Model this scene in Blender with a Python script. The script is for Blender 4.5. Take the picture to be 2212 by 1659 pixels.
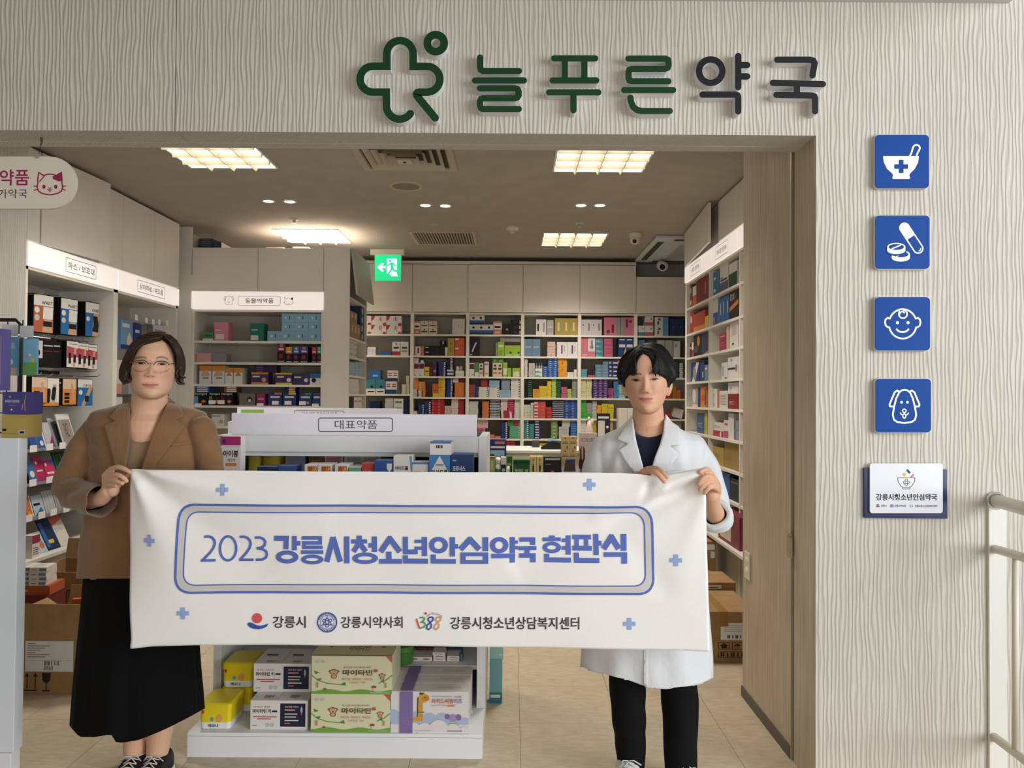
import bpy, bmesh, math, random
import numpy as np
from mathutils import Vector, Matrix, Euler
from mathutils.geometry import tessellate_polygon

# ------------------------------------------------------------------ scene, camera, world, light
SC = bpy.context.scene
COL = SC.collection
for o in list(bpy.data.objects):
    bpy.data.objects.remove(o)
rnd = random.Random(7)
W, H, F, CAMZ = 2212.0, 1659.0, 1660.0, 1.45
cam = bpy.data.cameras.new('camera')
cam.sensor_width = 36.0
cam.lens = F / W * 36.0
cam.clip_start = 0.05
cam_ob = bpy.data.objects.new('camera', cam)
COL.objects.link(cam_ob)
CAM_R = Euler((math.radians(90 + 0.95), 0, 0)).to_matrix() @ Matrix.Rotation(math.radians(0.4), 3, 'Z')
cam_ob.matrix_world = Matrix.Translation((0, 0, CAMZ)) @ CAM_R.to_4x4()
SC.camera = cam_ob
SC.view_settings.view_transform = 'Standard'
SC.view_settings.look = 'None'
SC.view_settings.gamma = 1.0
SC.view_settings.use_curve_mapping = False
SC.view_settings.exposure = 0.27

world = bpy.data.worlds.new('daylight')
SC.world = world
world.use_nodes = True
wn = world.node_tree.nodes
bg = wn['Background']
bg.inputs['Color'].default_value = (0.92, 0.95, 0.97, 1)
bg.inputs['Strength'].default_value = 0.33


def area(name, loc, target, sx, sy, power, color):
    l = bpy.data.lights.new(name, 'AREA')
    l.shape = 'RECTANGLE'
    l.size, l.size_y, l.energy, l.color = sx, sy, power, color
    o = bpy.data.objects.new(name, l)
    COL.objects.link(o)
    d = Vector(target) - Vector(loc)
    o.location, o.rotation_euler = loc, d.to_track_quat('-Z', 'Y').to_euler()
    return o


# daylight entering the hallway: tall glazing on the right; low warm fill light added behind the visitor
area('window_daylight_side', (4.8, -0.7, 2.3), (0.4, 2.6, 1.4), 3.6, 3.2, 225, (0.92, 0.97, 1.0))
area('back_fill', (-0.3, -1.7, 0.95), (-0.3, 3.0, 1.0), 5.2, 1.5, 44, (1.0, 0.92, 0.83))

# ------------------------------------------------------------------ projection helpers (world points of the traced layout)


def ray(px, py):
    return CAM_R @ Vector(((px - W / 2) / F, (H / 2 - py) / F, -1.0))


def P(px, py, Y):
    d = ray(px, py)
    t = Y / d.y
    return Vector((d.x * t, Y, CAMZ + d.z * t))


def PX(px, py, X):
    d = ray(px, py)
    t = X / d.x
    return Vector((X, d.y * t, CAMZ + d.z * t))


def PZ(px, py, Z):
    d = ray(px, py)
    t = (Z - CAMZ) / d.z
    return Vector((d.x * t, d.y * t, Z))


# ------------------------------------------------------------------ materials
MATS = {}


def lin(c):
    out = []
    for v in c[:3]:
        v = v / 255.0
        out.append(v / 12.92 if v <= 0.04045 else ((v + 0.055) / 1.055) ** 2.4)
    return (out[0], out[1], out[2], 1.0)


def C(c, rough=0.5, metal=0.0, spec=0.4, name=None, emit=0.0, alpha=1.0, trans=0.0, sheen=0.0, coat=0.0):
    key = (tuple(c), rough, metal, spec, emit, alpha, trans, sheen, coat)
    if key in MATS:
        return MATS[key]
    m = bpy.data.materials.new(name or 'paint_%02x%02x%02x' % tuple(int(v) for v in c[:3]))
    m.use_nodes = True
    b = m.node_tree.nodes['Principled BSDF']
    b.inputs['Base Color'].default_value = lin(c)
    b.inputs['Roughness'].default_value = rough
    b.inputs['Metallic'].default_value = metal
    b.inputs['Specular IOR Level'].default_value = spec
    b.inputs['Alpha'].default_value = alpha
    b.inputs['Transmission Weight'].default_value = trans
    b.inputs['Sheen Weight'].default_value = sheen
    b.inputs['Coat Weight'].default_value = coat
    if emit:
        b.inputs['Emission Color'].default_value = lin(c)
        b.inputs['Emission Strength'].default_value = emit
    MATS[key] = m
    return m


class NT:
    """small node-tree writer"""

    def __init__(s, name, rough=0.6, spec=0.3):
        s.m = bpy.data.materials.new(name)
        s.m.use_nodes = True
        s.t = s.m.node_tree
        s.b = s.t.nodes['Principled BSDF']
        s.b.inputs['Roughness'].default_value = rough
        s.b.inputs['Specular IOR Level'].default_value = spec

    def n(s, typ, **kw):
        nd = s.t.nodes.new('ShaderNode' + typ)
        for k, v in kw.items():
            if k in ('op', 'operation'):
                nd.operation = v
            elif k == 'props':
                for a, b in v.items():
                    setattr(nd, a, b)
            else:
                nd.inputs[k].default_value = v
        return nd

    def l(s, a, b):
        s.t.links.new(a, b)

    def coord(s, which='Object', scale=(1, 1, 1)):
        tc = s.n('TexCoord')
        mp = s.n('Mapping')
        mp.inputs['Scale'].default_value = scale
        s.l(tc.outputs[which], mp.inputs['Vector'])
        return mp.outputs['Vector']

    def noise(s, vec, scale, detail=3, rough=0.5, dist=0.0):
        nd = s.n('TexNoise', Scale=scale, Detail=detail, Roughness=rough, Distortion=dist)
        s.l(vec, nd.inputs['Vector'])
        return nd.outputs['Fac']

    def ramp(s, fac, stops):
        r = s.n('ValToRGB')
        els = r.color_ramp.elements
        while len(els) < len(stops):
            els.new(0.5)
        for e, (p, c) in zip(els, stops):
            e.position = p
            e.color = lin(c)
        s.l(fac, r.inputs['Fac'])
        return r.outputs['Color']

    def math(s, op, a, b=None):
        nd = s.n('Math', op=op)
        for i, v in enumerate((a, b)):
            if v is None:
                continue
            if isinstance(v, (int, float)):
                nd.inputs[i].default_value = v
            else:
                s.l(v, nd.inputs[i])
        return nd.outputs[0]

    def bump(s, h, strength, dist):
        b = s.n('Bump', Strength=strength, Distance=dist)
        s.l(h, b.inputs['Height'])
        s.l(b.outputs['Normal'], s.b.inputs['Normal'])
        return b

    def color(s, c):
        s.l(c, s.b.inputs['Base Color'])


def noisy(name, c1, c2, scale, rough=0.6, bump=0.0, dist=0.002, stretch=(1, 1, 1), spec=0.3, detail=4):
    t = NT(name, rough, spec)
    v = t.coord('Object', stretch)
    f = t.noise(v, scale, detail)
    t.color(t.ramp(f, [(0.3, c1), (0.7, c2)]))
    if bump:
        t.bump(t.noise(v, scale * 3, 3), bump, dist)
    return t.m


# ------------------------------------------------------------------ mesh helpers


class MB:
    def __init__(s):
        s.v, s.f, s.m = [], [], []

    def add(s, vs, fs, m=0):
        o = len(s.v)
        s.v += [tuple(p) for p in vs]
        s.f += [tuple(i + o for i in f) for f in fs]
        s.m += [m] * len(fs)
        return s

    def box(s, x0, x1, y0, y1, z0, z1, m=0):
        return s.add([(x0, y0, z0), (x1, y0, z0), (x1, y1, z0), (x0, y1, z0), (x0, y0, z1), (x1, y0, z1), (x1, y1, z1), (x0, y1, z1)],
                     [(0, 3, 2, 1), (4, 5, 6, 7), (0, 1, 5, 4), (1, 2, 6, 5), (2, 3, 7, 6), (3, 0, 4, 7)], m)

    def obox(s, c, hx, hy, hz, R, m=0):
        c = Vector(c)
        vs = [c + R @ Vector((a * hx, b * hy, d * hz)) for d in (-1, 1) for a, b in ((-1, -1), (1, -1), (1, 1), (-1, 1))]
        return s.add(vs, [(0, 3, 2, 1), (4, 5, 6, 7), (0, 1, 5, 4), (1, 2, 6, 5), (2, 3, 7, 6), (3, 0, 4, 7)], m)

    def prism(s, pts, vec, m=0, mside=None):
        n = len(pts)
        vec = Vector(vec)
        a = [Vector(p) for p in pts]
        s.add(a, [tuple(range(n))], m)
        s.add([p + vec for p in a], [tuple(range(n - 1, -1, -1))], m if mside is None else mside)
        s.add(a + [p + vec for p in a], [(i, i + n, (i + 1) % n + n, (i + 1) % n) for i in range(n)], m if mside is None else mside)
        return s

    def loft(s, rings, m=0, cap0=True, cap1=True, closed=True):
        n = len(rings[0])
        vs = [p for r in rings for p in r]
        fs = []
        for i in range(len(rings) - 1):
            for j in range(n if closed else n - 1):
                k = (j + 1) % n
                fs.append((i * n + j, i * n + k, (i + 1) * n + k, (i + 1) * n + j))
        if cap0:
            fs.append(tuple(range(n - 1, -1, -1)))
        if cap1:
            fs.append(tuple((len(rings) - 1) * n + j for j in range(n)))
        return s.add(vs, fs, m)

    def tube(s, path, rad, n=10, m=0, caps=True, flat=None):
        path = [Vector(p) for p in path]
        if isinstance(rad, (int, float)):
            rad = [rad] * len(path)
        rings = []
        up = None
        for i, p in enumerate(path):
            d = (path[min(i + 1, len(path) - 1)] - path[max(i - 1, 0)])
            if d.length < 1e-9:
                d = Vector((0, 0, 1))
            d.normalize()
            if up is None:
                up = d.orthogonal().normalized() if flat is None else Vector(flat)
            up = (up - d * up.dot(d))
            if up.length < 1e-6:
                up = d.orthogonal()
            up.normalize()
            sd = d.cross(up)
            r = rad[i]
            ra, rb = (r, r) if isinstance(r, (int, float)) else r
            rings.append([p + up * (math.sin(2 * math.pi * k / n) * rb) + sd * (math.cos(2 * math.pi * k / n) * ra) for k in range(n)])
        return s.loft(rings, m, caps, caps)

    def ell(s, c, r, nu=16, nv=10, m=0, R=None):
        c = Vector(c)
        if isinstance(r, (int, float)):
            r = (r, r, r)
        vs = []
        for i in range(1, nv):
            th = math.pi * i / nv
            for j in range(nu):
                ph = 2 * math.pi * j / nu
                p = Vector((r[0] * math.sin(th) * math.cos(ph), r[1] * math.sin(th) * math.sin(ph), r[2] * math.cos(th)))
                vs.append(c + (R @ p if R else p))
        a, b = Vector((0, 0, r[2])), Vector((0, 0, -r[2]))
        vs.append(c + (R @ a if R else a))
        vs.append(c + (R @ b if R else b))
        fs = []
        for i in range(nv - 2):
            for j in range(nu):
                k = (j + 1) % nu
                fs.append((i * nu + j, (i + 1) * nu + j, (i + 1) * nu + k, i * nu + k))
        t, u = len(vs) - 2, len(vs) - 1
        for j in range(nu):
            k = (j + 1) % nu
            fs.append((t, j, k))
            fs.append((u, (nv - 2) * nu + k, (nv - 2) * nu + j))
        return s.add(vs, fs, m)

    def mesh(s, name, mats, smooth=False):
        me = bpy.data.meshes.new(name)
        me.from_pydata(s.v, [], s.f)
        for mt in mats:
            me.materials.append(mt)
        if len(mats) > 1:
            me.polygons.foreach_set('material_index', s.m)
        if smooth:
            me.polygons.foreach_set('use_smooth', [True] * len(me.polygons))
        me.update()
        return me

    def obj(s, name, mats, parent=None, smooth=False, bevel=0.0, fix=False):
        if not isinstance(mats, (list, tuple)):
            mats = [mats]
        me = s.mesh(name, mats, smooth)
        if fix:
            bm = bmesh.new()
            bm.from_mesh(me)
            bmesh.ops.recalc_face_normals(bm, faces=bm.faces)
            bm.to_mesh(me)
            bm.free()
        o = bpy.data.objects.new(name, me)
        COL.objects.link(o)
        if bevel:
            md = o.modifiers.new('bevel', 'BEVEL')
            md.width, md.segments, md.limit_method = bevel, 2, 'ANGLE'
        if parent is not None:
            child(o, parent)
        return o


def child(o, parent):
    o.parent = parent
    o.matrix_parent_inverse = Matrix.Translation(-Vector(parent.location))


def tag(o, label=None, cat=None, group=None, kind=None):
    if label:
        o['label'] = label
    if cat:
        o['category'] = cat
    if group:
        o['group'] = group
    if kind:
        o['kind'] = kind
    return o


def thing(name, label, cat, loc=(0, 0, 0), group=None):
    o = bpy.data.objects.new(name, None)
    o.empty_display_size = 0.05
    COL.objects.link(o)
    o.location = loc
    return tag(o, label, cat, group)


def struct(o):
    o['kind'] = 'structure'
    return o


# ------------------------------------------------------------------ flat print: 2D shapes mapped on a surface


def stroke(pts, w, cap='round', closed=False, nc=8):
    """outline polygon of a poly-line; returns (quads-mesh verts, faces, boundary loops)"""
    p = [Vector((a[0], a[1])) for a in pts]
    q = [p[0]]
    for a in p[1:]:
        if (a - q[-1]).length > 1e-6:
            q.append(a)
    if closed and (q[0] - q[-1]).length < 1e-6:
        q.pop()
    n = len(q)
    L, Rr = [], []
    h = w / 2
    for i in range(n):
        a = q[i - 1] if (i > 0 or closed) else None
        b = q[(i + 1) % n] if (i < n - 1 or closed) else None
        d1 = (q[i] - a).normalized() if a is not None else None
        d2 = (b - q[i]).normalized() if b is not None else None
        if d1 is None:
            d1 = d2
        if d2 is None:
            d2 = d1
        nn = Vector((-d1.y - d2.y, d1.x + d2.x))
        if nn.length < 1e-4:
            nn = Vector((-d1.y, d1.x))
        nn.normalize()
        k = max(0.35, nn.dot(Vector((-d1.y, d1.x))))
        L.append(q[i] + nn * (h / k))
        Rr.append(q[i] - nn * (h / k))
    vs = L + Rr
    fs = [(i, i + 1, n + i + 1, n + i) for i in range(n - 1)]
    if closed:
        fs.append((n - 1, 0, n, 2 * n - 1))
        return [tuple(v) for v in vs], fs, [[tuple(v) for v in L], [tuple(v) for v in Rr][::-1]]
    loop = list(L)
    if cap == 'round':
        for end, ctr, st in ((0, q[-1], L[-1]), (1, q[0], Rr[0])):
            a0 = math.atan2(st.y - ctr.y, st.x - ctr.x)
            arc = [ctr + Vector((math.cos(a0 - math.pi * k / nc), math.sin(a0 - math.pi * k / nc))) * h for k in range(1, nc)]
            base = len(vs)
            vs += [ctr] + arc
            e = (n - 1, 2 * n - 1) if end == 0 else (n, 0)
            ring = [e[0]] + [base + 1 + k for k in range(nc - 1)] + [e[1]]
            fs += [(base, ring[k], ring[k + 1]) for k in range(len(ring) - 1)]
            if end == 0:
                loop += arc
                loop += list(reversed(Rr))
            else:
                loop += arc
    else:
        loop += list(reversed(Rr))
    return [tuple(v) for v in vs], fs, [[tuple(v) for v in loop]]


def dense(pts, step):
    out = [tuple(pts[0])]
    for a, b in zip(pts[:-1], pts[1:]):
        d = math.hypot(b[0] - a[0], b[1] - a[1])
        k = max(1, int(d / step))
        out += [(a[0] + (b[0] - a[0]) * i / k, a[1] + (b[1] - a[1]) * i / k) for i in range(1, k + 1)]
    return out


def arc(cx, cy, r, a0, a1, n=14, ry=None):
    ry = r if ry is None else ry
    return [(cx + r * math.cos(math.radians(a0 + (a1 - a0) * k / n)), cy + ry * math.sin(math.radians(a0 + (a1 - a0) * k / n))) for k in range(n + 1)]


def rrect(x0, y0, x1, y1, r, n=6):
    return (arc(x1 - r, y1 - r, r, 0, 90, n) + arc(x0 + r, y1 - r, r, 90, 180, n) + arc(x0 + r, y0 + r, r, 180, 270, n) + arc(x1 - r, y0 + r, r, 270, 360, n))


def fill(loops):
    """2D filled polygon with holes -> verts, tris"""
    vs = [Vector((a[0], a[1], 0)) for lp in loops for a in lp]
    tr = tessellate_polygon([[Vector((a[0], a[1], 0)) for a in lp] for lp in loops])
    return [(v.x, v.y) for v in vs], [tuple(t) for t in tr]


TXT = {}


def text2d(body, bold=0.0):
    key = (body, bold)
    if key not in TXT:
        c = bpy.data.curves.new('lettering', 'FONT')
        c.body, c.resolution_u, c.offset = body, 2, bold
        o = bpy.data.objects.new('lettering', c)
        me = o.to_mesh()
        vs = [(v.co.x, v.co.y) for v in me.vertices]
        fs = [tuple(p.vertices) for p in me.polygons]
        bpy.data.objects.remove(o)
        bpy.data.curves.remove(c)
        TXT[key] = (vs, fs)
    return TXT[key]


def text_fit(body, x0, y0, x1, y1, bold=0.0):
    """glyph mesh stretched into the rectangle whose lower-left is (x0,y0), upper-right (x1,y1) (any axis direction)"""
    vs, fs = text2d(body, bold)
    ax, bx = min(v[0] for v in vs), max(v[0] for v in vs)
    ay, by = min(v[1] for v in vs), max(v[1] for v in vs)
    return [(x0 + (v[0] - ax) / (bx - ax) * (x1 - x0), y0 + (v[1] - ay) / max(by - ay, 1e-6) * (y1 - y0)) for v in vs], fs


class Print:
    """collects flat 2D shapes in several colours; emits one mesh on the surface given by a map (a,b)->Vector"""

    def __init__(s, fmap, nrm=(0, -1, 0)):
        s.map, s.mb, s.mats, s.nrm, s.k = fmap, MB(), [], Vector(nrm), 0

    def mi(s, mat):
        if mat not in s.mats:
            s.mats.append(mat)
        return s.mats.index(mat)

    def shape(s, vf, mat):
        s.k += 1
        off = s.nrm * (0.00003 * (s.k % 16))
        s.mb.add([s.map(a, b) + off for a, b in vf[0]], vf[1], s.mi(mat))
        return s

    def poly(s, pts, mat):
        return s.shape(fill([pts]), mat)

    def rect(s, x0, y0, x1, y1, mat):
        return s.shape(([(x0, y0), (x1, y0), (x1, y1), (x0, y1)], [(0, 1, 2, 3)]), mat)

    def disc(s, cx, cy, r, mat, ry=None, n=20):
        return s.poly(arc(cx, cy, r, 0, 360, n, ry)[:-1], mat)

    def line(s, pts, w, mat, cap='round', closed=False, step=None):
        if step:
            pts = dense(list(pts) + ([pts[0]] if closed else []), step)
        a = stroke(pts, w, cap, closed)
        return s.shape((a[0], a[1]), mat)

    def text(s, body, x0, y0, x1, y1, mat, bold=0.0):
        return s.shape(text_fit(body, x0, y0, x1, y1, bold), mat)

    def obj(s, name, parent):
        return s.mb.obj(name, s.mats, parent)


WHITE = (235, 235, 232)

#------------------------------------------------------------------materials of the place
def wall_mat():
 t=NT('combed_plaster',0.75,0.25)
 v=t.coord('Object')
 sep=t.n('SeparateXYZ')
 t.l(v,sep.inputs[0])
 # sideways wander of the combed ridges along the height
 a=t.math('ADD',sep.outputs['X'],sep.outputs['Y'])
 w1=t.noise(t.coord('Object',(11,11,2.6)),1.0,2.5,0.55)
 w2=t.noise(t.coord('Object',(55,55,7)),1.0,1,0.5)
 ph=t.math('ADD',t.math('MULTIPLY',a,64.0),t.math('ADD',t.math('MULTIPLY',w1,2.6),t.math('MULTIPLY',w2,0.9)))
 sn=t.math('SINE',t.math('MULTIPLY',ph,6.2832))
 h=t.n('MapRange')
 h.inputs['From Min'].default_value=-1.0
 t.l(t.math('MULTIPLY',sn,t.math('ADD',t.math('MULTIPLY',w2,1.2),0.35)),h.inputs['Value'])
 blot=t.noise(v,3.0,4,0.6)
 col=t.n('Mix',props={'data_type':'RGBA'})
 col.inputs['Factor'].default_value=0.5
 t.l(t.ramp(blot,[(0.3,(194,188,176)),(0.7,(208,203,192))]),col.inputs[6])
 t.l(t.ramp(h.outputs[0],[(0.1,(194,188,177)),(0.8,(212,207,198))]),col.inputs[7])
 t.color(col.outputs[2])
 t.bump(h.outputs[0],0.5,0.0055)
 return t.m
def wood_jamb_mat():
 t=NT('brushed_wood_paper',0.55,0.3)
 v=t.coord('Object',(90,90,2.2))
 f=t.noise(v,1.0,4,0.6)
 b=t.noise(t.coord('Object',(2,2,2)),1.5,3)
 m=t.math('ADD',t.math('MULTIPLY',f,0.7),t.math('MULTIPLY',b,0.3))
 t.color(t.ramp(m,[(0.3,(166,150,128)),(0.5,(192,176,153)),(0.72,(216,203,182))]))
 t.bump(f,0.35,0.003)
 return t.m
def floor_mat():
 t=NT('floor_tile',0.42,0.35)
 v=t.coord('Object',(9,26,9))
 f=t.noise(v,1.6,6,0.65)
 g=t.noise(t.coord('Object',(2,2,2)),2.0,3)
 m=t.math('ADD',t.math('MULTIPLY',f,0.7),t.math('MULTIPLY',g,0.3))
 t.color(t.ramp(m,[(0.3,(176,160,136)),(0.5,(194,180,156)),(0.72,(210,198,176))]))
 t.bump(f,0.1,0.001)
 return t.m
M_WALL=wall_mat()
M_JAMB=wood_jamb_mat()
M_TILE=floor_mat()
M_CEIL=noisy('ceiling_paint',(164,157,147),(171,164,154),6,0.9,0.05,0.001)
M_LAM=noisy('white_laminate',(222,217,209),(227,222,214),3,0.55,0.0)
M_LAMD=noisy('grey_laminate',(182,178,170),(188,184,176),3,0.55,0.0)
M_SHELFW=noisy('shelf_board',(222,218,208),(228,224,215),4,0.5)
M_BACK=noisy('shelf_back',(196,191,180),(202,197,187),4,0.6)
M_DARK=C((35,34,33),0.6)
M_BLACK=C((14,14,15),0.5)
M_ALU=C((200,200,200),0.35,0.8)
M_CHROME=C((210,210,212),0.15,1.0)
M_SIGNW=C((232,230,240),0.45)
M_GREY=C((96,92,94),0.6)
#------------------------------------------------------------------shop front
YF,ZH,XJ,XL=2.87,2.0,1.134,-2.394
ZH=P(900,287,YF).z
ZS=P(900,307,3.0).z
ZTOP=3.05
ZC=2.95
wf=MB().box(-4.6,P(380,100,YF).x-0.0015,YF,3.06,ZH,ZTOP).obj('wall_front',M_WALL)
struct(wf)
MB().box(P(380,100,YF).x+0.0015,XJ,YF,3.06,ZH,ZTOP).obj('header_panel',M_WALL,wf)
MB().box(XJ+0.0008,3.6,YF,3.06,-0.02,ZTOP).obj('side_panel',M_WALL,wf)
MB().box(-4.6,XL,YF,3.06,-0.02,ZH-0.001).obj('side_panel',M_WALL,wf)
# reveal lining under the header (ridges run across the depth)
MB().box(XL,XJ,3.0,3.06,ZH-0.001,ZH+0.0005).obj('header_lining',M_WALL,wf)
# right jamb:front return,shutter slot,wooden lining,skirting
wj=MB().box(XJ,1.50,3.06,3.085,0,2.95).box(XJ,1.50,3.115,3.77,0,2.95).obj('wall_right',M_JAMB)
struct(wj)
MB().box(XJ+0.006,1.30,YF+0.002,3.06,0.0,ZH).obj('jamb_return',M_JAMB,wj)
MB().box(XJ-0.0015,XJ+0.006,YF+0.012,3.06,0.0,ZH).obj('jamb_lining',M_JAMB,wj)
MB().box(1.16,1.20,3.085,3.115,0,2.95).obj('shutter_slot',M_BLACK,wj)
MB().box(XJ-0.004,XJ+0.02,3.112,3.118,0,2.95).obj('shutter_rail',C((196,184,160),0.3,0.5),wj)
bb=MB().box(XJ-0.006,XJ+0.01,3.12,3.775,0,0.05).obj('baseboard_right',C((92,84,74),0.5))
struct(bb)
wl=MB().box(-2.75,XL,3.06,3.77,0,2.95).obj('wall_left',M_WALL)
struct(wl)
# room shell
XR0,XR1,YR=-3.35,3.3,8.62
sh=MB().box(XR0-0.1,XR0,3.06,YR+0.1,-0.02,ZC+0.1).obj('wall_left_inner',M_LAM)
struct(sh)
struct(MB().box(XR0-0.1,XR1,YR,YR+0.1,-0.02,ZC+0.1).obj('wall_back',C((186,190,190),0.8)))
struct(MB().box(XR1,XR1+0.1,3.06,YR+0.1,-0.02,ZC+0.1).obj('wall_right_inner',M_LAM))
struct(MB().box(1.3,XR1,3.06,3.12,-0.02,ZC+0.1).obj('wall_front_inner',M_LAM))
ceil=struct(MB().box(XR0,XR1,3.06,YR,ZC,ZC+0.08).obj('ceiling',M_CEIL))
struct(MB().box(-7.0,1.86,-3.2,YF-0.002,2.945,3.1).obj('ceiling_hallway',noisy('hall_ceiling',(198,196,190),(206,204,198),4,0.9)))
struct(MB().box(-7.0,-6.9,-3.2,YF,0,2.95).obj('wall_hallway',C((205,202,196),0.8)))
fl=struct(MB().box(-7.0,3.6,-3.2,YR,-0.06,-0.004).obj('floor',C((120,104,84),0.6)))
# individual floor tiles where their seams can be told apart
TS=0.44
tm=MB().box(0.0008,TS-0.0008,0.0008,TS-0.0008,-0.004,0.0).mesh('tile',[M_TILE])
for i in range(-8,5):
 for j in range(-2,12):
  x,y=0.045+i*TS,3.44+j*TS-(TS*0.0)
  if x< XR0-0.3 or x> 2.2 or y> YR-0.2 or y< 2.3:
   continue
  o=bpy.data.objects.new('tile',tm)
  COL.objects.link(o)
  o.location=(x,y,0)
  o.parent=fl
#------------------------------------------------------------------ceiling fixtures
M_LAMP=C((255,244,224),0.5,emit=4.2,name='lamp_glow')
LAMP_W=18.5
M_LOUV=C((238,228,208),0.45,spec=0.4)
def panel_light(x0,x1,y0,y1,label):
 r=thing('ceiling_light',label,'light',((x0+x1)/2,(y0+y1)/2,ZC),'louvred ceiling lights in the shop')
 t=0.012
 fr=MB()
 fr.box(x0,x1,y0,y0+t,ZC-0.008,ZC).box(x0,x1,y1-t,y1,ZC-0.008,ZC)
 fr.box(x0,x0+t,y0+t,y1-t,ZC-0.008,ZC).box(x1-t,x1,y0+t,y1-t,ZC-0.008,ZC)
 fr.obj('frame',C((225,222,214),0.4),r)
 MB().box(x0+t,x1-t,y0+t,y1-t,ZC-0.0025,ZC-0.0005).obj('diffuser',M_LAMP,r)
 L=area('lamp_glow',((x0+x1)/2,(y0+y1)/2,ZC-0.034),((x0+x1)/2,(y0+y1)/2,0),x1-x0-0.04,y1-y0-0.04,LAMP_W,(1.0,0.91,0.80))
 L.data.spread=math.radians(125)
 child(L,r)
 for k in range(1,4):
  for ax in (0,1):
   b=MB()
   if ax==0:
    c=x0+(x1-x0)*k/4
    b.prism([(c-0.016,y0+t,ZC-0.003),(c+0.016,y0+t,ZC-0.003),(c+0.002,y0+t,ZC-0.03),(c-0.002,y0+t,ZC-0.03)],(0,y1-y0-2*t,0))
   else:
    c=y0+(y1-y0)*k/4
    b.prism([(x0+t,c-0.016,ZC-0.003),(x0+t,c+0.016,ZC-0.003),(x0+t,c+0.002,ZC-0.03),(x0+t,c-0.002,ZC-0.03)],(x1-x0-2*t,0,0))
   b.obj('louver_blade',M_LOUV,r,fix=True)
 return r
def pl(px0,py0,px1,py1):
 a,b=PZ(px0,py1,ZC),PZ(px1,py0,ZC)
 return a,b
a=PZ(1193,369,ZC)
panel_light(a.x,a.x+0.6,a.y-0.6,a.y,'louvred ceiling light panel right of the round speaker, near the shop front')
a=PZ(412,361,ZC)
panel_light(a.x,a.x+0.58,a.y-0.6,a.y,'louvred ceiling light panel at the left, near the shop front')
a=PZ(1168,530,ZC)
panel_light(a.x,a.x+0.6,a.y-0.6,a.y,'small far louvred ceiling light panel in front of the back cabinets')
a=PZ(628,523,ZC)
panel_light(a.x,a.x+0.6,a.y-0.6,a.y,'far louvred ceiling light panel above the animal medicine shelf')
M_SPOT=C((255,250,240),0.5,emit=30.0,name='spot_glow')
for i,(x,y) in enumerate(((580,434),(626,435),(919,443),(962,444),(1255,443),(1296,443))):
 c=PZ(x,y,ZC)
 r=thing('downlight',['left','left','middle','middle','right','right'][i]+' pair of small round ceiling downlights, '+['its left one','its right one'][i % 2],'light',c,'small round downlights in pairs')
 ring,n=[],20
 m=MB()
 m.loft([[c+Vector((math.cos(2*math.pi*k/n)*q,math.sin(2*math.pi*k/n)*q,z)) for k in range(n)] for q,z in ((0.052,-0.001),(0.048,-0.006),(0.041,-0.006),(0.036,-0.001))],0,False,False)
 m.obj('trim_ring',C((214,208,196),0.4),r,True)
 MB().add([c+Vector((math.cos(2*math.pi*k/n)*0.037,math.sin(2*math.pi*k/n)*0.037,-0.002)) for k in range(n)],[tuple(range(n))]).obj('bulb',M_SPOT,r)
# square air diffuser with nested rings
a,b=PZ(787,366,ZC),PZ(990,366,ZC)
w=(b.x-a.x)
r=thing('air_diffuser','square stepped ceiling air diffuser with nested frames by the header','vent',(a.x+w/2,a.y-w/2,ZC))
cx,cy=a.x+w/2,a.y-w/2
def sq(q,z):
 return [Vector((cx+sx*q,cy+sy*q,z)) for sx,sy in ((-1,-1),(1,-1),(1,1),(-1,1))]
MB().loft([sq(w/2,ZC-0.001),sq(w/2-0.006,ZC-0.012),sq(w/2-0.05,ZC-0.012),sq(w/2-0.055,ZC-0.002)],0,False,False).obj('outer_frame',C((176,164,144),0.5),r,fix=True)
MB().add(sq(w/2-0.05,ZC-0.0015),[(0,1,2,3)]).obj('duct',C((70,62,50),0.8),r)
for k,q in enumerate((0.235,0.185,0.138,0.094)):
 MB().loft([sq(q,ZC-0.026-0.005*k),sq(q-0.030,ZC-0.002)],0,False,False).obj('vane',C((188,178,158),0.5),r)
MB().box(cx-0.045,cx+0.045,cy-0.045,cy+0.045,ZC-0.045,ZC-0.035).obj('centre_plate',C((196,186,168),0.5),r)
MB().box(cx-0.008,cx+0.008,cy-0.008,cy+0.008,ZC-0.05,ZC-0.044).obj('centre_screw',M_DARK,r)
# round speaker
c=PZ(877,400,ZC)
r=thing('ceiling_speaker','round flush ceiling speaker with grey mesh','speaker',c)
def ringz(c,q,z,n=32):
 return [c+Vector((math.cos(2*math.pi*k/n)*q,math.sin(2*math.pi*k/n)*q,z)) for k in range(n)]
RS=(PZ(912,400,ZC).x-PZ(842,400,ZC).x)/2
MB().loft([ringz(c,RS,0),ringz(c,RS-0.003,-0.012),ringz(c,RS-0.016,-0.013),ringz(c,RS-0.018,-0.008)],0,False,False).obj('rim',C((188,176,156),0.5),r,True,fix=True)
MB().add(ringz(c,RS-0.017,-0.009),[tuple(range(32))]).obj('mesh_grille',noisy('speaker_mesh',(120,112,100),(140,131,118),400,0.6),r)
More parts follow.
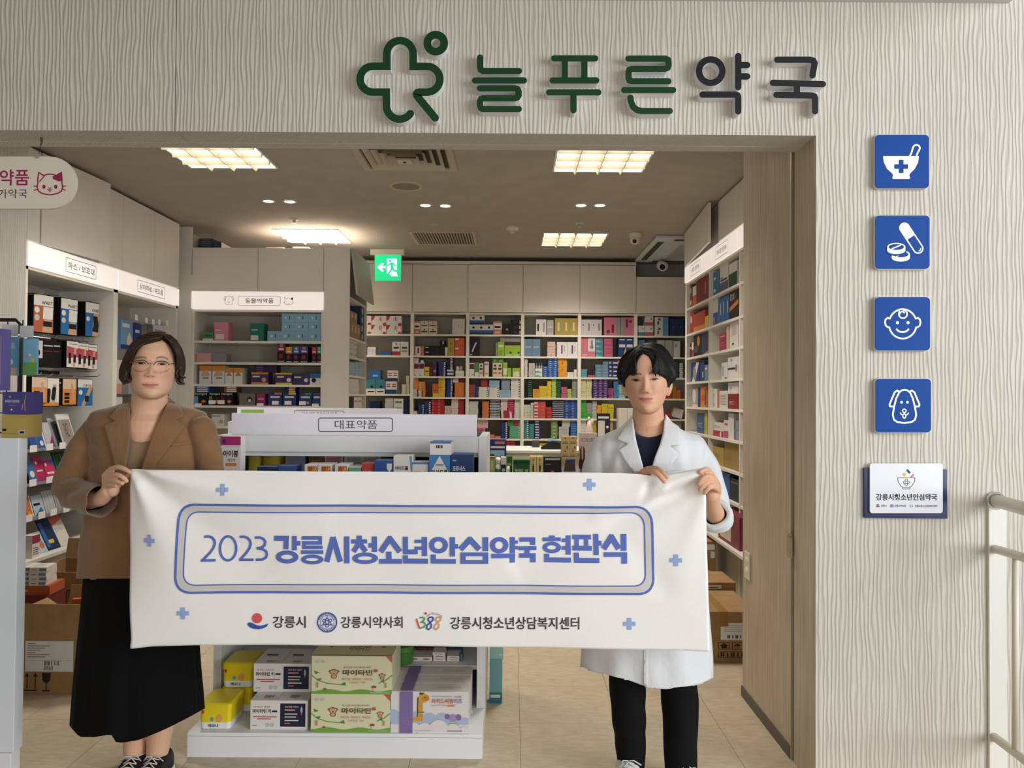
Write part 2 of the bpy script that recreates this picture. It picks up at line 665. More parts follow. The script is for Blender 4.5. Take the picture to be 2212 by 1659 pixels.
# slotted return vent
a,b=PZ(900,527,ZC),PZ(1032,527,ZC)
d=PZ(885,499,ZC).y
r=thing('return_vent','slatted rectangular ceiling return vent over the back shelves','vent',((a.x+b.x)/2,(a.y+d)/2,ZC))
fr=MB()
x0,x1,y0,y1=a.x,b.x,d,a.y
for bx in ((x0,x1,y0,y0+0.03),(x0,x1,y1-0.03,y1),(x0,x0+0.03,y0+0.03,y1-0.03),(x1-0.03,x1,y0+0.03,y1-0.03)):
 fr.box(*bx,ZC-0.01,ZC)
fr.obj('frame',C((190,178,158),0.5),r)
MB().box(x0+0.03,x1-0.03,y0+0.03,y1-0.03,ZC-0.002,ZC-0.001).obj('duct',C((58,56,54),0.8),r)
for k in range(21):
 x=x0+0.03+(x1-x0-0.06)*(k+0.5)/21
 MB().prism([(x-0.007,y0+0.03,ZC-0.012),(x-0.004,y0+0.03,ZC-0.012),(x+0.005,y0+0.03,ZC-0.003),(x+0.002,y0+0.03,ZC-0.003)],(0,y1-y0-0.06,0)).obj('slat',C((176,166,148),0.5),r)
# sprinklers,detector,cameras
for x,y,lb in ((636,473,'small ceiling sprinkler head left, before the animal shelf light'),(1252,482,'small ceiling sprinkler head right, beside the far light panel')):
 c=PZ(x,y,ZC)
 r=thing('sprinkler',lb,'sprinkler',c,'ceiling sprinkler heads')
 MB().loft([ringz(c,0.042,0,20),ringz(c,0.036,-0.008,20),ringz(c,0.016,-0.010,20)],0,False,True).obj('rosette',C((196,184,164),0.5),r,True,fix=True)
 MB().loft([ringz(c,0.013,-0.010,12),ringz(c,0.011,-0.03,12),ringz(c,0.02,-0.032,12),ringz(c,0.02,-0.035,12)],0,False,True).obj('nozzle',M_ALU,r,fix=True)
c=PZ(936,484,ZC)
tag(MB().loft([ringz(c,0.05,0,24),ringz(c,0.046,-0.006,24),ringz(c,0.02,-0.008,24)],0,False,True).obj('cover_plate',C((180,167,146),0.6),None,True,fix=True),'flat round blank cover on the ceiling before the return vent','cover')
c=PZ(1107,491,ZC)
r=thing('smoke_detector','white round smoke detector on the ceiling beside the vent','detector',c)
MB().loft([ringz(c,0.055,0,24),ringz(c,0.055,-0.018,24),ringz(c,0.042,-0.026,24)],0,False,True).obj('base',C((222,214,200),0.5),r,True,fix=True)
MB().loft([ringz(c,0.024,-0.026,20),ringz(c,0.022,-0.05,20),ringz(c,0.012,-0.055,20)],0,False,True).obj('sensor',C((205,196,180),0.5),r,True,fix=True)
c=PZ(1372,505,ZC)
r=thing('dome_camera','white dome security camera on the ceiling at right','camera',c)
MB().loft([ringz(c,0.055,0,24),ringz(c,0.055,-0.03,24),ringz(c,0.045,-0.035,24)],0,False,True).obj('base',C((220,212,198),0.5),r,True,fix=True)
MB().ell(c+Vector((0,0,-0.055)),0.046,20,12).obj('ball',C((214,206,194),0.4),r,True)
MB().ell(c+Vector((-0.01,-0.033,-0.075)),0.02,14,8).obj('lens',M_BLACK,r,True)
# air conditioner cassette in the ceiling,far right
r=thing('air_conditioner','white ceiling cassette air conditioner with slot outlets at far right','air conditioner',(2.1,7.7,ZC))
MB().box(1.32,2.6,7.05,8.3,ZC-0.035,ZC-0.001).obj('panel',C((206,210,212),0.45),r,bevel=0.01)
for (x0,x1,y0,y1) in ((1.36,1.42,7.2,8.15),(2.5,2.56,7.2,8.15),(1.5,2.4,7.08,7.15),(1.5,2.4,8.2,8.27)):
 MB().box(x0,x1,y0,y1,ZC-0.037,ZC-0.033).obj('outlet_slot',C((60,66,70),0.6),r)
MB().box(1.6,2.3,7.35,8.0,ZC-0.04,ZC-0.034).obj('intake_grille',C((170,175,178),0.5),r)
c=P(1432,567,8.05)
c.z=min(c.z,ZC-0.12)
r=thing('bullet_camera','white turret security camera with black lens above the back cabinets','camera',c)
MB().tube([c+Vector((0.0,0.14,0.04)),c+Vector((0.02,0.05,0.01))],[0.05,0.05],18).obj('mount',C((226,228,228),0.4),r,True)
MB().ell(c,0.05,20,12).obj('body',C((226,228,228),0.4),r,True)
MB().ell(c+Vector((-0.008,-0.022,-0.008)),(0.034,0.034,0.034),16,10).obj('lens',M_BLACK,r,True)
# exit sign
Ye=7.85
a,b=P(810,606,Ye),P(866,550,Ye)
r=thing('exit_sign','green glowing running man exit sign hanging from the ceiling','sign',((a.x+b.x)/2,Ye,a.z))
m0,m1=P(800,550,Ye),P(873,541,Ye)
MB().box(m0.x,m1.x,Ye-0.01,Ye+0.05,m0.z,m1.z+0.012).obj('mount',C((222,214,200),0.5),r,bevel=0.003)
MB().box(a.x-0.008,b.x+0.008,Ye+0.002,Ye+0.03,a.z-0.008,b.z).obj('housing',C((205,204,200),0.5),r)
GRN=C((18,196,128),0.4,emit=0.9)
EW=C((214,226,250),0.4,emit=0.9)
pr=Print(lambda u,v:Vector((a.x+(b.x-a.x)*u,Ye+0.0015-0.0006*(1 if pr_l[0] else 0),a.z+(b.z-a.z)*(1-v))))
pr_l=[0]
pr.rect(0,0,1,1,GRN)
pr_l[0]=1
def ex(x,y):
 return ((x-362)/288.0,(y-54)/286.0)
pr.poly([ex(*q) for q in ((383,192),(430,150),(460,150),(438,180),(480,180),(480,205),(438,205),(460,240),(430,238))],EW)
pr.poly([ex(*q) for q in ((492,98),(606,98),(606,270),(625,292),(545,292),(530,270),(492,262))],EW)
pr_l[0]=2
pr.map=lambda u,v:Vector((a.x+(b.x-a.x)*u,Ye+0.0003,a.z+(b.z-a.z)*(1-v)))
pr.disc(*ex(530,124),14/288.0,GRN)
pr.line([ex(*q) for q in ((495,172),(515,168),(535,150),(570,150),(585,178))],0.045,GRN)
pr.line([ex(*q) for q in ((548,155),(553,205))],0.10,GRN)
pr.line([ex(*q) for q in ((553,205),(530,240),(510,268))],0.06,GRN)
pr.line([ex(*q) for q in ((556,205),(580,232),(620,236))],0.06,GRN)
pr.obj('pictogram',r)
#------------------------------------------------------------------raised shop lettering
M_SGREEN=C((22,62,32),0.55,spec=0.25)
M_SBLACK=C((30,31,34),0.55,spec=0.25)
M_SWHITE=C((226,226,226),0.5)
LT=0.042
def letter(name,label,strokes,conv,wid,face,cat='sign letter'):
 """strokes: list of (pts, closed). Front face coloured, sides white"""
 y0=YF-LT
 m=MB()
 c0=P(*conv(*strokes[0][0][0]),y0)
 for si,(pts,closed) in enumerate(strokes):
  y0=YF-LT-0.00008*si
  q=[conv(*p) for p in pts]
  vs,fs,loops=stroke(q,wid,'round',closed)
  m.add([P(a,b,y0) for a,b in vs],fs,0)
  vs2,fs2,loops2=stroke(q,wid*1.04,'round',closed)
  for lp in loops2:
   n=len(lp)
   A=[P(a,b,y0+0.0015) for a,b in lp]
   B=[Vector((p.x,YF-0.0005,p.z)) for p in A]
   m.add(A+B,[(i,(i+1) % n,(i+1) % n+n,i+n) for i in range(n)],1)
  m.add([P(a,b,y0+0.0015) for a,b in vs2],fs2,1)
 o=m.obj(name,[face,M_SWHITE])
 return tag(o,label,cat,'raised shop name lettering')
def cA(x,y):
 return (740+x/3.95,40+y/3.95)
def cB(x,y):
 return (740+x/2.962,y/2.962)
def cC(x,y):
 return (1480+x/2.963,y/2.963)
logo=arc(487,745,113,36,180,14)+[(374,745),(373,628)]+[(262,628)]+arc(260,517,111,90,270,18)+[(262,406),(378,406),(378,302)]+arc(490,300,112,180,360,18)+[(602,302),(602,408),(718,408)]+arc(720,518,110,-90,90,18)+[(655,628)]+[(640,632),(632,642),(636,660),(648,676),(790,848)]
root=thing('shop_logo','large green clover cross shop emblem with a ring on the facade','emblem',P(860,170,YF))
for nm,st,wd in (('clover_outline',[(logo,False)],16.4),('ring',[(arc(795,210,72,0,360,32)[:-1],True)],16.8)):
 o=letter(nm,None,st,cA,wd,M_SGREEN,None)
 del o['group']
 child(o,root)
nul=[[(1174,333),(1174,415),(1179,436),(1197,448),(1505,448)],[(1130,528),(1547,528)],
  [(1172,595),(1470,595),(1492,602),(1502,622),(1502,655),(1490,674),(1470,680),(1200,680),(1181,688),(1173,705),(1173,745),(1181,764),(1200,772),(1503,772)]]
pu=[[(1806,340),(2155,340)],[(1896,345),(1896,525)],[(2063,345),(2063,525)],[(1793,528),(2165,528)],[(1763,630),(2182,630)],[(1970,635),(1970,782)]]
reun=[[(1830,375),(2066,375),(2082,383),(2086,400),(2086,418),(2080,433),(2064,440),(1852,440),(1836,447),(1830,462),(1830,498),(1836,514),(1852,520),(2085,520)],
  [(1802,576),(2115,576)],[(1842,625),(1846,652),(1860,684),(1885,704),(1915,710),(2093,710)]]
yak=[(arc(164,455,75,0,360,36)[:-1],True),([(340,358),(340,557)],False),([(345,416),(397,416)],False),([(345,489),(397,489)],False),([(112,605),(322,605),(335,610),(340,622),(340,712)],False)]
guk=[[(590,382),(800,382),(820,388),(829,404),(815,482)],[(562,530),(882,538)],[(716,542),(716,603)],[(585,607),(812,611),(827,617),(832,630),(832,712)]]
letter('shop_letter','green raised Korean letter, first of the shop name, right of the emblem',[(s,False) for s in nul],cA,13.7,M_SGREEN)
letter('shop_letter','green raised Korean letter, second of the shop name, with box shaped top',[(s,False) for s in pu],cA,13.7,M_SGREEN)
letter('shop_letter','green raised Korean letter, third of the shop name, before the black ones',[(s,False) for s in reun],cB,13.7,M_SGREEN)
letter('shop_letter','black raised Korean letter with a round ring, fourth of the shop name',yak,cC,13.9,M_SBLACK)
letter('shop_letter','black raised Korean letter, last of the shop name at right',[(s,False) for s in guk],cC,13.7,M_SBLACK)
#------------------------------------------------------------------four blue pictogram plates
M_BLUE=C((14,70,152),0.6,spec=0.2)
M_PW=C((238,240,243),0.45)
def cI(x,y):
 return (1780+x/2.37,260+y/2.37)
def plate(x0,y0,x1,y1,label,draw):
 yf=YF-0.022
 a,b=cI(x0,y0),cI(x1,y1)
 r=thing('pictogram_plate',label,'sign',P((a[0]+b[0])/2,b[1],YF),'blue square pictogram plates on the side wall')
 m=MB()
 lo=[P(px,py,yf+0.003) for px,py in rrect(a[0]-1.2,a[1]-1.2,b[0]+1.2,b[1]+1.2,10)]
 m.prism(lo,(0,0.0185,0))
 m.obj('backing',C((214,210,205),0.5),r,fix=True)
 m=MB()
 m.prism([P(px,py,yf) for px,py in rrect(a[0],a[1],b[0],b[1],9)],(0,0.003,0))
 m.obj('face',M_BLUE,r,fix=True)
 lay=[0.0004]
 pr=Print(lambda u,v:P(*cI(u,v),yf-lay[0]))
 draw(pr,lay)
 pr.obj('pictogram',r)
def d_bowl(p,lay):
 p.poly([(302,186),(305,183),(484,183),(486,186),(482,215),(465,248),(440,273),(437,282),(441,296),(436,300),(354,300),(349,296),(353,282),(350,273),(322,248),(306,214)],M_PW)
 p.line([(437,186),(448,166),(455,140),(462,129),(474,125),(486,130),(491,141),(487,153),(478,168),(473,186)],9,M_PW)
 lay[0]=0.0008
 p.poly(rrect(383,202,407,270,4),M_BLUE)
 p.poly(rrect(360,225,430,248,4),M_BLUE)
def d_pill(p,lay):
 ax,ay,bx,by,r=412,550,482,656,24
 an=math.degrees(math.atan2(by-ay,bx-ax))
 p.line(arc(bx,by,r,an-90,an+90,12)+arc(ax,ay,r,an+90,an+270,12),7,M_PW,closed=True)
 mx,my=(ax+bx)/2-3,(ay+by)/2-3
 nx,ny=math.cos(math.radians(an+90))*r,math.sin(math.radians(an+90))*r
 p.poly([(mx-nx,my-ny),(mx+nx,my+ny)]+arc(ax,ay,r,an+90,an+270,12),M_PW)
 p.line(arc(bx,by,13,an-60,an+20,6),5,M_PW)
 for cx,cy in ((393,686),(370,648)):
  p.poly(arc(cx,cy,47,0,180,14,20)[::-1]+[(cx+47,cy+0)]+arc(cx,cy+17,47,0,180,14,20),M_PW)
  p.poly(arc(cx,cy,47,0,360,24,21)[:-1],M_PW)
  lay[0]+=0.0003
  p.poly(arc(cx,cy,39,0,360,24,15)[:-1],M_BLUE)
  lay[0]+=0.0003
  p.line([(cx-24,cy+10),(cx+24,cy-10)],7,M_PW,'butt')
  if cx==393:
   lay[0]+=0.0003
   p.poly(arc(370,670,52,0,360,24,24)[:-1],M_BLUE)
   lay[0]+=0.0003
 pass
def d_baby(p,lay):
 p.line(arc(403,1042,71,205,335,18,75),9,M_PW)
 p.line(arc(403,1042,71,18,162,18,75),9,M_PW)
 for s in (-1,1):
  c=[(403+s*66,1015),(403+s*78,1011),(403+s*88,1020),(403+s*91,1035),(403+s*87,1050),(403+s*78,1058),(403+s*68,1060)]
  p.line(c,9,M_PW)
  p.disc(403+s*27,1036,8,M_PW)
 p.line(arc(402,1062,32,20,160,10,22),9,M_PW)
 p.line(arc(404,992,21,-80,180,14)+[(385,980)]+arc(400,991,12,200,330,6),8,M_PW)
def d_dog(p,lay):
 p.line([(385,1392),(397,1383),(412,1380),(427,1383),(440,1392),(455,1425),(466,1470),(472,1508),(466,1532),(448,1545),(412,1549),(376,1545),(358,1532),(352,1508),(358,1470),(369,1425)],9,M_PW,closed=True)
 for s in (-1,1):
  p.line([(412+s*27,1388),(412+s*38,1383),(412+s*50,1392),(412+s*64,1424),(412+s*77,1455),(412+s*74,1464),(412+s*56,1465)],9,M_PW)
  p.disc(412+s*15,1443,7,M_PW)
 p.line(arc(411,1487,9,0,360,14)[:-1],6,M_PW,closed=True)
 p.line([(391,1498),(396,1506),(404,1508),(411,1502),(418,1508),(427,1506),(432,1498)],6,M_PW)
 p.line([(403,1510),(404,1520),(411,1526),(418,1520),(419,1510)],6,M_PW)
plate(262,74,538,347,'blue wall plate with white mortar and pestle pictogram',d_bowl)
plate(264,487,541,760,'blue wall plate with white capsule and tablets pictogram',d_pill)
plate(262,905,543,1178,'blue wall plate with white smiling baby face pictogram',d_baby)
plate(265,1323,548,1598,'blue wall plate with white dog face pictogram',d_dog)
#------------------------------------------------------------------small plaque
def cQ(x,y):
 return (1780+x/2.373,960+y/2.373)
r=thing('wall_plaque','white acrylic plaque with bowl logo on a navy backing plate','plaque',P(1956,1118,YF))
MB().prism([P(*cQ(x,y),YF-0.012) for x,y in ((206,121),(631,128),(633,381),(208,376))],(0,0.0115,0)).obj('backing_plate',C((20,32,84),0.25,spec=0.6),r,fix=True)
MB().prism([P(*cQ(x,y),YF-0.02) for x,y in rrect(236,97,609,353,14)],(0,0.0075,0)).obj('acrylic_face',C((230,233,240),0.3,spec=0.5),r,fix=True)
pq=Print(lambda u,v:P(*cQ(u,v),YF-0.0206))
INK=C((34,34,44),0.5)
pq.line([(378,171),(467,171),(464,192),(450,213),(438,221),(406,221),(394,213),(381,192)],2.4,INK,closed=True)
pq.line([(404,221),(404,228),(441,228),(441,221)],2.4,INK)
pq.line(rrect(416,178,429,211,5),2.0,INK,closed=True)
pq.line(rrect(407,188,438,201,5),2.0,INK,closed=True)
pq.disc(413,154,9,C((226,190,70),0.5))
pq.line([(428,133),(438,144)],11,C((32,60,110),0.5))
pq.line([(450,166),(457,157)],11,C((214,140,150),0.5))
pq.text('강릉시청소년안심약국',267,287,580,253,INK,0.02)
pq.text('강릉시',292,320,321,309,INK,0.01)
pq.text('강릉시약사회',361,321,419,309,INK,0.01)
pq.text('강릉시청소년상담복지센터',466,322,580,310,INK,0.01)
pq.disc(276,311,6,C((205,80,84),0.5))
pq.poly([(267,315),(277,318),(286,314),(283,321),(270,321)],C((50,80,160),0.5))
pq.disc(348,315,9,C((120,150,205),0.5))
pq.line([(441,310),(445,320)],3,C((205,120,110),0.5))
pq.line([(450,311),(456,316),(450,321)],3,C((120,170,120),0.5))
pq.obj('print',r)
#------------------------------------------------------------------hanging sign at the left
YHS=2.945
def cH(x,y):
 return (x/2.962,y/2.962)
r=thing('hanging_sign','rounded white hanging sign with magenta cat face and Korean words','sign',P(60,394,YHS))
o0=[(-260,338),(110,338)]+[(108+57*math.sin(math.radians(t)),394.5-56.5*math.cos(math.radians(t))) for t in range(0,181,12)]+[(-260,451)]
MB().prism([P(x,y,YHS) for x,y in o0],(0,0.012,0)).obj('board',C((222,212,196),0.5),r,fix=True,bevel=0.0015)
w0,w1=P(90,292,YHS+0.006),P(83,340,YHS+0.006)
w0.z=ZH-0.001
MB().tube([w0,w1],0.0012,6).obj('wire',M_DARK,r)
MB().tube([w0,w0-Vector((0,0,0.012)),w0-Vector((0,0,0.028))],[0.004,0.0045,0.002],8).obj('hook',C((90,80,66),0.4,0.6),r)
MB().box(w1.x-0.008,w1.x+0.008,YHS-0.004,YHS+0.016,w1.z-0.006,w1.z+0.01).obj('clip',M_ALU,r)
MAG=C((150,28,78),0.5)
ph=Print(lambda u,v:P(*cH(u,v),YHS-0.0006))
ph.text('약품',-2,1187,186,1084,MAG,0.012)
ph.text('가약국',-12,1267,174,1210,C((66,60,66),0.5),0.0)
ph.line(arc(319,1190,82,-62,-118,4,76)+[(270,1118)],8,MAG)
ph.line([(283,1125),(248,1104),(241,1150),(243,1172),(236,1195),(246,1222),(270,1238),(319,1247),(368,1238),(394,1222),(402,1195),(396,1172),(397,1148),(393,1104),(355,1125)],8,MAG)
ph.line([(283,1128),(252,1162)],6,MAG)
ph.poly([(395,1104),(352,1124),(336,1128),(340,1146),(356,1152),(372,1160),(398,1158)],MAG)
for s in (-1,1):
 ph.disc(319+s*38,1195,10,MAG,13)
 ph.line([(319+s*78,1193),(319+s*101,1190)],6,MAG)
 ph.line([(319+s*76,1208),(319+s*99,1218)],6,MAG)
ph.line([(310,1200),(319,1206),(328,1200)],4,MAG)
ph.line([(304,1212),(312,1218),(319,1210),(326,1218),(334,1212)],4,MAG)
ph.line([(312,1218),(319,1226),(326,1218)],5,MAG)
ph.obj('print',r)
#------------------------------------------------------------------banner
YB=2.66
def ridge(a,b,ax,ay,bx,by,amp,s0,s1):
 dx,dy=bx-ax,by-ay
 L2=dx*dx+dy*dy
 t=((a-ax)*dx+(b-ay)*dy)/L2
 tt=min(max(t,0.0),1.0)
 d=(a-ax)*-dy+(b-ay)*dx
 d/=math.sqrt(L2)
 over=(t-tt)*math.sqrt(L2)
 s=s0+(s1-s0)*tt
 return amp*math.exp(-(d/s)**2-(over/(s0+8))**2)*(1-0.75*tt)
def fold(a,b):
 w=0.012*math.sin((a-272)/1260*math.pi)
 w+=0.030*math.exp(-max(a-272,0)/34.0)*(0.55+0.45*math.sin((b-1000)/90.0))
 w+=ridge(a,b,300,1030,560,1230,0.016,10,60)
 w-=ridge(a,b,296,1050,400,1300,0.014,10,60)
 w-=ridge(a,b,330,1024,700,1120,0.010,10,40)
 w+=ridge(a,b,1512,1050,1120,1215,0.026,11,50)
 w-=ridge(a,b,1500,1024,1290,1105,0.020,9,26)
 w+=ridge(a,b,1400,1052,1386,1084,0.014,9,8)
 w-=ridge(a,b,1432,1060,1392,1090,0.013,7,6)
 w-=ridge(a,b,1520,1080,1440,1300,0.010,14,50)
 w+=ridge(a,b,1430,1265,1330,1130,0.006,30,30)
 w+=ridge(a,b,600,1260,1000,1215,0.007,40,60)
 w-=ridge(a,b,283,1398,520,1340,0.010,12,40)
 w+=0.003*math.sin(a/47.0+b/80.0)*math.sin(b/61.0)
 return w
def ban(px,py,off=0.0):
 p=P(px,py,YB)
 p.y+=fold(px,py)-off
 return p
def pline(pts):
 L=[0.0]
 for q,s in zip(pts[:-1],pts[1:]):
  L.append(L[-1]+math.hypot(s[0]-q[0],s[1]-q[1]))
 def f(t):
  d=t*L[-1]
  for i in range(len(pts)-1):
   if d<=L[i+1] or i==len(pts)-2:
    k=(d-L[i])/(L[i+1]-L[i])
    return (pts[i][0]+(pts[i+1][0]-pts[i][0])*k,pts[i][1]+(pts[i+1][1]-pts[i][1])*k)
 return f
bT=pline([(276,1014),(420,1016),(700,1019),(1000,1021),(1250,1021),(1340,1022),(1385,1025),(1410,1029),(1440,1026),(1470,1019),(1512,1011),(1520,1012)])
bB=pline([(283,1401),(330,1396),(420,1394),(800,1397),(1300,1403),(1480,1406),(1533,1408)])
bL=pline([(276,1014),(273,1060),(271,1150),(273,1230),(276,1300),(283,1401)])
bR=pline([(1520,1012),(1523,1060),(1526,1150),(1529,1250),(1531,1330),(1533,1408)])
NU,NV=220,84
vs=[]
for j in range(NV+1):
 v=j/NV
 for i in range(NU+1):
  u=i/NU
  t,b_,l_,r_=bT(u),bB(u),bL(v),bR(v)
  c=[(1-v)*t[k]+v*b_[k]+(1-u)*l_[k]+u*r_[k]-((1-u)*(1-v)*bT(0)[k]+u*(1-v)*bT(1)[k]+(1-u)*v*bB(0)[k]+u*v*bB(1)[k]) for k in (0,1)]
  vs.append(ban(c[0],c[1]))
fs=[(j*(NU+1)+i,j*(NU+1)+i+1,(j+1)*(NU+1)+i+1,(j+1)*(NU+1)+i) for j in range(NV) for i in range(NU)]
banner=thing('banner','wide white cloth banner with blue Korean title held by two people','banner',P(900,1405,YB))
M_BAN=noisy('banner_cloth',(240,237,234),(245,242,240),260,0.72,0.12,0.0006,spec=0.2)
bo=MB().add(vs,fs).obj('cloth',M_BAN,banner,True)
md=bo.modifiers.new('thickness','SOLIDIFY')
md.thickness=0.0012
md.offset=-1 if bo.data.polygons[0].normal.y< 0 else 1
BLU=C((88,110,186),0.65)
LBL=C((150,174,220),0.65)
GRY=C((206,201,200),0.7)
INK2=C((58,54,58),0.65)
BO=[0.0016]
pb=Print(lambda u,v:ban(u,v,BO[0]))
def edgebox(tl,tr,br,bl,r,n=8,step=7):
 """rounded box through four corners, densely sampled"""
 def cor(p,q,s):
  a=Vector(p).lerp(Vector(q),r/(Vector(q)-Vector(p)).length)
  b=Vector(p).lerp(Vector(s),r/(Vector(s)-Vector(p)).length)
  P0=Vector(p)
  return [tuple((1-t)**2*a+2*t*(1-t)*(P0+((a+b)/2-P0)*0.12)+t*t*b) for t in [k/n for k in range(n+1)]]
 c=cor(tl,bl,tr)+cor(tr,tl,br)+cor(br,tr,bl)+cor(bl,br,tl)
 return dense(c+[c[0]],step)[:-1]
outer=edgebox((384,1091),(1408,1097),(1413,1284),(380,1280),32)
inner=edgebox((401,1107),(1392,1110),(1396,1267),(397,1264),25)
# grey band between the two frames,as short slices
no,ni=len(outer),len(inner)
def at_loop(lp,t):
 n=len(lp)
 L=[0.0]
 for i in range(n):
  a,b=lp[i],lp[(i+1) % n]
  L.append(L[-1]+math.hypot(b[0]-a[0],b[1]-a[1]))
 out=[]
 i=0
 for k in range(t):
  d=L[-1]*k/t
  while L[i+1]< d:
   i+=1
  a,b=lp[i],lp[(i+1) % n]
  q=(d-L[i])/max(L[i+1]-L[i],1e-9)
  out.append((a[0]+(b[0]-a[0])*q,a[1]+(b[1]-a[1])*q))
 return out
NB=380
oo,ii=at_loop(outer,NB),at_loop(inner,NB)
pb.shape((oo+ii,[(k,(k+1) % NB,(k+1) % NB+NB,k+NB) for k in range(NB)]),GRY)
BO[0]=0.0022
pb.line(outer,5.0,BLU,closed=True)
pb.line(inner,2.6,BLU,closed=True)
for cx,cy in ((480,1058),(1274,1047),(322,1168),(1460,1210),(395,1325),(1360,1348)):
 pb.rect(cx-4.6,cy-12.8,cx+4.6,cy+12.8,LBL)
 pb.rect(cx-12.8,cy-4.6,cx-4.6,cy+4.6,LBL)
 pb.rect(cx+4.6,cy-4.6,cx+12.8,cy+4.6,LBL)
def t1(x,y):
 return (260+x/3.456,1000+y/3.456)
def t2(x,y):
 return (880+x/3.253,1000+y/3.253)
def sk(conv,sc,pts,w):
 pb.line(dense([conv(*q) for q in pts],5),w/sc,BLU,'butt')
def el(conv,sc,cx,cy,rx,ry,ix,iy):
 c=conv(cx,cy)
 n=28
 a=[(c[0]+rx/sc*math.cos(2*math.pi*k/n),c[1]+ry/sc*math.sin(2*math.pi*k/n)) for k in range(n)]
 b=[(c[0]+ix/sc*math.cos(2*math.pi*k/n),c[1]+iy/sc*math.sin(2*math.pi*k/n)) for k in range(n)]
 pb.shape((a+b,[(k,(k+1) % n,(k+1) % n+n,k+n) for k in range(n)]),BLU)
A,B_=(t1,3.456),(t2,3.253)
for pts in ([(617,555),(652,553),(676,562),(693,582),(697,608),(688,638),(665,672),(612,728)],[(600,729),(706,729)],
   [(884,556),(915,554),(942,563),(960,583),(965,608),(956,640),(932,676),(885,728)],[(878,729),(985,729)],
   [(998,561),(1035,560),(1062,570),(1076,592),(1070,618),(1050,636),(1010,642)],[(1012,642),(1055,648),(1080,664),(1087,688),(1078,712),(1052,727),(1002,729)]):
 sk(*A,pts,19)
el(*A,796,642,69,99,51,81)
for cv,pts,w in (
  (A,[(1143,566),(1235,566),(1231,648)],38),(A,[(1295,548),(1295,655)],36),(A,[(1310,603),(1340,603)],34),
  (A,[(1350,563),(1488,563),(1488,600),(1366,600),(1366,634),(1506,634)],27),(A,[(1345,669),(1511,669)],28),
  (A,[(1586,557),(1536,743)],40),(A,[(1584,557),(1638,743)],40),(A,[(1686,552),(1686,755)],40),
  (A,[(1780,546),(1780,580)],40),(A,[(1720,590),(1838,590)],32),(A,[(1786,590),(1736,667)],38),(A,[(1774,590),(1828,667)],38),
  (A,[(1848,620),(1878,620)],34),(A,[(1893,553),(1893,670)],38),
  (A,[(2016,558),(1938,670)],42),(A,[(2000,558),(2084,670)],42),(A,[(2000,668),(2000,730)],40),(A,[(1927,742),(2098,742)],36),
  (B_,[(-17,522),(-17,632)],36),(B_,[(-34,632),(70,630)],34),(B_,[(48,556),(102,556)],24),(B_,[(48,604),(102,604)],24),(B_,[(118,524),(118,660)],37),
  (B_,[(-18,655),(-18,690)],36),(B_,[(-35,696),(143,696)],35),
  (B_,[(315,525),(315,662)],38),(B_,[(330,590),(355,590)],32),(B_,[(180,648),(180,695)],36),(B_,[(163,696),(340,696)],33),
  (B_,[(446,533),(372,612)],40),(B_,[(432,533),(506,612)],40),(B_,[(548,525),(548,624)],40),
  (B_,[(372,646),(568,646)],27),(B_,[(372,700),(568,700)],27),(B_,[(390,658),(390,690)],36),(B_,[(549,658),(549,690)],38),
  (B_,[(738,525),(738,640)],36),(B_,[(752,561),(776,561)],24),(B_,[(752,601),(777,601)],24),(B_,[(590,658),(757,658)],32),(B_,[(738,670),(738,707)],36),
  (B_,[(788,543),(900,543)],32),(B_,[(882,556),(882,583)],36),(B_,[(780,605),(908,605)],29),(B_,[(842,616),(842,648)],34),(B_,[(787,658),(903,658)],32),(B_,[(884,672),(884,706)],38),
  (B_,[(1018,515),(1018,532)],40),(B_,[(952,543),(1080,543)],28),(B_,[(1088,550),(1118,550)],26),(B_,[(1088,604),(1118,604)],26),(B_,[(1133,515),(1133,650)],34),
  (B_,[(981,645),(981,680)],36),(B_,[(963,687),(1152,687)],34),
  (B_,[(1162,527),(1294,527)],32),(B_,[(1193,540),(1193,590)],30),(B_,[(1260,540),(1260,590)],30),(B_,[(1162,604),(1298,604)],33),
  (B_,[(1328,505),(1328,650)],36),(B_,[(1344,568),(1367,568)],34),(B_,[(1190,635),(1190,680)],36),(B_,[(1172,687),(1350,687)],35),
  (B_,[(1444,514),(1380,606)],40),(B_,[(1432,514),(1488,606)],40),(B_,[(1522,503),(1522,620)],40),(B_,[(1382,645),(1546,645)],33),(B_,[(1526,655),(1526,710)],40)):
 sk(*cv,pts,w)
el(*A,1239,706,86,49,46,18)
el(*A,1428,725,84,37,48,12)
el(*A,1822,718,96,44,55,15)
el(*B_,217,582,67,59,31,28)
el(*B_,645,582,65,58,29,28)
el(*B_,1017,601,65,41,33,15)
pb.text('강릉시',588,1358,659,1332,INK2,0.014)
pb.text('강릉시약사회',735,1358.5,869,1333.5,INK2,0.014)
pb.text('강릉시청소년상담복지센터',972,1361,1252,1334,INK2,0.014)
RED=C((212,88,92),0.65)
NVY=C((54,84,164),0.65)
pb.disc(*t1(1017,1163),38/3.456,RED)
BO[0]=0.0026
pb.poly([t1(*q) for q in ((948,1198),(962,1192),(985,1199),(1012,1214),(1040,1219),(1070,1214),(1102,1202),(1088,1226),(1060,1240),(1030,1246),(990,1241),(962,1228),(949,1212))],NVY)
c=t1(1540,1195)
pb.line([(c[0]+20.6*math.cos(k*math.pi/20),c[1]+20.6*math.sin(k*math.pi/20)) for k in range(40)],2.6,NVY,closed=True)
pb.line([(c[0]+14.6*math.cos(k*math.pi/20),c[1]+14.6*math.sin(k*math.pi/20)) for k in range(40)],1.0,NVY,closed=True)
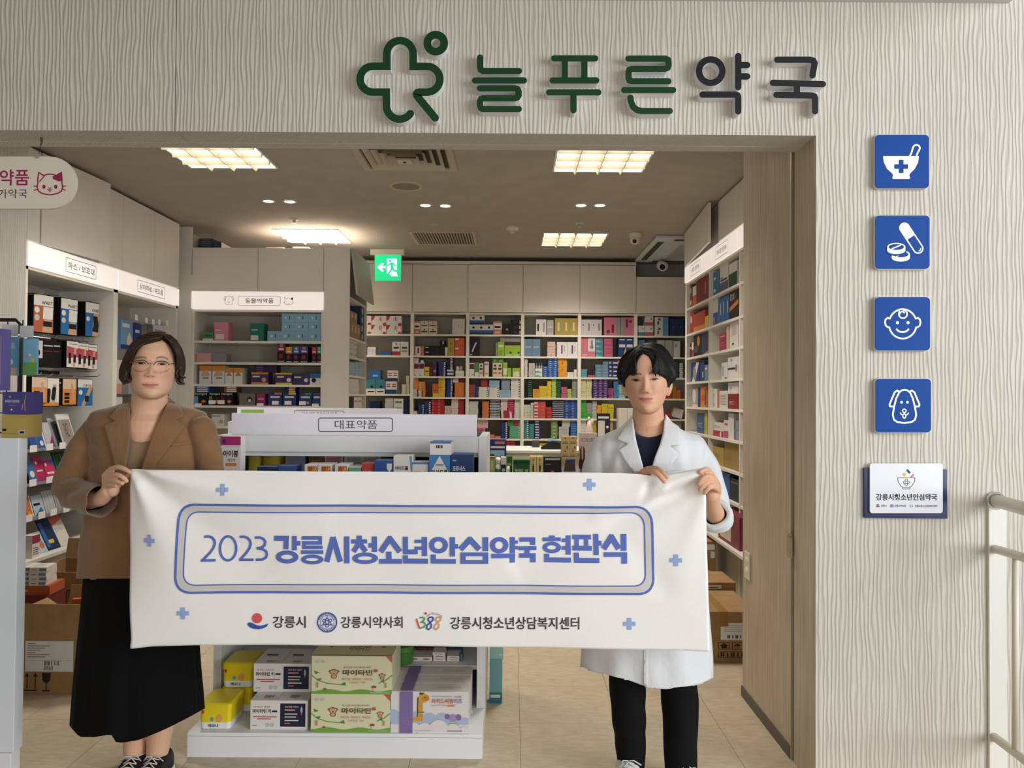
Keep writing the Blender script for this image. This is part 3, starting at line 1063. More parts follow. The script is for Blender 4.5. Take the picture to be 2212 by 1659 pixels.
for k in range(34):
 t=k*2*math.pi/34+0.4
 if k % 17> 13:
  continue
 pb.line([(c[0]+16.2*math.cos(t),c[1]+16.2*math.sin(t)),(c[0]+19*math.cos(t),c[1]+19*math.sin(t))],1.5,NVY,'butt')
for k in range(6):
 t=-math.pi/2+k*math.pi/3
 if k % 2==0:
  pb.line([(c[0]+11.5*math.cos(t+d),c[1]+11.5*math.sin(t+d)) for d in (0,)]+[(c[0]+5*math.cos(t+0.9),c[1]+5*math.sin(t+0.9)),(c[0]+3.5*math.cos(t),c[1]+3.5*math.sin(t)),(c[0]+5*math.cos(t-0.9),c[1]+5*math.sin(t-0.9))],1.8,NVY,closed=True)
 else:
  q=(c[0]+7.5*math.cos(t),c[1]+7.5*math.sin(t))
  pb.line([(q[0]+3.2*math.cos(a),q[1]+3.2*math.sin(a)) for a in [i*math.pi/6 for i in range(12)]],1.6,NVY,closed=True)
pb.line([t2(*q) for q in ((63,1105),(70,1130),(82,1165))],3.4,C((206,90,78),0.65))
pb.disc(*t2(127,1063),2.8,C((206,80,78),0.65))
pb.line([t2(*q) for q in ((138,1083),(158,1068))],2.6,C((216,160,90),0.65))
GR8,OR8=C((92,158,110),0.65),C((216,164,98),0.65)
pb.line([t2(*q) for q in ((88,1094),(106,1090),(118,1096),(112,1115),(98,1126),(118,1128),(126,1142),(114,1160),(86,1168))],3.2,GR8)
for cx,mt in ((160,NVY),(214,OR8)):
 pb.line([t2(*q) for q in ((cx+10,1088),(cx-8,1092),(cx-18,1108),(cx-4,1124),(cx+6,1142),(cx+4,1164),(cx-14,1178),(cx-28,1168),(cx-24,1148),(cx-2,1128),(cx+18,1110),(cx+20,1094))],3.0,mt,closed=True)
for k,ch in enumerate('청소년전화'):
 x,y=t2(172+k*16,1062+k*k*1.3)
 pb.text(ch,x-2.3,y+2.6,x+2.3,y-2.4,C((120,90,150),0.65))
pb.obj('print',banner)
#------------------------------------------------------------------furniture
class Fr:
 """local frame of a unit: u along the front, d into the unit, z up"""
 def __init__(s,kind,u0,front):
  s.k,s.u0,s.f=kind,u0,front
 def pt(s,u,d,z):
  if s.k=='F':
   return Vector((s.u0+u,s.f+d,z))
  if s.k=='L':     # on the left wall,facing+X ; u runs away from the camera
   return Vector((s.f-d,s.u0+u,z))
  return Vector((s.f+d,s.u0+u,z))
 def box(s,mb,u0,u1,d0,d1,z0,z1,m=0):
  a,b=s.pt(u0,d0,z0),s.pt(u1,d1,z1)
  return mb.box(min(a.x,b.x),max(a.x,b.x),min(a.y,b.y),max(a.y,b.y),z0,z1,m)
def part(fr,name,mat,root,*bx,bevel=0.0):
 m=MB()
 for b in bx:
  fr.box(m,*b)
 return m.obj(name,mat,root,bevel=bevel)
M_LIT=C((255,246,240),0.4,emit=0.42,name='lightbox_face')
M_LTXT=C((84,76,78),0.8)
def lightbox(fr,root,u0,u1,z0,z1,pm):
 part(fr,'lightbox',M_LIT,root,(u0+0.003,u1-0.003,-0.012,0.05,z0,z1))
#----back wall:six bays
YBK=8.25
BZ=[P(1100,y,YBK).z for y in (723,769.5,814,859,903.5,948)]
BAYX=[760,889.5,1009.5,1128.5,1251.5,1373,1490]
names=['leftmost','second','third','fourth','fifth','rightmost']
zc0,zc1=P(1100,676,YBK).z,P(1100,572,YBK).z
zb_top=P(1100,972,YBK).z
for i in range(6):
 x0,x1=P(BAYX[i],800,YBK).x,P(BAYX[i+1],800,YBK).x
 w=x1-x0
 fr=Fr('F',x0,YBK)
 r=thing('back_shelf','white back wall shelving bay, %s of six, stocked with medicine boxes' % names[i],'shelving',(x0+w/2,YBK+0.15,0),'bays of the back wall shelving')
 zt=zc1 if i< 5 else P(1400,598,YBK).z
 part(fr,'side_panel',M_SHELFW,r,(0,0.018,0,0.33,0,zt))
 part(fr,'side_panel',M_SHELFW,r,(w-0.018,w,0,0.33,0,zt))
 part(fr,'back_panel',M_BACK,r,(0.018,w-0.018,0.315,0.33,0,zt))
 rows=BZ if i> 0 else [BZ[0],BZ[1],P(840,851,YBK).z,P(840,903,YBK).z,BZ[5]]
 for z in rows+[zc0]:
  part(fr,'shelf',M_SHELFW,r,(0.018,w-0.018,0.002,0.315,z-0.018,z))
 part(fr,'top_panel',M_SHELFW,r,(0.018,w-0.018,0.0,0.315,zt-0.018,zt))
 part(fr,'door',M_LAM,r,(0.004,w-0.004,-0.018,-0.001,zc0+0.004,zt-0.003),bevel=0.002)
 part(fr,'counter_top',M_SHELFW,r,(0,w,-0.25,0.315,zb_top-0.03,zb_top))
 part(fr,'base_cabinet',M_LAM,r,(0.0,w,-0.23,0.30,0.0,zb_top-0.03))
 if i< 5:
  part(fr,'cornice',M_SHELFW,r,(0,w,-0.012,0.0,zt+0.003,zt+0.035))
#----animal medicine unit and its pillar with a side shelf
YA=6.78
ax0,ax1=P(415,700,YA).x,P(699,700,YA).x
fr=Fr('F',ax0,YA)
w=ax1-ax0
AZ=[P(560,y,YA).z for y in (736.5,783,830.5,876.5,921)]
asg0,asg1,atop=P(560,669,YA).z,P(560,631,YA).z,P(560,536,YA).z
r=thing('animal_medicine_shelf','white shelving unit with lit animal medicine header and pet drawings','shelving',(ax0+w/2,YA+0.15,0))
part(fr,'side_panel',M_SHELFW,r,(0,0.02,0,0.4,0,atop))
part(fr,'side_panel',M_SHELFW,r,(w-0.02,w,0,0.4,0,atop))
part(fr,'back_panel',M_BACK,r,(0.02,w-0.02,0.385,0.4,0,atop))
for z in AZ:
 part(fr,'shelf',M_SHELFW,r,(0.02,w-0.02,0.0,0.385,z-0.02,z))
part(fr,'top_panel',M_SHELFW,r,(0.02,w-0.02,0.0,0.385,atop-0.02,atop))
part(fr,'base_cabinet',M_LAM,r,(0.02,w-0.02,0.0,0.38,0,0.45))
part(fr,'divider',M_SHELFW,r,(0.02,w-0.02,0.0,0.385,asg0-0.02,asg0))
hx=P(558.5,600,YA).x-ax0
for a,b in ((0.002,hx-0.002),(hx+0.002,w-0.003)):
 part(fr,'door',M_LAM,r,(a,b,-0.02,-0.001,asg1+0.004,atop-0.002),bevel=0.002)
sg=part(fr,'lightbox',M_LIT,r,(0.0,w,-0.022,0.05,asg0+0.002,asg1))
def cE(x,y):
 return (400+x/3.95,480+y/3.95)
pa=Print(lambda u,v:P(*cE(u,v),YA-0.0232))
pa.line(rrect(453,630,812,710,12),2.6,M_LTXT,closed=True)
pa.text('동물의약품',512,691,754,650,M_LTXT,0.012)
pa.line([(350,640),(362,632),(374,631),(388,634),(398,642),(404,660),(408,684),(400,699),(374,703),(348,699),(338,684),(344,660)],2.6,M_LTXT,closed=True)
for s in (-1,1):
 pa.line([(374+s*24,640),(374+s*32,632),(374+s*44,655),(374+s*38,666),(374+s*32,660)],2.6,M_LTXT)
 pa.disc(374+s*9,660,2.4,M_LTXT)
 pa.disc(884+s*17,681,2.4,M_LTXT)
 pa.line([(884+s*36,684),(884+s*47,687)],2.0,M_LTXT)
pa.disc(374,682,5,M_LTXT)
pa.line([(852,668),(848,640),(866,652),(884,648),(902,652),(918,640),(918,668),(922,686),(908,702),(884,706),(860,702),(846,686)],2.6,M_LTXT,closed=True)
pa.poly([(918,640),(900,652),(904,660),(918,664)],M_LTXT)
pa.line([(878,690),(884,694),(890,690)],2.4,M_LTXT)
pa.obj('sign_print',sg)
# filler strip between left wall unit and this one
r=thing('corner_filler','tall narrow white filler panel in the corner beside animal shelf','panel',(P(400,700,YA).x,YA,0))
f0,f1=P(386,700,YA-0.02).x,P(415,700,YA-0.02).x
MB().box(f0-0.05,f1-0.004,YA-0.02,YA-0.002,0,P(400,594,YA).z).obj('lower_panel',M_SHELFW,r)
MB().box(f0-0.05,f1-0.012,YA-0.02,YA-0.002,P(400,595,YA).z+0.004,2.93).obj('upper_panel',M_LAM,r)
px0,px1=ax1,P(755,700,YA).x
r=thing('pillar_unit','plain white pillar panel beside animal shelf with narrow shelves on its side','shelving',((px0+px1)/2,YA+0.4,0))
MB().box(px0+0.001,px1,YA-0.012,YA+0.012,0,atop+0.01).obj('front_panel',M_LAM,r)
YP=7.6
fr=Fr('L',YA+0.013,px1-0.004)
L=YP-YA-0.013
SZ=[PX(760,y,px1).z for y in (728,770,811,851,892)]
part(fr,'side_panel',M_SHELFW,r,(L-0.02,L,0,0.2,0,atop))
part(fr,'back_panel',M_BACK,r,(0,L-0.02,0.19,0.205,0,atop))
part(fr,'top_panel',M_SHELFW,r,(0,L,0.0,0.19,atop-0.018,atop))
zd=PX(757,640,px1).z
for z in SZ+[zd]:
 part(fr,'shelf',M_SHELFW,r,(0.0,L-0.02,0.0,0.19,z-0.018,z))
part(fr,'base_cabinet',M_LAM,r,(0,L-0.02,0.002,0.19,0,0.5))
dm=MB().obox((px1+0.035,YA+0.013+L/2,(zd+atop)/2+0.012),0.009,L/2-0.004,(atop-zd)/2-0.004,Matrix.Rotation(math.radians(7),3,'Y').inverted())
dm.obj('door',M_LAMD,r)
#----left wall:two bays
XW=-2.9
LY=[PX(50,800,XW).y,PX(251,600,XW).y,PX(384,640,XW).y]
lsg0,lsg1=PX(383,661.5,XW).z,PX(383,625,XW).z
LZ=[PX(66,y,XW).z for y in (975,1050,1126)]
LBASE=PX(66,1207,XW).z
lroots=[]
for i,(lab,txt) in enumerate((('left wall shelving bay with lit header for pain patches and hooks of braces','파스 / 보호대'),('left wall shelving bay with lit wound care header behind the woman','상처치료 / 여드름'))):
 y0,y1=LY[i],LY[i+1]
 w=y1-y0
 fr=Fr('L',y0,XW)
 r=thing('wall_shelf',lab,'shelving',(XW-0.2,y0+w/2,0),'left wall shelving bays')
 lroots.append(r)
 part(fr,'side_panel',M_SHELFW,r,(0,0.03,0,0.44,0,lsg0))
 part(fr,'side_panel',M_SHELFW,r,(w-0.03,w,0,0.44,0,lsg0))
 part(fr,'back_panel',M_LAMD,r,(0.03,w-0.03,0.40,0.42,0,lsg0))
 part(fr,'header_board',M_SHELFW,r,(0.0,w,0.0,0.42,lsg0-0.02,lsg0))
 part(fr,'base_cabinet',M_LAMD,r,(0.03,w-0.03,0.01,0.42,0,LBASE-0.02))
 part(fr,'base_top',M_SHELFW,r,(0.0,w,-0.04,0.42,LBASE-0.02,LBASE))
 for z in (LZ if i==0 else [1.45-0.0,1.1,0.8]):
  sh_=part(fr,'shelf',C((86,88,90),0.4),r,(0.03,w-0.03,0.05,0.40,z-0.008,z))
  if i==0:
   part(fr,'lip',C((128,132,134),0.3),sh_,(0.03,w-0.03,0.046,0.05,z-0.01,z+0.008))
 sg=part(fr,'lightbox',M_LIT,r,(0.004,w-0.004,-0.014,0.05,lsg0+0.003,lsg1))
 u0,u1=(PX(137,600,XW).y,PX(203,600,XW).y) if i==0 else (PX(293,620,XW).y,PX(352,640,XW).y)
 pz=Print(lambda u,v,fr=fr:Vector((XW+0.0152,u,v)),(1,0,0))
 zm,hh=(lsg0+lsg1)/2,0.045
 pz.line(rrect(u0,zm-hh,u1,zm+hh,0.012),0.0035,C((120,112,150),0.6),closed=True)
 pz.text(txt,u0+(u1-u0)*0.07,zm-hh*0.52,u1-(u1-u0)*0.07,zm+hh*0.5,M_LTXT,0.006)
 pz.obj('sign_print',sg)
 part(fr,'carcass',M_LAMD,r,(0.0,w,0.012,0.42,lsg1+0.004,2.93))
fr=Fr('L',0,XW)
yd=[LY[0],PX(82,600,XW).y,PX(216,500,XW).y,PX(263,500,XW).y,PX(332,520,XW).y,LY[2]]
for k in range(5):
 z0,z1=lsg1+0.008,2.925
 o=MB()
 rt=lroots[0] if k< 3 else lroots[1]
 if k==1:
  Rd=Matrix.Rotation(math.radians(-5),3,'Z')
  ln=yd[2]-yd[1]
  o.obox(Vector((XW+0.004,yd[1]+0.004,(z0+z1)/2))+Rd @ Vector((0,ln/2,0)),0.009,ln/2-0.003,(z1-z0)/2,Rd)
 else:
  fr.box(o,yd[k]+0.002,yd[k+1]-0.002,-0.008,0.011,z0,z1)
 o.obj('door',M_LAM,rt,bevel=0.0015)
#----right wall unit
XRU=1.56
RY=[PX(1604,800,XRU).y-0.35,PX(1597.5,800,XRU).y,PX(1531,800,XRU).y,PX(1480,800,XRU).y]
rsg0,rsg1=PX(1480,614,XRU).z,PX(1480,580,XRU).z
RZ=[PX(1531,y,XRU).z for y in (643.5,706,763,822,881,941)]+[PX(1600,y,XRU).z for y in (1024,1094)]
RBASE=PX(1602,1182,XRU).z
r=thing('right_wall_shelf','white shelving on the right with two lit vitamin headers behind the man','shelving',(XRU+0.2,(RY[0]+RY[3])/2,0))
fr=Fr('R',0,XRU)
for k,y in enumerate(RY):
 t=0.018 if k< 3 else 0.06
 part(fr,'side_panel',M_SHELFW,r,(y-(t if k==3 else t/2),y+(0 if k==3 else t/2),0,0.36,0,rsg0 if k< 3 else 2.94))
part(fr,'back_panel',M_BACK,r,(RY[0],RY[3]-0.06,0.345,0.36,0,rsg0))
for k in range(3):
 for z in RZ+[rsg0]:
  part(fr,'shelf',M_SHELFW,r,(RY[k]+0.009,RY[k+1]-(0.009 if k< 2 else 0.06),0.0,0.345,z-0.018,z))
part(fr,'base_cabinet',M_LAMD,r,(RY[0],RY[3]-0.06,0.02,0.345,0,RBASE-0.02))
part(fr,'base_top',M_SHELFW,r,(RY[0],RY[3]-0.06,-0.09,0.345,RBASE-0.02,RBASE))
ylb=PX(1596,540,XRU).y
for a,b in ((RY[0],ylb-0.004),(ylb,RY[3]-0.02)):
 sg=part(fr,'lightbox',M_LIT,r,(a,b,-0.012,0.05,rsg0+0.003,rsg1))
for (a,b,txt) in ((PX(1495,580,XRU).y,PX(1516,570,XRU).y,'종합 영양제'),(PX(1549,560,XRU).y,PX(1576,540,XRU).y,'부위별 영양제')):
 zm=(rsg0+rsg1)/2
 pz=Print(lambda u,v:Vector((XRU-0.0132,u,v)),(-1,0,0))
 pz.line(rrect(min(a,b),zm-0.045,max(a,b),zm+0.045,0.006),0.003,M_LTXT,closed=True)
 pz.text(txt,a-(a-b)*0.12,zm-0.02,b+(a-b)*0.12,zm+0.02,M_LTXT)
 pz.obj('sign_print',sg)
part(fr,'carcass',M_LAMD,r,(RY[0],RY[3]-0.06,0.012,0.36,rsg1+0.006,2.94))
ym=PX(1553,500,XRU).y
z0,z1=rsg1+0.012,2.935
part(fr,'door',M_LAM,r,(RY[0],ym-0.012,-0.008,0.011,z0,z1),bevel=0.0015)
ln=RY[3]-ym
Rd=Matrix.Rotation(math.radians(-3.5),3,'Z')
hg=Vector((XRU-0.001,RY[3],0))
MB().obox(hg+Rd @ Vector((0,-ln/2,0))+Vector((0,0,(z0+z1)/2)),0.009,ln/2,(z1-z0)/2,Rd).obj('door',M_LAM,r)
#----wall switch and shutter pull on the wooden jamb
c=PX(1613,1220,XJ)
r=thing('wall_switch','white two rocker wall switch on the wooden door jamb','switch',c)
y0,y1,z0,z1=PX(1611,1200,XJ).y,PX(1622,1200,XJ).y,PX(1616,1250,XJ).z,PX(1616,1192,XJ).z
y0,y1=min(y0,y1),max(y0,y1)
MB().box(XJ-0.008,XJ-0.0005,y0,y1,z0,z1).obj('plate',C((228,218,204),0.4),r,bevel=0.002)
for q in (0.29,0.68):
 MB().ell((XJ-0.008,(y0+y1)/2,z0+(z1-z0)*q),(0.004,0.024,0.018),16,8).obj('rocker',C((236,228,216),0.35),r,True)
c=PX(1720,1180,XJ)
r=thing('shutter_pull','clear plastic cord weight hanging in the shutter slot','cord pull',(XJ-0.012,3.1,c.z))
zt,zb=PX(1720,1152,XJ).z,PX(1720,1208,XJ).z
M_CLR=C((214,200,176),0.1,trans=0.65,spec=0.5)
MB().box(XJ-0.02,XJ-0.006,3.085,3.115,zb,zt-0.02).obj('handle',M_CLR,r,bevel=0.003)
MB().ell((XJ-0.013,3.1,zt-0.012),(0.009,0.016,0.012),14,8).obj('knob',M_CLR,r,True)
MB().tube([(XJ-0.012,3.1,zt-0.008),(XJ-0.012,3.1,ZH+0.12)],0.0016,6).obj('cord',C((226,214,190),0.5),r)
#----railing at the right edge
M_RAIL=C((222,213,196),0.4)
r=thing('railing','cream painted handrail with bars fixed to the wall at right','railing',P(2155,1600,YF))
a,b=P(2136,1085,YF-0.012),P(2174,1085,YF-0.012)
MB().box(a.x,b.x,YF-0.012,YF-0.0008,-0.0,a.z).obj('wall_strip',C((226,224,216),0.5),r,bevel=0.002)
def rail(px,py,pxe,pye,ye,rad,nm):
 A0=P(px,py,YF-0.012)
 B0=P(pxe,pye,ye)
 d=(B0-A0)
 MB().tube([A0,A0+d,A0+d*1.8],rad,16).obj(nm,M_RAIL,r,True)
 return A0,d
A1,d1=rail(2152,1082,2212,1098,2.60,0.024,'handrail')
A2,d2=rail(2150,1186,2212,1204,2.60,0.016,'middle_rail')
A3,d3=rail(2148,1592,2212,1640,2.60,0.016,'bottom_rail')
for t in (0.72,1.3):
 MB().tube([A2+d2*t,A3+d3*t],0.011,12).obj('baluster',M_RAIL,r,True)
n=20
MB().loft([[A1+Vector((math.cos(2*math.pi*k/n)*q,y,math.sin(2*math.pi*k/n)*q)) for k in range(n)] for q,y in ((0.034,0.01),(0.034,0.0),(0.026,-0.008))],0,False,False).obj('flange',M_CHROME,r,True)
#----front display stand,rear display stand,gondola end at the left
M_STW=noisy('stand_white',(222,224,226),(228,230,232),3,0.5)
def display_stand(name,label,x0,x1,yp,yb0,yb1,ztop,zsh,sx0,sx1,sz0,sz1,draw,ys):
 r=thing(name,label,'display stand',((x0+x1)/2,(yp+yb1)/2,0))
 MB().box(x0,x1,yp,yb1,0,0.082).obj('plinth',M_STW,r)
 MB().box(x0,x1,yp-0.002,yb1,0.0835,0.0975).obj('plinth_top',M_STW,r,bevel=0.0015)
 for q in (x0,x1-0.035):
  MB().box(q,q+0.035,yb0,yb1,0.0978,ztop).obj('side_panel',M_STW,r)
 MB().box(x0+0.035,x1-0.035,yb1-0.02,yb1,0.0978,ztop).obj('back_panel',C((120,124,130),0.6),r)
 MB().box(x0+0.035,x1-0.035,yb0+0.003,yb0+0.03,ztop-0.07,ztop).obj('top_rail',M_STW,r)
 MB().box(x0+0.035,x1-0.035,yb0+0.02,yb1-0.02,ztop-0.09,ztop-0.071).obj('lower_rail',M_STW,r)
 for z in zsh:
  MB().box(x0+0.036,x1-0.036,(yp+0.08 if z> 0.9 else yb0+0.06),yb1-0.021,z-0.018,z).obj('shelf',M_STW,r)
 sb=MB().box(sx0,sx1,ys,ys+0.02,sz0,sz1).obj('header_sign',M_SIGNW,r,bevel=0.001)
 ps=Print(lambda u,v:P(u,v,ys-0.0006))
 draw(ps)
 ps.obj('sign_print',sb)
 return r
def d_main(p):
 p.line(rrect(688,903,848,932,5),2.0,M_GREY,closed=True)
 p.text('대표약품',723,927,815,907.5,M_GREY,0.004)
def d_rear(p):
 p.line([(636,893),(636,888),(639,886.5),(740,888),(743,889.5),(743,894)],1.0,M_GREY)
 p.text('의료상비약',651,898,728,890.5,M_GREY)
 p.rect(521,884.8,570,899,C((140,182,80),0.5))
SX0,SX1=P(407,1600,3.11).x,P(1042,1600,3.11).x
y_s=3.42
display_stand('display_stand','white product display stand behind the banner with a grey Korean header',SX0,SX1,3.10,3.36,3.86,P(760,942,3.36).z,[1.07,0.80,0.53,0.26],
    P(500,915,y_s).x,P(1030,915,y_s).x,P(760,943,y_s).z+0.002,P(760,894,y_s).z,d_main,y_s)
y_r=4.95
display_stand('display_stand','second white display stand further back, its header just above the front one',P(505,900,y_r).x,P(880,900,y_r).x,4.6,4.85,5.3,1.28,[1.05,0.7],
    P(512,900,y_r).x,P(868,900,y_r).x,1.282,P(690,881.5,y_r).z,d_rear,y_r)
gx1=P(40,1000,2.93).x
gz=P(30,946,2.93).z
r=thing('gondola_end','white panel end of a display counter at the left edge','counter',(-2.1,2.99,0))
MB().box(-2.39,gx1,2.93,2.985,0.09,gz).obj('panel',noisy('gondola_white',(214,219,226),(219,224,231),2,0.4),r,bevel=0.003)
MB().box(-2.39,gx1-0.006,2.925,2.98,0,0.0895).obj('skirting',M_STW,r,bevel=0.002)
#----dispensing counter in the middle ground
r=thing('dispensing_counter','cream pharmacy counter with a raised back ledge behind the products','counter',(0.5,5.3,0))
cz=P(1170,973,5.15).z
MB().box(-0.05,1.02,4.98,5.149,0,0.92).obj('front_cabinet',C((226,220,200),0.5),r)
MB().box(-0.05,1.02,4.95,5.149,0.921,0.94).obj('ledge_top',C((226,224,216),0.4),r)
MB().box(-0.05,1.02,5.15,5.6,0,cz-0.02).obj('rear_cabinet',C((226,218,196),0.5),r)
MB().box(-0.05,1.02,5.145,5.62,cz-0.0195,cz).obj('counter_top',C((230,228,220),0.4),r,bevel=0.002)
#------------------------------------------------------------------product boxes
PAL=dict(w=(226,222,216),wr=(232,226,224),cr=(222,210,184),tan=(196,168,118),gy=(150,148,146),lg=(196,196,194),bk=(26,25,28),br=(70,48,42),
   rd=(196,44,48),dr=(126,24,38),cm=(180,36,74),co=(224,104,88),pk=(222,130,158),ro=(196,82,120),lp=(236,196,196),mg=(190,50,120),
   og=(232,138,48),oy=(240,166,44),or_=(222,92,46),ye=(240,202,48),py=(216,212,150),go=(186,158,70),ol=(150,132,60),
   lm=(160,204,50),gn=(74,150,66),dg=(26,76,50),mt=(92,180,140),te=(54,138,142),lt=(120,196,200),bg=(104,140,168),
   bl=(42,104,184),nb=(36,62,130),nv=(26,34,76),lb=(150,190,218),sb=(96,158,206),pu=(84,46,124),lv=(150,128,186),mr=(120,34,70))
def K(c):
 c=PAL[c] if isinstance(c,str) else c
 g=sum(c)/3.0
 return C(tuple(int((v*0.86+g*0.14)*0.94) for v in c),0.5,spec=0.3)
def spec(base,*pr):
 return (base,pr)
def bb_(c,h=0.35):
 return ('r',0,0,1,h,c)
def bt_(c,h=0.3):
 return ('r',0,1-h,1,1,c)
def bl_(c,h=0.3):
 return ('r',0,0,h,1,c)
def br_(c,h=0.25):
 return ('r',1-h,0,1,1,c)
def lg_(c,v=0.55,h=0.14,a=0.15,b=0.85):
 return ('r',a,v,b,v+h,c)
def ln_(c,v=0.2,n=3,a=0.15,b=0.8):
 return tuple(('r',a,v+0.09*k,b-0.12*(k % 2),v+0.09*k+0.03,c) for k in range(n))
BOXM={}
def box_mesh(w,d,h,sp,key=None):
 key=(round(w,4),round(d,4),round(h,4),sp)
 if key in BOXM:
  return BOXM[key]
 base,prs=sp
 m=MB().box(-w/2,w/2,-d/2,d/2,0,h)
 mats=[K(base)]
 def mi(c):
  k=K(c)
  if k not in mats:
   mats.append(k)
  return mats.index(k)
 flat=[]
 for p in prs:
  if p and isinstance(p[0],tuple):
   flat+=list(p)
  else:
   flat.append(p)
 e=0.0004
 for i,p in enumerate(flat):
  y=-d/2-e-0.00012*i
  if p[0] in 'rR':
   _,u0,v0,u1,v1,c=p
   q=[(u0,v0),(u1,v0),(u1,v1),(u0,v1)]
   fs=[(0,1,2,3)]
  elif p[0] in 'tT':
   _,s,u0,v0,u1,v1,c=p[:7]
   q,fs=text_fit(s,u0,v0,u1,v1,p[7] if len(p)> 7 else 0.012)
  elif p[0] in 'dD':
   _,cu,cv,r,c=p[:5]
   q=[(cu+r*math.cos(k*math.pi/9),cv+r*(p[5] if len(p)> 5 else w/h)*math.sin(k*math.pi/9)) for k in range(18)]
   fs=[tuple(range(18))]
  elif p[0]=='p':
   q,fs=fill([p[1]])
   c=p[2]
  elif p[0]=='l':
   a=stroke([(x*w,z*h) for x,z in p[1]],p[2]*w)
   q,fs,c=[(x/w,z/h) for x,z in a[0]],a[1],p[3]
  if p[0] in 'RTD':
   m.add([((u-0.5)*w,(v-0.5)*d,h+e+0.00012*i) for u,v in q],fs,mi(c))
  else:
   m.add([((u-0.5)*w,y,v*h) for u,v in q],fs,mi(c))
 me=m.mesh('product_box',mats)
 BOXM[key]=me
 return me
QUEUE=[]
def put(name,label,cat,w,d,h,loc,rz,sp,group=None):
 if name=='medicine_box':
  QUEUE.append((w*h/(Vector(loc)-Vector((0,0,CAMZ))).length_squared,label,cat,w,d,h,loc,rz,sp,group))
  return None
 o=bpy.data.objects.new(name,box_mesh(w,d,h,sp))
 COL.objects.link(o)
 o.location=loc
 o.rotation_euler=(0,0,rz)
 return tag(o,label,cat,group)
ORD=['first','second','third','fourth','fifth','sixth','seventh','eighth','ninth','tenth','eleventh','twelfth','thirteenth']
class Shelf:
 """fills shelves of one unit with stacks; plane 'F' (y const), 'L'/'R' (x const)"""
 def __init__(s,kind,plane,boards,inset=0.02):
  s.k,s.p,s.b,s.inset=kind,plane,sorted(boards),inset
  s.placed=[]
  s.count={}
  s.lim=None
 def add(s,conv,place,x0,x1,yt,yb,cols,rows,desc,sp,d=0.14,jit=0.004,inset=None,base=None,tilt=0.0,back=0.0,z0=None):
  bx,by,sc=conv
  px0,px1,pt,pb=bx+x0/sc,bx+x1/sc,by+yt/sc,by+yb/sc
  ins=s.inset if inset is None else inset
  pxm=(px0+px1)/2
  if s.k=='F':
   Y=s.p+ins
   a,b=P(px0,pb,Y),P(px1,pt,Y)
   u0,u1=a.x,b.x
   zb,zt=P(pxm,pb,Y).z,P(pxm,pt,Y).z
  else:
   X=s.p+(ins if s.k=='R' else-ins)
   u0,u1=sorted((PX(px0,pb,X).y,PX(px1,pb,X).y))
   zb,zt=PX(pxm,pb,X).z,PX(pxm,pt,X).z
  if s.k=='F' and s.lim:
   um=(u0+u1)/2
   for a0,a1 in s.lim:
    if a0< um< a1:
     u0,u1=max(u0,a0+0.001),min(u1,a1-0.001)
  cand=list(s.b)+[q[3] for q in s.placed if q[0]< (u0+u1)/2< q[1]]
  zs=min(cand,key=lambda q:abs(q-zb)) if z0 is None else z0
  zs+=0.0006
  ztop=zt
  up=[q for q in s.b if q> zs+0.02]
  if up:
   ztop=min(ztop,min(up)-0.021)
  h=max((ztop-zs)/rows,0.006)
  w=(u1-u0)/cols
  s.placed.append((u0,u1,zs,zs+h*rows+0.0002*rows))
  s.count[place]=s.count.get(place,0)+1
  n=cols*rows
  lab='%s box, item %s on the %s' % (desc,ORD[s.count[place]-1] if s.count[place]<=len(ORD) else 'last',place)
  grp=('%s boxes on the %s' % (desc,place)) if n> 1 else None
  for i in range(cols):
   for j in range(rows):
    uu=u0+w*(i+0.5)+(rnd.uniform(-jit,jit) if rows> 1 and n> 2 else 0)*0.6
    dd=d/2+rnd.uniform(0,jit)+back
    zz=zs+j*(h+0.0003)
    ww=w*0.985 if (rows> 1 and n> 2) else w*0.99
    if s.k=='F':
     loc,rz=(uu,s.p+ins+dd,zz),0.0
    elif s.k=='L':
     loc,rz=(s.p-ins-dd,uu,zz),math.pi/2
    else:
     loc,rz=(s.p+ins+dd,uu,zz),-math.pi/2
    put('medicine_box',lab,'box',ww,d,h,loc,rz+rnd.uniform(-0.01,0.01)+tilt,sp,grp)
cvA,cvB,cvC,cvD,cvE=(740,540,5.185),(1100,540,5.185),(1020,760,5.925),(740,740,5.185),(400,480,3.95)
bk=Shelf('F',YBK,BZ+[zb_top])
bk0=Shelf('F',YBK,[BZ[0],BZ[1],P(840,851,YBK).z,P(840,903,YBK).z,BZ[5]])
bk.lim=bk0.lim=[(P(BAYX[i],800,YBK).x+0.018,P(BAYX[i+1],800,YBK).x-0.018) for i in range(6)]
BN=['leftmost','second','third','fourth','fifth','rightmost']
def row(i,r):
 return '%s shelf of the %s back bay' % (['top','second','third','fourth','fifth','sixth','lowest'][r-1],BN[i])
WR=spec('w',bb_('w'),('p',((0,0.45),(0.12,0.55),(0.26,1),(0,1)),'rd'),('d',0.88,0.05,0.12,'rd'),('r',0.55,0.45,0.62,0.9,'ro'),('r',0.68,0.3,0.72,0.9,'gy'))
NE=spec('nb',('r',0.72,0.2,0.97,0.8,'w'))
WK=spec('w',('r',0.80,0.3,0.94,0.7,'bk'),('r',0.08,0.4,0.55,0.55,'lg'))
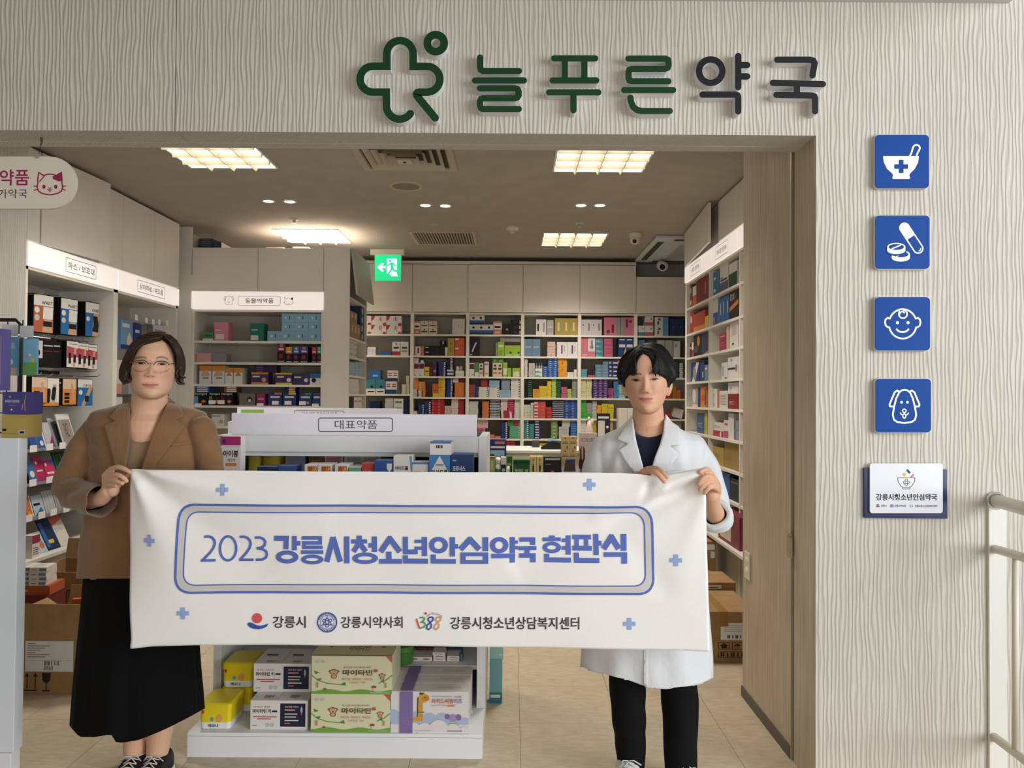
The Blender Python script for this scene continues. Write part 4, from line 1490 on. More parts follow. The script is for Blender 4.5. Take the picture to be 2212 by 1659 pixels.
DATA0=[
 (1,cvA,152,662,738,940,3,2,'white and red',WR),(2,cvA,278,372,1085,1185,1,4,'small white',spec('w',lg_('lg'))),(2,cvA,420,545,1145,1183,5,2,'tiny blue',spec('bl')),
 (2,cvA,555,645,1028,1185,1,1,'white and red',spec('w',bb_('rd',0.3),lg_('br',0.5),('d',0.5,0.84,0.12,'rd',0.5))),(2,cvA,648,738,1028,1185,1,1,'white',spec('w',lg_('br',0.5),lg_('gy',0.25))),
 (3,cvA,265,370,1450,1600,1,1,'teal and white',spec('te',bb_('w',0.36),('d',0.6,0.5,0.14,'bk'),lg_('bk',0.12,0.07))),(3,cvA,372,472,1450,1600,1,1,'teal and white',spec('te',bb_('w',0.36),('d',0.6,0.5,0.14,'bk'),lg_('bk',0.12,0.07))),
 (3,cvA,300,425,1345,1447,1,1,'sky blue',spec('bl',('r',0.3,0.3,0.75,0.5,'lb'))),(3,cvA,482,605,1472,1598,2,1,'white and navy',spec('w',bb_('nb',0.35),lg_('co',0.68),lg_('nb',0.55,0.08))),
 (3,cvA,502,620,1350,1470,2,1,'white over navy',spec('w',bb_('nb',0.3),lg_('co',0.66),lg_('nb',0.52,0.08))),(3,cvA,665,712,1505,1600,1,3,'small cream',spec('cr')),(3,cvA,712,745,1410,1600,1,6,'tiny cream',spec('cr')),
 (4,cvD,300,420,655,745,1,2,'dark navy',spec('nv')),(4,cvD,475,572,625,745,2,4,'small silver',spec('lg')),(4,cvD,575,682,628,745,1,3,'white and green',spec('w',lg_('gn',0.3,0.3))),(4,cvD,685,740,640,745,1,2,'navy',spec('nv'))]
for e in DATA0:
 bk0.add(e[1],row(0,e[0]),*e[2:])
DATA=[
 (1,1,cvA,778,868,797,945,1,1,'white and coral',spec('w',bb_('co',0.38),bt_('co',0.12),lg_('bk',0.52),('r',0.2,0.1,0.8,0.25,'lg'))),(1,1,cvA,870,962,795,945,1,1,'cream with red seal',spec('cr',('d',0.5,0.86,0.1,'rd',0.5),lg_('br',0.62,0.06),('d',0.5,0.35,0.1,'rd',0.5),lg_('br',0.15,0.1))),
 (1,1,cvA,964,1060,795,945,1,1,'cream with red seal',spec('cr',('d',0.5,0.86,0.1,'rd',0.5),lg_('br',0.62,0.06),('d',0.5,0.35,0.1,'rd',0.5),lg_('br',0.15,0.1))),(1,1,cvA,1228,1370,772,945,2,8,'thin white',spec('w',lg_('lg',0.3,0.2))),
 (1,2,cvA,770,912,1080,1178,1,1,'coral ended white',spec('w',bl_('co',0.15),br_('co',0.35),('r',0.8,0.2,0.9,0.8,'gy'),('r',0.35,0.25,0.5,0.85,'br'))),(1,2,cvA,920,1088,1075,1178,1,2,'black',spec('bk',('r',0.04,0.6,0.25,0.8,'w'),('r',0.75,0.2,0.95,0.4,'nb'))),
 (1,2,cvA,1088,1145,1010,1178,1,1,'upright black',spec('bk',('r',0.55,0.75,0.75,0.95,'w'))),(1,2,cvA,1146,1175,1090,1175,1,1,'slim white',spec('w')),(1,2,cvA,1178,1252,988,1178,1,1,'olive gold',spec('go',('t','S',0.3,0.6,0.62,0.76,'br'),('r',0.3,0.2,0.6,0.5,'ol'))),
 (1,2,cvA,1254,1368,982,1178,1,2,'coral red',spec('or_',('r',0.05,0.72,0.4,0.9,'w'),('r',0.3,0.4,0.75,0.5,'co'))),
 (1,3,cvA,778,914,1262,1408,2,1,'white and maroon',spec('w',('r',0.05,0.55,0.95,0.93,'mr'),('r',0.1,0.05,0.4,0.1,'bk'))),(1,3,cvA,785,850,1210,1260,2,2,'tiny white',spec('w',bl_('bk',0.12))),(1,3,cvA,870,905,1235,1260,1,1,'tiny white',spec('w',bl_('bk',0.12))),
 (1,3,cvA,918,972,1285,1408,1,1,'yellow',spec('ye',bt_('bk',0.18),lg_('bk',0.4,0.08))),(1,3,cvA,975,1010,1290,1408,1,2,'brown',spec('br',lg_('rd',0.4))),(1,3,cvA,1012,1052,1250,1408,1,1,'purple',spec('pu',('d',0.5,0.35,0.35,'w'),('d',0.5,0.35,0.2,'bk'))),
 (1,3,cvA,1080,1155,1258,1408,1,8,'thin navy',NE),(1,3,cvA,1168,1240,1340,1408,1,2,'white and blue',spec('w',bb_('nb',0.5))),(1,3,cvA,1165,1235,1205,1340,1,8,'thin dark green',spec((30,50,50),('r',0.6,0.2,0.95,0.8,'w'))),(1,3,cvA,1265,1362,1352,1408,1,1,'white tray',spec('w',ln_('lg',0.3,2))),
 (1,4,cvA,850,925,1478,1640,1,9,'thin orange',spec('og',('r',0.1,0.3,0.4,0.7,'cr'))),(1,4,cvA,772,902,1560,1640,2,5,'thin white red ended',spec('w',br_('dr',0.3),lg_('lg',0.3))),(1,4,cvA,778,850,1435,1560,1,7,'thin orange',spec('og',('r',0.1,0.3,0.4,0.7,'cr'))),
 (1,4,cvA,1010,1145,1605,1642,1,2,'flat yellow',spec('ye')),(1,4,cvA,1003,1073,1500,1605,1,6,'thin orange red',spec('or_',lg_('og',0.3,0.3,0.1,0.5))),(1,4,cvA,1074,1150,1437,1605,1,10,'thin yellow',spec('ye',lg_('ol',0.3,0.3,0.1,0.5))),(1,4,cvA,1163,1232,1437,1640,1,13,'thin blue',NE),
 (1,4,cvA,1255,1368,1487,1640,2,8,'small bright orange',spec('og',lg_('or_',0.3,0.3,0.2,0.8))),(1,4,cvA,1240,1297,1435,1485,1,2,'pinkish white',spec('lp')),(1,4,cvA,1298,1368,1435,1485,1,2,'red',spec('dr')),
 (1,5,cvD,780,845,765,800,1,1,'white red ended',spec('w',br_('rd'))),(1,5,cvD,848,912,695,840,1,7,'thin royal blue',NE),(1,5,cvD,915,988,662,840,1,8,'thin royal blue',NE),(1,5,cvD,992,1140,628,840,2,6,'red',spec('rd',('r',0.1,0.2,0.35,0.8,'co'))),(1,5,cvD,1143,1215,712,840,1,7,'thin pink white',spec('lp',lg_('rd',0.3))),(1,5,cvD,1218,1295,635,840,1,11,'thin white',spec('w',lg_('co',0.3))),(1,5,cvD,1297,1362,635,840,1,8,'red',spec('rd',lg_('dr',0.3))),
 (2,1,cvA,1402,1685,835,940,3,1,'white blue banded',spec('w',bb_('nv',0.18),('r',0,0.18,1,0.45,'bl'),('d',0.5,0.7,0.16,'nv'))),(2,1,cvA,1402,1592,730,832,2,1,'white blue banded',spec('w',bb_('nv',0.18),('r',0,0.18,1,0.45,'bl'),('d',0.5,0.7,0.16,'nv'))),(2,1,cvA,1686,1784,798,948,1,1,'coral and white',spec('w',bb_('co',0.38),bt_('co',0.12),lg_('bk',0.5),('r',0.2,0.1,0.8,0.25,'lg'))),
 (2,1,cvA,1815,1870,832,945,1,1,'upright dark brown',spec('bk',('d',0.5,0.5,0.25,'gy'))),(2,1,cvA,1878,1998,782,945,1,3,'black',spec('bk',('d',0.5,0.5,0.2,'br',1.0),('r',0.87,0.15,1,0.85,'w'))),
 (2,2,cvA,1405,1532,985,1175,1,1,'black thermometer',spec((32,28,44),('l',((0.3,0.25),(0.55,0.6),(0.68,0.72)),0.13,'w'),('r',0.05,0.05,0.3,0.1,'w'))),(2,2,cvA,1715,1735,1040,1178,1,5,'tiny grey',spec('gy')),(2,2,cvA,1737,1812,1030,1180,1,1,'olive green',spec('lm',lg_('w',0.65),ln_('gn',0.15))),
 (2,2,cvA,1813,1998,1030,1178,2,1,'bright lime green',spec('lm',bt_('br',0.24),lg_('w',0.06,0.05),('d',0.75,0.25,0.14,'dg'))),(2,2,cvA,1765,1998,978,1030,4,1,'small grey',spec('gy')),
 (2,3,cvA,1408,1475,1265,1410,1,1,'white and maroon',spec('w',('r',0.05,0.55,0.95,0.93,'mr'),('r',0.5,0.08,0.9,0.2,'gy'))),(2,3,cvA,1480,1525,1258,1408,1,1,'green and white',spec('gn',bb_('w',0.3))),(2,3,cvA,1528,1577,1268,1408,1,1,'tan printed',spec('cr',('d',0.5,0.8,0.25,'br'),lg_('br',0.5),lg_('co',0.2))),(2,3,cvA,1587,1638,1250,1412,1,1,'slim white',spec('w',lg_('co',0.75),('d',0.5,0.2,0.25,'og'))),
 (2,3,cvA,1680,1790,1265,1405,2,1,'tan printed',spec('cr',('d',0.5,0.8,0.25,'br'),lg_('br',0.5),lg_('co',0.2))),(2,3,cvA,1680,1805,1212,1265,2,1,'small green',spec('gn',('d',0.5,0.5,0.2,'lm'))),(2,3,cvA,1795,1845,1260,1408,1,1,'lime',spec('lm',('r',0.1,0.15,0.9,0.6,'w'))),(2,3,cvA,1848,1892,1322,1410,1,4,'lime',spec('lm',lg_('gn',0.4))),(2,3,cvA,1902,1992,1322,1408,1,1,'yellow green',spec('lm',('r',0.1,0.05,0.9,0.6,'cr'))),
 (2,4,cvA,1408,1488,1510,1640,1,7,'thin brick red',spec((150,66,58),lg_('co',0.3))),(2,4,cvA,1490,1522,1525,1640,1,5,'thin blue',spec('nb')),(2,4,cvA,1523,1637,1535,1642,1,5,'thin white black ended',WK),(2,4,cvA,1642,1757,1538,1642,1,5,'thin white black ended',WK),(2,4,cvA,1760,1880,1570,1642,1,4,'thin pale blue',spec('lb',lg_('sb',0.3))),
 (2,4,cvA,1553,1623,1455,1535,1,3,'red',spec('rd',lg_('dr',0.3))),(2,4,cvA,1640,1757,1460,1540,1,5,'thin pale blue',spec('lb',lg_('sb',0.3))),(2,4,cvA,1780,1875,1452,1570,2,6,'thin grey blue',spec((140,164,186),lg_('bg',0.3))),(2,4,cvA,1883,1995,1432,1642,1,8,'white black ended',WK),
 (2,5,cvD,1403,1518,658,840,1,5,'large pale grey',spec((206,206,198),lg_('w',0.4))),(2,5,cvD,1520,1560,815,838,1,1,'flat navy',spec('nv')),(2,5,cvD,1563,1640,660,835,1,9,'thin orange',spec((224,122,66),lg_('og',0.3))),(2,5,cvD,1648,1768,632,835,1,12,'thin navy and white',spec('nv',bb_('w',0.4),('r',0.2,0.5,0.6,0.8,'bl'))),
 (2,5,cvD,1775,1895,762,838,1,5,'thin red white ended',spec('cm',br_('w',0.2),bl_('w',0.2))),(2,5,cvD,1772,1848,632,760,1,7,'thin pale pink',spec('lp',lg_('w',0.3))),(2,5,cvD,1850,1923,632,835,1,9,'crimson',spec('cm',lg_('pk',0.35,0.2))),(2,5,cvD,1925,1995,632,840,1,11,'thin white green',spec('w',lg_('mt',0.3))),
 (2,6,cvD,1512,1600,960,1060,1,4,'magenta',spec('ro',br_('pk'))),(2,6,cvD,1512,1628,865,960,2,5,'pink and white',spec('lp',lg_('ro',0.3))),(2,6,cvC,208,285,1062,1104,1,2,'flat pink',spec('co',lg_('w',0.3))),(2,6,cvC,288,365,1080,1104,1,1,'flat pink',spec('co',lg_('w',0.3))),(2,6,cvC,372,450,900,1104,1,8,'thin blue white ended',NE),
 (2,6,cvC,478,615,952,1110,1,7,'thin mint green',spec('mt',('r',0.85,0.2,0.97,0.8,'w'))),(2,6,cvC,455,535,880,950,1,3,'green',spec('gn')),(2,6,cvC,537,615,885,945,1,2,'red',spec('rd',br_('gy'))),
 (2,7,cvC,440,545,1140,1240,2,3,'red',spec('cm',lg_('co',0.4))),
 (3,1,cvB,300,415,778,948,1,1,'white barcode',spec('w',('r',0.12,0.25,0.28,0.72,'bk'),('r',0.7,0.2,0.85,0.8,'gy'))),(3,1,cvB,420,497,785,945,1,1,'printed beige',spec((190,182,172),lg_('w',0.5,0.06),ln_('gy',0.2))),(3,1,cvB,510,770,765,943,3,1,'olive gold',spec('go',('r',0.38,0.25,0.62,0.75,'cr'))),
 (3,2,cvB,165,348,998,1180,2,1,'steel blue',spec('bg',lg_('lb',0.5,0.08))),(3,2,cvB,427,518,1030,1185,2,5,'small peach',spec((222,196,180),lg_('co',0.4,0.12))),(3,2,cvB,533,772,1032,1180,2,1,'white purple lettered',spec('wr',('r',0.42,0.2,0.55,0.8,'pu'),('r',0.7,0.35,0.76,0.75,'lv'))),
 (3,3,cvB,172,215,1222,1412,1,13,'tiny white and red',spec('w',lg_('rd',0.3),br_('bk',0.2))),(3,3,cvB,218,288,1270,1412,1,9,'thin pale grey',spec('lg',lg_('pk',0.3))),(3,3,cvB,290,370,1328,1412,1,2,'white and teal',spec('w',('p',((0,0),(1,0),(0.4,0.5),(0,0.35)),'mt'))),(3,3,cvB,375,430,1305,1412,1,5,'blue',spec('bl',('p',((0.25,0.6),(0.75,0.6),(0.5,0.25)),'w'))),(3,3,cvB,432,545,1212,1412,2,9,'blue',spec('bl',('p',((0.25,0.6),(0.75,0.6),(0.5,0.25)),'w'))),
 (3,3,cvB,548,648,1212,1412,2,6,'amber',spec('oy',lg_('og',0.3))),(3,3,cvB,650,725,1370,1412,1,3,'thin white',spec('w')),(3,3,cvB,727,757,1338,1412,1,2,'small white',spec('w')),
 (3,4,cvB,205,262,1445,1642,1,9,'black green',spec((24,34,30),('r',0.1,0.1,0.9,0.3,'mt'))),(3,4,cvB,265,332,1560,1640,1,4,'amber',spec('oy',lg_('br',0.4))),(3,4,cvB,335,423,1525,1642,1,6,'yellow',spec('ye',lg_('ol',0.4))),(3,4,cvB,425,472,1468,1642,1,8,'yellow',spec('ye',lg_('oy',0.4))),(3,4,cvB,474,528,1442,1642,1,9,'lime green',spec('lm',lg_('w',0.2,0.2))),(3,4,cvB,530,580,1450,1642,1,9,'dark green',spec('dg',lg_('gn',0.2,0.3))),(3,4,cvB,583,650,1535,1642,1,5,'pink',spec('ro',lg_('pk',0.4))),(3,4,cvB,652,700,1558,1642,1,6,'lime',spec('lm',lg_('w',0.4))),(3,4,cvB,702,757,1445,1642,1,14,'thin grey brown',spec((140,132,122),lg_('w',0.3))),
 (3,5,cvC,662,743,680,845,1,9,'thin pale green',spec((206,212,180),lg_('w',0.3))),(3,5,cvC,745,785,655,845,1,8,'thin grey',spec('lg')),(3,5,cvC,787,942,635,845,1,5,'long coral red',spec((214,80,74),('r',0.05,0.3,0.35,0.7,'w'),('r',0.65,0.3,0.9,0.6,'co'))),(3,5,cvC,945,1020,708,842,2,3,'red',spec('rd',lg_('co',0.5))),(3,5,cvC,1025,1176,612,842,3,10,'navy white edged',spec('nv',bb_('w',0.25))),(3,5,cvC,1180,1340,612,845,2,12,'royal blue',spec((48,82,168),lg_('lb',0.3,0.25,0.2,0.5))),
 (3,6,cvC,663,725,875,1103,1,9,'teal',spec('te',('r',0.6,0.2,0.95,0.7,'w'))),(3,6,cvC,727,793,922,1103,1,7,'teal',spec('te',lg_('lt',0.4))),(3,6,cvC,797,880,878,1105,1,7,'indigo',spec((50,44,120),('r',0.1,0.25,0.7,0.7,'w'))),(3,6,cvC,1008,1092,890,1105,1,5,'olive green',spec((128,160,88),lg_('w',0.4,0.2,0.3,0.7))),(3,6,cvC,1108,1240,962,1112,1,5,'white',spec('lg',lg_('gy',0.4))),(3,6,cvC,1150,1255,880,962,1,5,'grey white',spec('lg',lg_('w',0.4))),(3,6,cvC,1258,1340,880,1104,1,8,'blue',spec('bl',lg_('lb',0.4))),
 (3,7,cvC,865,980,1170,1245,2,2,'yellow',spec('ye',lg_('bk',0.4))),(3,7,cvC,985,1050,1140,1245,1,2,'grey',spec('lg')),
 (4,1,cvB,800,1038,780,948,2,1,'pinkish white',spec((214,204,208),('r',0.65,0.3,0.85,0.75,'gy'),('d',0.2,0.65,0.06,'bk'))),(4,1,cvB,1062,1248,755,950,1,1,'large pink',spec((214,110,140),br_('gy',0.28),('d',0.25,0.22,0.11,(120,40,70)),('r',0.45,0.15,0.6,0.6,(120,40,70)))),(4,1,cvB,1250,1415,755,950,1,1,'large pink',spec((214,110,140),bl_('gy',0.28),('d',0.75,0.78,0.11,(120,40,70)),('r',0.4,0.45,0.55,0.9,(120,40,70)))),
 (4,2,cvB,800,966,980,1182,1,1,'pink bottle printed',spec((222,120,140),('r',0.5,0.28,1,1,'w'),('d',0.76,0.5,0.12,'bg'),('r',0.7,0.55,0.82,0.85,'bg'),lg_('w',0.08,0.05,0.1,0.4))),(4,2,cvB,970,1052,980,1185,1,4,'teal',spec((84,140,154),('p',((0,0),(1,0),(0,0.5)),'lt'))),(4,2,cvB,1060,1160,980,1186,1,5,'rose',spec((200,84,120),lg_('pk',0.5))),(4,2,cvB,1222,1390,980,1182,2,1,'navy and yellow',spec('nb',lg_('w',0.5,0.15,0.1,0.9),('p',((0.6,0),(1,0),(1,0.55)),'ye'),lg_('w',0.86,0.06))),
 (4,3,cvB,798,872,1335,1412,1,4,'thin teal blue',spec((88,150,172),lg_('lt',0.3))),(4,3,cvB,880,962,1400,1416,1,1,'flat pink',spec('ro')),(4,3,cvB,965,1110,1285,1415,2,4,'grey blue',spec((104,140,168),lg_('lb',0.4,0.2,0.25,0.75))),(4,3,cvB,1048,1110,1250,1285,1,1,'grey blue',spec('bg')),(4,3,cvB,1112,1262,1240,1415,1,4,'navy orange ended',spec('nb',br_('og',0.3),('r',0.05,0.3,0.2,0.7,'ye'),('r',0.35,0.3,0.7,0.6,'w'))),
 (4,4,cvB,798,925,1440,1642,2,12,'thin pale cream',spec('py',lg_('w',0.3))),(4,4,cvB,935,1105,1440,1642,3,11,'purple',spec('pu',lg_('w',0.4,0.2,0.3,0.8))),(4,4,cvB,1110,1168,1548,1642,1,6,'magenta',spec((160,60,130),('r',0.7,0.3,0.95,0.7,'pk'))),(4,4,cvB,1170,1222,1475,1642,1,9,'thin blue',spec((74,132,196),lg_('nb',0.3))),(4,4,cvB,1224,1300,1512,1642,1,6,'pale cyan',spec('lt',lg_('w',0.4))),
 (4,5,cvC,1387,1535,785,850,2,2,'bright green',spec((70,190,70),lg_('gn',0.4))),(4,5,cvC,1387,1462,622,785,1,6,'bright green',spec((70,190,70),lg_('gn',0.4))),(4,5,cvC,1465,1535,655,785,1,7,'thin grey',spec('gy',lg_('w',0.4))),(4,5,cvC,1537,1595,635,850,1,10,'thin silver',spec('lg',lg_('gy',0.4))),(4,5,cvC,1597,1655,682,850,1,6,'amber',spec('oy')),(4,5,cvC,1660,1735,668,850,1,8,'yellow',spec((236,214,40),lg_('ol',0.4))),(4,5,cvC,1737,1810,672,850,1,8,'yellow',spec((236,214,40),lg_('ol',0.4))),
 (4,6,cvC,1387,1460,880,1104,1,6,'white',spec('w',lg_('lg',0.4))),(4,6,cvC,1535,1592,880,1104,1,6,'yellow olive',spec((172,180,50))),(4,6,cvC,1765,1800,890,1104,1,5,'tan',spec('tan')),
 (5,1,cvB,1430,1518,848,957,1,1,'white and teal',spec('w',bb_('te',0.35),('d',0.75,0.7,0.1,'mt'))),(5,1,cvB,1520,1614,848,957,1,1,'white and pink',spec('w',bb_('ro',0.35),('d',0.75,0.7,0.1,'rd'))),(5,1,cvB,1520,1614,740,847,1,1,'white and pink',spec('w',bb_('ro',0.35),('d',0.75,0.7,0.1,'rd'))),(5,1,cvB,1630,1785,752,957,1,2,'white and blue',spec('w',br_('sb',0.42),('d',0.35,0.75,0.1,'bl'),('r',0.2,0.2,0.3,0.55,'bk'))),(5,1,cvB,1798,1960,772,957,2,1,'navy',spec((34,58,106),lg_('lb',0.5,0.06,0.45,0.55))),
 (5,2,cvB,1432,1517,1010,1195,1,1,'steel blue',spec((70,116,160),('d',0.4,0.65,0.15,'w'))),(5,2,cvB,1522,1645,1040,1195,1,1,'silver',spec('lg')),(5,2,cvB,1655,1835,1012,1190,2,1,'silver framed grey',spec((172,172,172),('r',0,0,0.06,1,'ol'),('r',0.94,0,1,1,'ol'))),(5,2,cvB,1840,1915,1020,1190,1,1,'pale silver',spec((206,212,220),('r',0.2,0.6,0.5,0.85,'gy'))),
 (5,3,cvB,1822,1900,1215,1418,1,9,'thin dark green',spec('dg',lg_('gn',0.3))),(5,3,cvB,1905,1970,1265,1418,1,7,'thin dark green',spec('dg',('r',0.0,0,0.6,0.8,'w'))),(5,4,cvB,1775,1830,1580,1660,1,2,'red brown',spec((170,60,40))),(5,4,cvB,1832,1870,1530,1660,1,2,'ochre',spec((170,120,50))),(5,4,cvB,1872,1920,1570,1660,1,2,'orange red',spec('or_')),
 (5,5,cvB,1740,1815,1830,1900,1,2,'red',spec('rd')),(5,6,cvB,1860,1930,1920,2110,1,4,'grey',spec('gy'))]
for e in DATA:
 bk.add(e[2],row(e[0],e[1]),*e[3:])
# small bottles on the back shelves
for k,(x,y0,y1,Z,lab) in enumerate(((988.2,791,800.5,None,'left'),(996.2,791,800.5,None,'right'))):
 q=P(x,800.5,YBK+0.08)
 q.z=P(990,801,YBK+0.02).z+0.0025
 tag(MB().tube([q,q+Vector((0,0,0.03)),q+Vector((0,0,0.034)),q+Vector((0,0,0.048))],[0.02,0.02,0.017,0.017],14).obj('pill_bottle',C(PAL['cr'],0.4),None,True),'small cream pill bottle on a white tray, the %s of two' % lab,'bottle','cream pill bottles on the tray')
for k,x in enumerate((1159,1165,1170)):
 q=P(x,796,YBK+0.09)
 q.z=P(1164,796,YBK+0.02).z+0.003
 tag(MB().tube([q,q+Vector((0,0,0.03)),q+Vector((0,0,0.04)),q+Vector((0,0,0.06))],[0.012,0.012,0.006,0.008],12).obj('dropper_bottle',C((214,216,216),0.25),None,True),'tiny clear dropper bottle on white and teal boxes','bottle','dropper bottles on the back shelf')
#------------------------------------------------------------------animal medicine shelf
an=Shelf('F',YA,AZ)
an.lim=[(ax0+0.02,ax1-0.02)]
AR=['top','second','third','fourth']
def ar(r):
 return '%s shelf of the animal medicine unit' % AR[r-1]
LBx=spec((134,184,212),('d',0.3,0.5,0.09,'w',1.4),('r',0.55,0.35,0.62,0.7,'nb'),('r',0.9,0.45,0.95,0.55,'co'))
def dogbox(c,t):
 return spec('bk',bt_(c,0.42),('r',0.2,0.66,0.8,0.76,'w'),('r',0.3,0.82,0.7,0.98,t),('d',0.45,0.35,0.25,(150,40,50),0.5),('r',0.1,0.05,0.9,0.09,'lg'))
HG=lambda c:spec('bk',('r',0,0,0.28,0.72,c),('p',((0.5,0.3),(0.7,0.45),(0.9,0.3),(0.7,0.15)),'og'),('t','Heartgard',0.05,0.78,0.95,0.95,'w',0.02))
DATAA=[
 (1,147,240,937,997,1,1,'green and white',spec('gn',bb_('w',0.25),lg_('dg',0.5))),(1,245,367,853,997,1,1,'pink',spec((226,132,158),('r',0.1,0.08,0.7,0.35,'w'),lg_('w',0.55,0.05,0.1,0.5))),(1,553,672,862,998,1,1,'teal green',spec((34,120,106),('r',0.05,0.05,0.6,0.32,'w'),lg_('w',0.6,0.05,0.1,0.55))),
 (1,700,1172,930,1003,4,1,'light blue',LBx),(1,822,1172,855,930,3,1,'light blue',LBx),(1,822,1172,778,855,3,1,'light blue',LBx),
 (2,95,225,1118,1184,1,6,'pink sachet',spec((232,164,160))),(2,228,350,1122,1184,1,6,'grey sachet',spec((150,142,144))),
 (2,785,855,1030,1190,1,1,'maroon',dogbox((150,30,60),'sb')),(2,857,915,1065,1190,1,1,'orange and black',dogbox('og','ye')),(2,918,975,1065,1190,1,1,'blue and black',dogbox('bl','lb')),(2,978,1050,1062,1190,1,1,'purple and black',dogbox((120,40,150),'sb')),(2,1080,1120,1068,1190,1,1,'red and black',dogbox('rd','co')),(2,1122,1170,1065,1190,1,1,'teal and black',dogbox((40,160,140),'lt')),
 (3,120,222,1222,1368,1,1,'white orange topped',spec('w',bt_('og',0.3),('p',((0.1,0.4),(0.9,0.45),(0.7,0.75),(0.3,0.7)),(214,170,140)),lg_('nb',0.3,0.05,0.3,0.8))),(3,228,335,1222,1368,1,1,'white orange topped',spec('w',bt_('og',0.3),('p',((0.1,0.4),(0.9,0.45),(0.7,0.75),(0.3,0.7)),(214,170,140)),lg_('nb',0.3,0.05,0.3,0.8))),
 (3,340,408,1242,1366,1,1,'smaller white orange topped',spec('w',bt_('og',0.3),('p',((0.1,0.5),(0.9,0.5),(0.5,0.75)),(190,130,80)))),(3,412,490,1242,1366,1,1,'smaller white orange topped',spec('w',bt_('og',0.3),('p',((0.1,0.5),(0.9,0.5),(0.5,0.75)),(190,130,80)))),
 (3,562,710,1282,1372,1,1,'purple and orange',spec((70,44,110),bb_('og',0.18),bt_('og',0.15),('d',0.75,0.4,0.13,'tan'),lg_('w',0.6,0.12,0.08,0.5))),(3,585,780,1214,1282,1,4,'flat dark purple',spec((52,32,66),lg_('lv',0.4,0.2,0.1,0.4))),(3,770,915,1287,1375,1,1,'purple and yellow',spec((70,44,110),bb_('ye',0.16),bt_('ye',0.12),('d',0.8,0.4,0.13,'w'),lg_('w',0.6,0.12,0.08,0.5))),(3,918,1060,1290,1375,1,1,'purple and green',spec((70,44,100),bt_('dg',0.15),('d',0.8,0.4,0.12,'w'),lg_('w',0.6,0.12,0.08,0.5))),(3,1062,1168,1292,1377,1,1,'white and blue',spec('w',bt_('bl',0.4),('d',0.35,0.4,0.2,'bk'))),
 (4,70,190,1452,1557,1,1,'black and blue',HG('sb')),(4,202,300,1452,1557,1,1,'black and green',HG('gn')),(4,302,405,1452,1557,1,1,'black and red',HG('dr')),(4,92,205,1390,1452,1,3,'flat blue',spec('bl',('r',0.1,0.2,0.9,0.8,'w'))),(4,330,440,1392,1452,1,3,'flat brown',spec((150,84,50),('r',0.2,0.2,0.95,0.8,'w'))),
 (4,460,597,1462,1557,1,1,'grey dog printed',spec((120,112,108),('d',0.65,0.5,0.18,'br'),('d',0.65,0.42,0.09,'w'))),(4,608,680,1465,1555,1,1,'magenta',spec((160,44,100),lg_('pk',0.5))),(4,708,825,1455,1560,1,1,'navy red tabbed',spec('nb',('r',0.45,0.86,1,1,'co'),lg_('w',0.6))),(4,830,945,1455,1560,1,1,'navy yellow tabbed',spec('nb',('r',0.45,0.86,1,1,'ye'),lg_('w',0.6))),(4,845,945,1400,1455,1,3,'flat navy yellow',spec('nv',('r',0.4,0.2,0.95,0.8,'ye'))),(4,972,1078,1457,1560,1,1,'navy green tabbed',spec('nb',('r',0.5,0.86,1,1,'gn'),lg_('w',0.6),('d',0.7,0.25,0.12,'tan'))),(4,1085,1165,1457,1560,1,1,'navy',spec('nb',lg_('w',0.6),('r',0.6,0.86,1,1,'rd')))]
for e in DATAA:
 an.add(cvE,ar(e[0]),*e[1:],d=0.12)
an.add(cvE,'lowest visible shelf of the animal medicine unit',225,335,1638,1735,1,1,'white dog printed',spec('w',('t','FRONTLINE',0.05,0.78,0.7,0.92,'bk',0.01),('d',0.75,0.35,0.16,'tan')))
# acrylic price ledges with tags
for k,(x,y) in enumerate(((82,1545),(200,1520),(278,1520),(610,1545),(740,1525),(848,1525),(972,1527),(1082,1548))):
 a,b=P(*cE(x,y+32),YA-0.004),P(*cE(x+58,y),YA-0.004)
 tag(MB().box(a.x,b.x,YA-0.005,YA-0.003,a.z,b.z).obj('price_tag',C((236,228,230),0.5)),'white price tag, number %s from left, on the fourth animal shelf' % ORD[k],'price tag','price tags on the animal shelf')
# dark boxes and papers on top of the unit
tp=Shelf('F',YA+0.1,[atop])
tp.add(cvE,'top of the animal medicine unit',120,235,140,212,1,6,'thin grey blue',spec((70,76,96),lg_('lb',0.3)))
tp.add(cvE,'top of the animal medicine unit',236,300,165,212,1,4,'thin grey blue',spec((70,76,96),lg_('lb',0.3)))
tp.add(cvE,'top of the animal medicine unit',915,1050,208,218,1,1,'flat white',spec('w'))
tp.add(cvE,'top of the animal medicine unit',690,840,212,220,1,1,'flat pinkish',spec('lp'))
r=thing('open_bin','small open white holder on top of the animal shelf','holder',(P(430,510,YA).x,YA+0.2,atop))
a,b=P(419,531,YA+0.08),P(481,520,YA+0.08)
MB().box(a.x,a.x+0.008,YA+0.06,YA+0.38,atop+0.0005,atop+0.13).obj('side',M_LAMD,r)
MB().box(b.x-0.008,b.x,YA+0.06,YA+0.38,atop+0.0005,atop+0.06).obj('side',M_LAMD,r)
